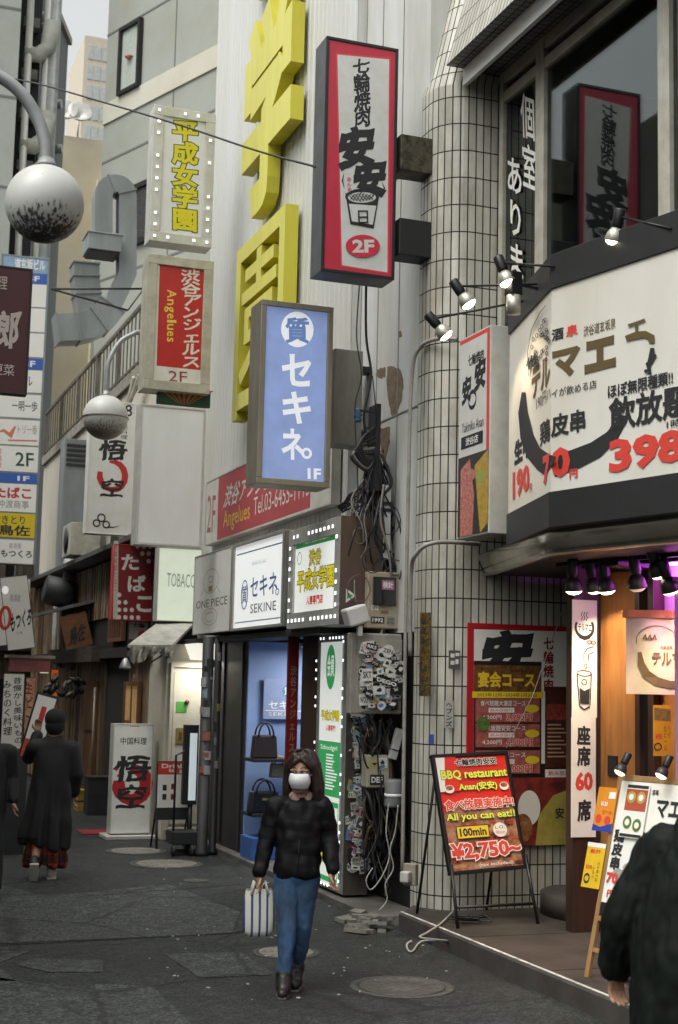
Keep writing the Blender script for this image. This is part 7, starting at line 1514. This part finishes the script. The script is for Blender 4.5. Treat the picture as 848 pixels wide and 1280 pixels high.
b = MB(); loft(b, [(.0, .02, .135, .2, .14), (-.0, .02, .2, .205, .145), (-.01, .01, .4, .19, .14), (-.02, .0, .7, .16, .12)])
def hak(co, n):
    an = atan2(co.y-.02, co.x); k = max(0, (.6-co.z)/.5); return co+n*k*(.022*sin(an*9)+.016*sin(an*17+co.z*6)-.05*max(0, 1-abs(co.x-.01)/.05))
remesh(b, 'plaid_trousers', plaid(), mo_, .008, 2, hak)
for a_, up_ in ((A1_, 1), (A2_, 0)):
    b = MB(); T = Matrix.Translation(a_) @ Matrix.Rotation(radians(58 if up_ else 0), 4, 'X')
    def tp(p): return T @ V(p)
    caps(b, tp((0, .02, .03)), tp((0, .02, -.04)), .052, .05); caps(b, tp((0, .02, -.05)), tp((0, -.16, -.055)), .046, .038)
    o = remesh(b, 'shoe', M((.02, .02, .02), .5) if up_ else M((.42, .4, .35), .6, dirt=.15), mo_, .007, 3, None if up_ else (lambda co, n: V((co.x, co.y, max(co.z, .004)))))
    b = MB(); b.prism([(-.045, .07), (-.05, -.08), (-.03, -.2), (.03, -.2), (.05, -.08), (.045, .07)], 2, -.1, -.075, M((.45, .44, .4), .6)); so = b.build('sole', o, .006); so.matrix_local = T
# ---- man at the left margin
lp_ = P(-24, 1120, Z=0); lm_ = thing('person', 'man in a dark suit cut off by the left margin, his hand hanging', 'person', (lp_.x, lp_.y, 0), -atan2(lp_.x, lp_.y)+radians(8))
suit = M((.007, .0075, .009), .75, dirt=.3, sc=10); hc3 = V((-.0, -.02, 1.57)); b = MB(); head(b, hc3, Matrix.Rotation(radians(-30), 4, 'Z')); caps(b, hc3+V((0, .02, -.05)), V((0, .01, 1.38)), .055, .06); caps(b, V((0, .01, 1.32)), V((0, 0, .9)), .08, .09)
S3, E3_, W3 = V((.2, 0, 1.34)), V((.24, .04, 1.08)), V((.25, -.06, .86)); S4, E4, W4 = V((-.2, 0, 1.34)), V((-.26, .04, 1.08)), V((-.25, -.06, .86))
for s_, e_, w_ in ((S3, E3_, W3), (S4, E4, W4)): caps(b, V((0, .01, 1.3)), s_, .06, .05); caps(b, s_, e_, .045, .04); caps(b, e_, w_, .04, .026)
hand(b, W3, (.02, -.1, -1), -1, 1, V((0, -1, 0))); hand(b, W4, (0, -.1, -1), 1, 1, V((0, -1, 0)))
for hx, yy in ((.1, -.12), (-.1, .12)): caps(b, V((hx*.9, 0, .9)), V((hx, yy*.6, .5)), .085, .055); caps(b, V((hx, yy*.6, .5)), V((hx, yy, .1)), .055, .035); caps(b, V((hx, yy, .08)), V((hx, yy-.12, .05)), .035, .03)
remesh(b, 'body', SKIN, lm_, .007, 3)
b = MB()
loft(b, [(0, 0, .74, .19, .13), (0, 0, .85, .195, .135), (0, 0, 1.0, .185, .13), (0, 0, 1.15, .19, .13), (0, 0, 1.28, .18, .12), (0, .01, 1.37, .11, .09), (0, .015, 1.42, .07, .065)])
caps(b, S3+V((-.03, 0, -.02)), S4+V((.03, 0, -.02)), .08, .08)
for s_, e_, w_ in ((S3, E3_, W3), (S4, E4, W4)): caps(b, s_+V((0, 0, -.03)), e_, .08, .066); caps(b, e_, w_+(e_-w_)*.1, .066, .052)
remesh(b, 'jacket', suit, lm_, .009, 5, jit(.004, 30))
b = MB()
for hx, yy in ((.1, -.12), (-.1, .12)): caps(b, V((hx*.8, 0, .85)), V((hx, yy*.6, .5)), .105, .08); caps(b, V((hx, yy*.6, .5)), V((hx, yy, .1)), .08, .07)
remesh(b, 'trousers', suit, lm_, .009, 3, jit(.003, 30))
for hx, yy in ((.1, -.12), (-.1, .12)): b = MB(); caps(b, V((hx, yy+.02, .05)), V((hx, yy-.16, .04)), .045, .038); remesh(b, 'shoe', mK, lm_, .007, 3, lambda co, n: V((co.x, co.y, max(co.z, .003))))
b = MB(); ellip(b, hc3+V((0, .025, .045)), .084, .1, .09); ellip(b, hc3+V((0, .06, -.01)), .078, .06, .08); remesh(b, 'hair', HAIR, lm_, .007, 3)
b = MB(); b.poly([(-.05, -.125, 1.3), (.0, -.135, 1.12), (.05, -.125, 1.3)], mW); b.poly([(-.05, -.09, 1.4), (-.05, -.125, 1.3), (.05, -.125, 1.3), (.05, -.09, 1.4)], mW); b.build('shirt_front', lm_)
# ---- man at the right margin
rp = P(884, 1100, Y=4.95); rm_ = thing('person', 'person in a dark green jacket cut off by the right margin, back turned', 'person', (rp.x, rp.y, 0), -atan2(rp.x, rp.y)+radians(180-25))
gj = M((.0025, .0052, .0036), .7, dirt=.45, sc=9, spec=.2); hc4 = V((0, -.02, 1.66)); b = MB(); head(b, hc4, Matrix.Identity(4)); caps(b, hc4+V((0, .02, -.05)), V((0, .01, 1.46)), .06, .065); caps(b, V((0, .01, 1.38)), V((0, 0, .92)), .09, .1)
# viewer's left arm is local +x
S5, E5, W5 = V((.2, 0, 1.40)), V((.33, .05, 1.1)), V((.42, -.02, .86)); S6, E6, W6 = V((-.2, 0, 1.40)), V((-.28, .05, 1.1)), V((-.27, -.05, .86))
for s_, e_, w_ in ((S5, E5, W5), (S6, E6, W6)): caps(b, V((0, .01, 1.35)), s_, .065, .055); caps(b, s_, e_, .05, .042); caps(b, e_, w_, .042, .028)
hand(b, W5, (.0, -.1, -1), 1, 1.0, V((-.5, -.8, 0))); hand(b, W6, (0, -.1, -1), -1, 1.05, V((0, -1, 0)))
for hx, yy in ((.1, -.1), (-.1, .1)): caps(b, V((hx*.9, 0, .92)), V((hx, yy*.6, .5)), .09, .06); caps(b, V((hx, yy*.6, .5)), V((hx, yy, .1)), .06, .04); caps(b, V((hx, yy, .08)), V((hx, yy-.13, .05)), .04, .035)
remesh(b, 'body', SKIN, rm_, .0055, 3)
b = MB()
loft(b, [(.03, 0, .62, .29, .17), (.03, 0, .82, .29, .18), (.03, 0, 1.0, .285, .18), (.02, 0, 1.2, .26, .165), (0, 0, 1.34, .21, .14), (0, .01, 1.44, .13, .1), (0, .015, 1.5, .075, .07)])
caps(b, S5+V((-.04, 0, -.02)), S6+V((.04, 0, -.02)), .1, .1); caps(b, V((-.06, .02, 1.47)), V((.06, .02, 1.47)), .06, .06)
for s_, e_, w_ in ((S5, E5, W5), (S6, E6, W6)): caps(b, s_+V((0, 0, -.04)), e_, .1, .09); caps(b, e_, w_+(e_-w_)*.1, .092, .075)
remesh(b, 'jacket', gj, rm_, .009, 5, jit(.009, 44))
b = MB()
for hx, yy in ((.1, -.1), (-.1, .1)): caps(b, V((hx*.8, 0, .85)), V((hx, yy*.6, .5)), .11, .085); caps(b, V((hx, yy*.6, .5)), V((hx, yy, .1)), .085, .075)
remesh(b, 'trousers', suit, rm_, .009, 3, jit(.003, 30))
for hx, yy in ((.1, -.1), (-.1, .1)): b = MB(); caps(b, V((hx, yy+.02, .05)), V((hx, yy-.17, .04)), .048, .04); remesh(b, 'shoe', mK, rm_, .008, 3, lambda co, n: V((co.x, co.y, max(co.z, .003))))
b = MB(); ellip(b, hc4+V((0, .025, .045)), .086, .102, .092); ellip(b, hc4+V((0, .06, -.01)), .08, .06, .08); remesh(b, 'hair', HAIR, rm_, .008, 3)

bpy.data.scenes.remove(TMP)
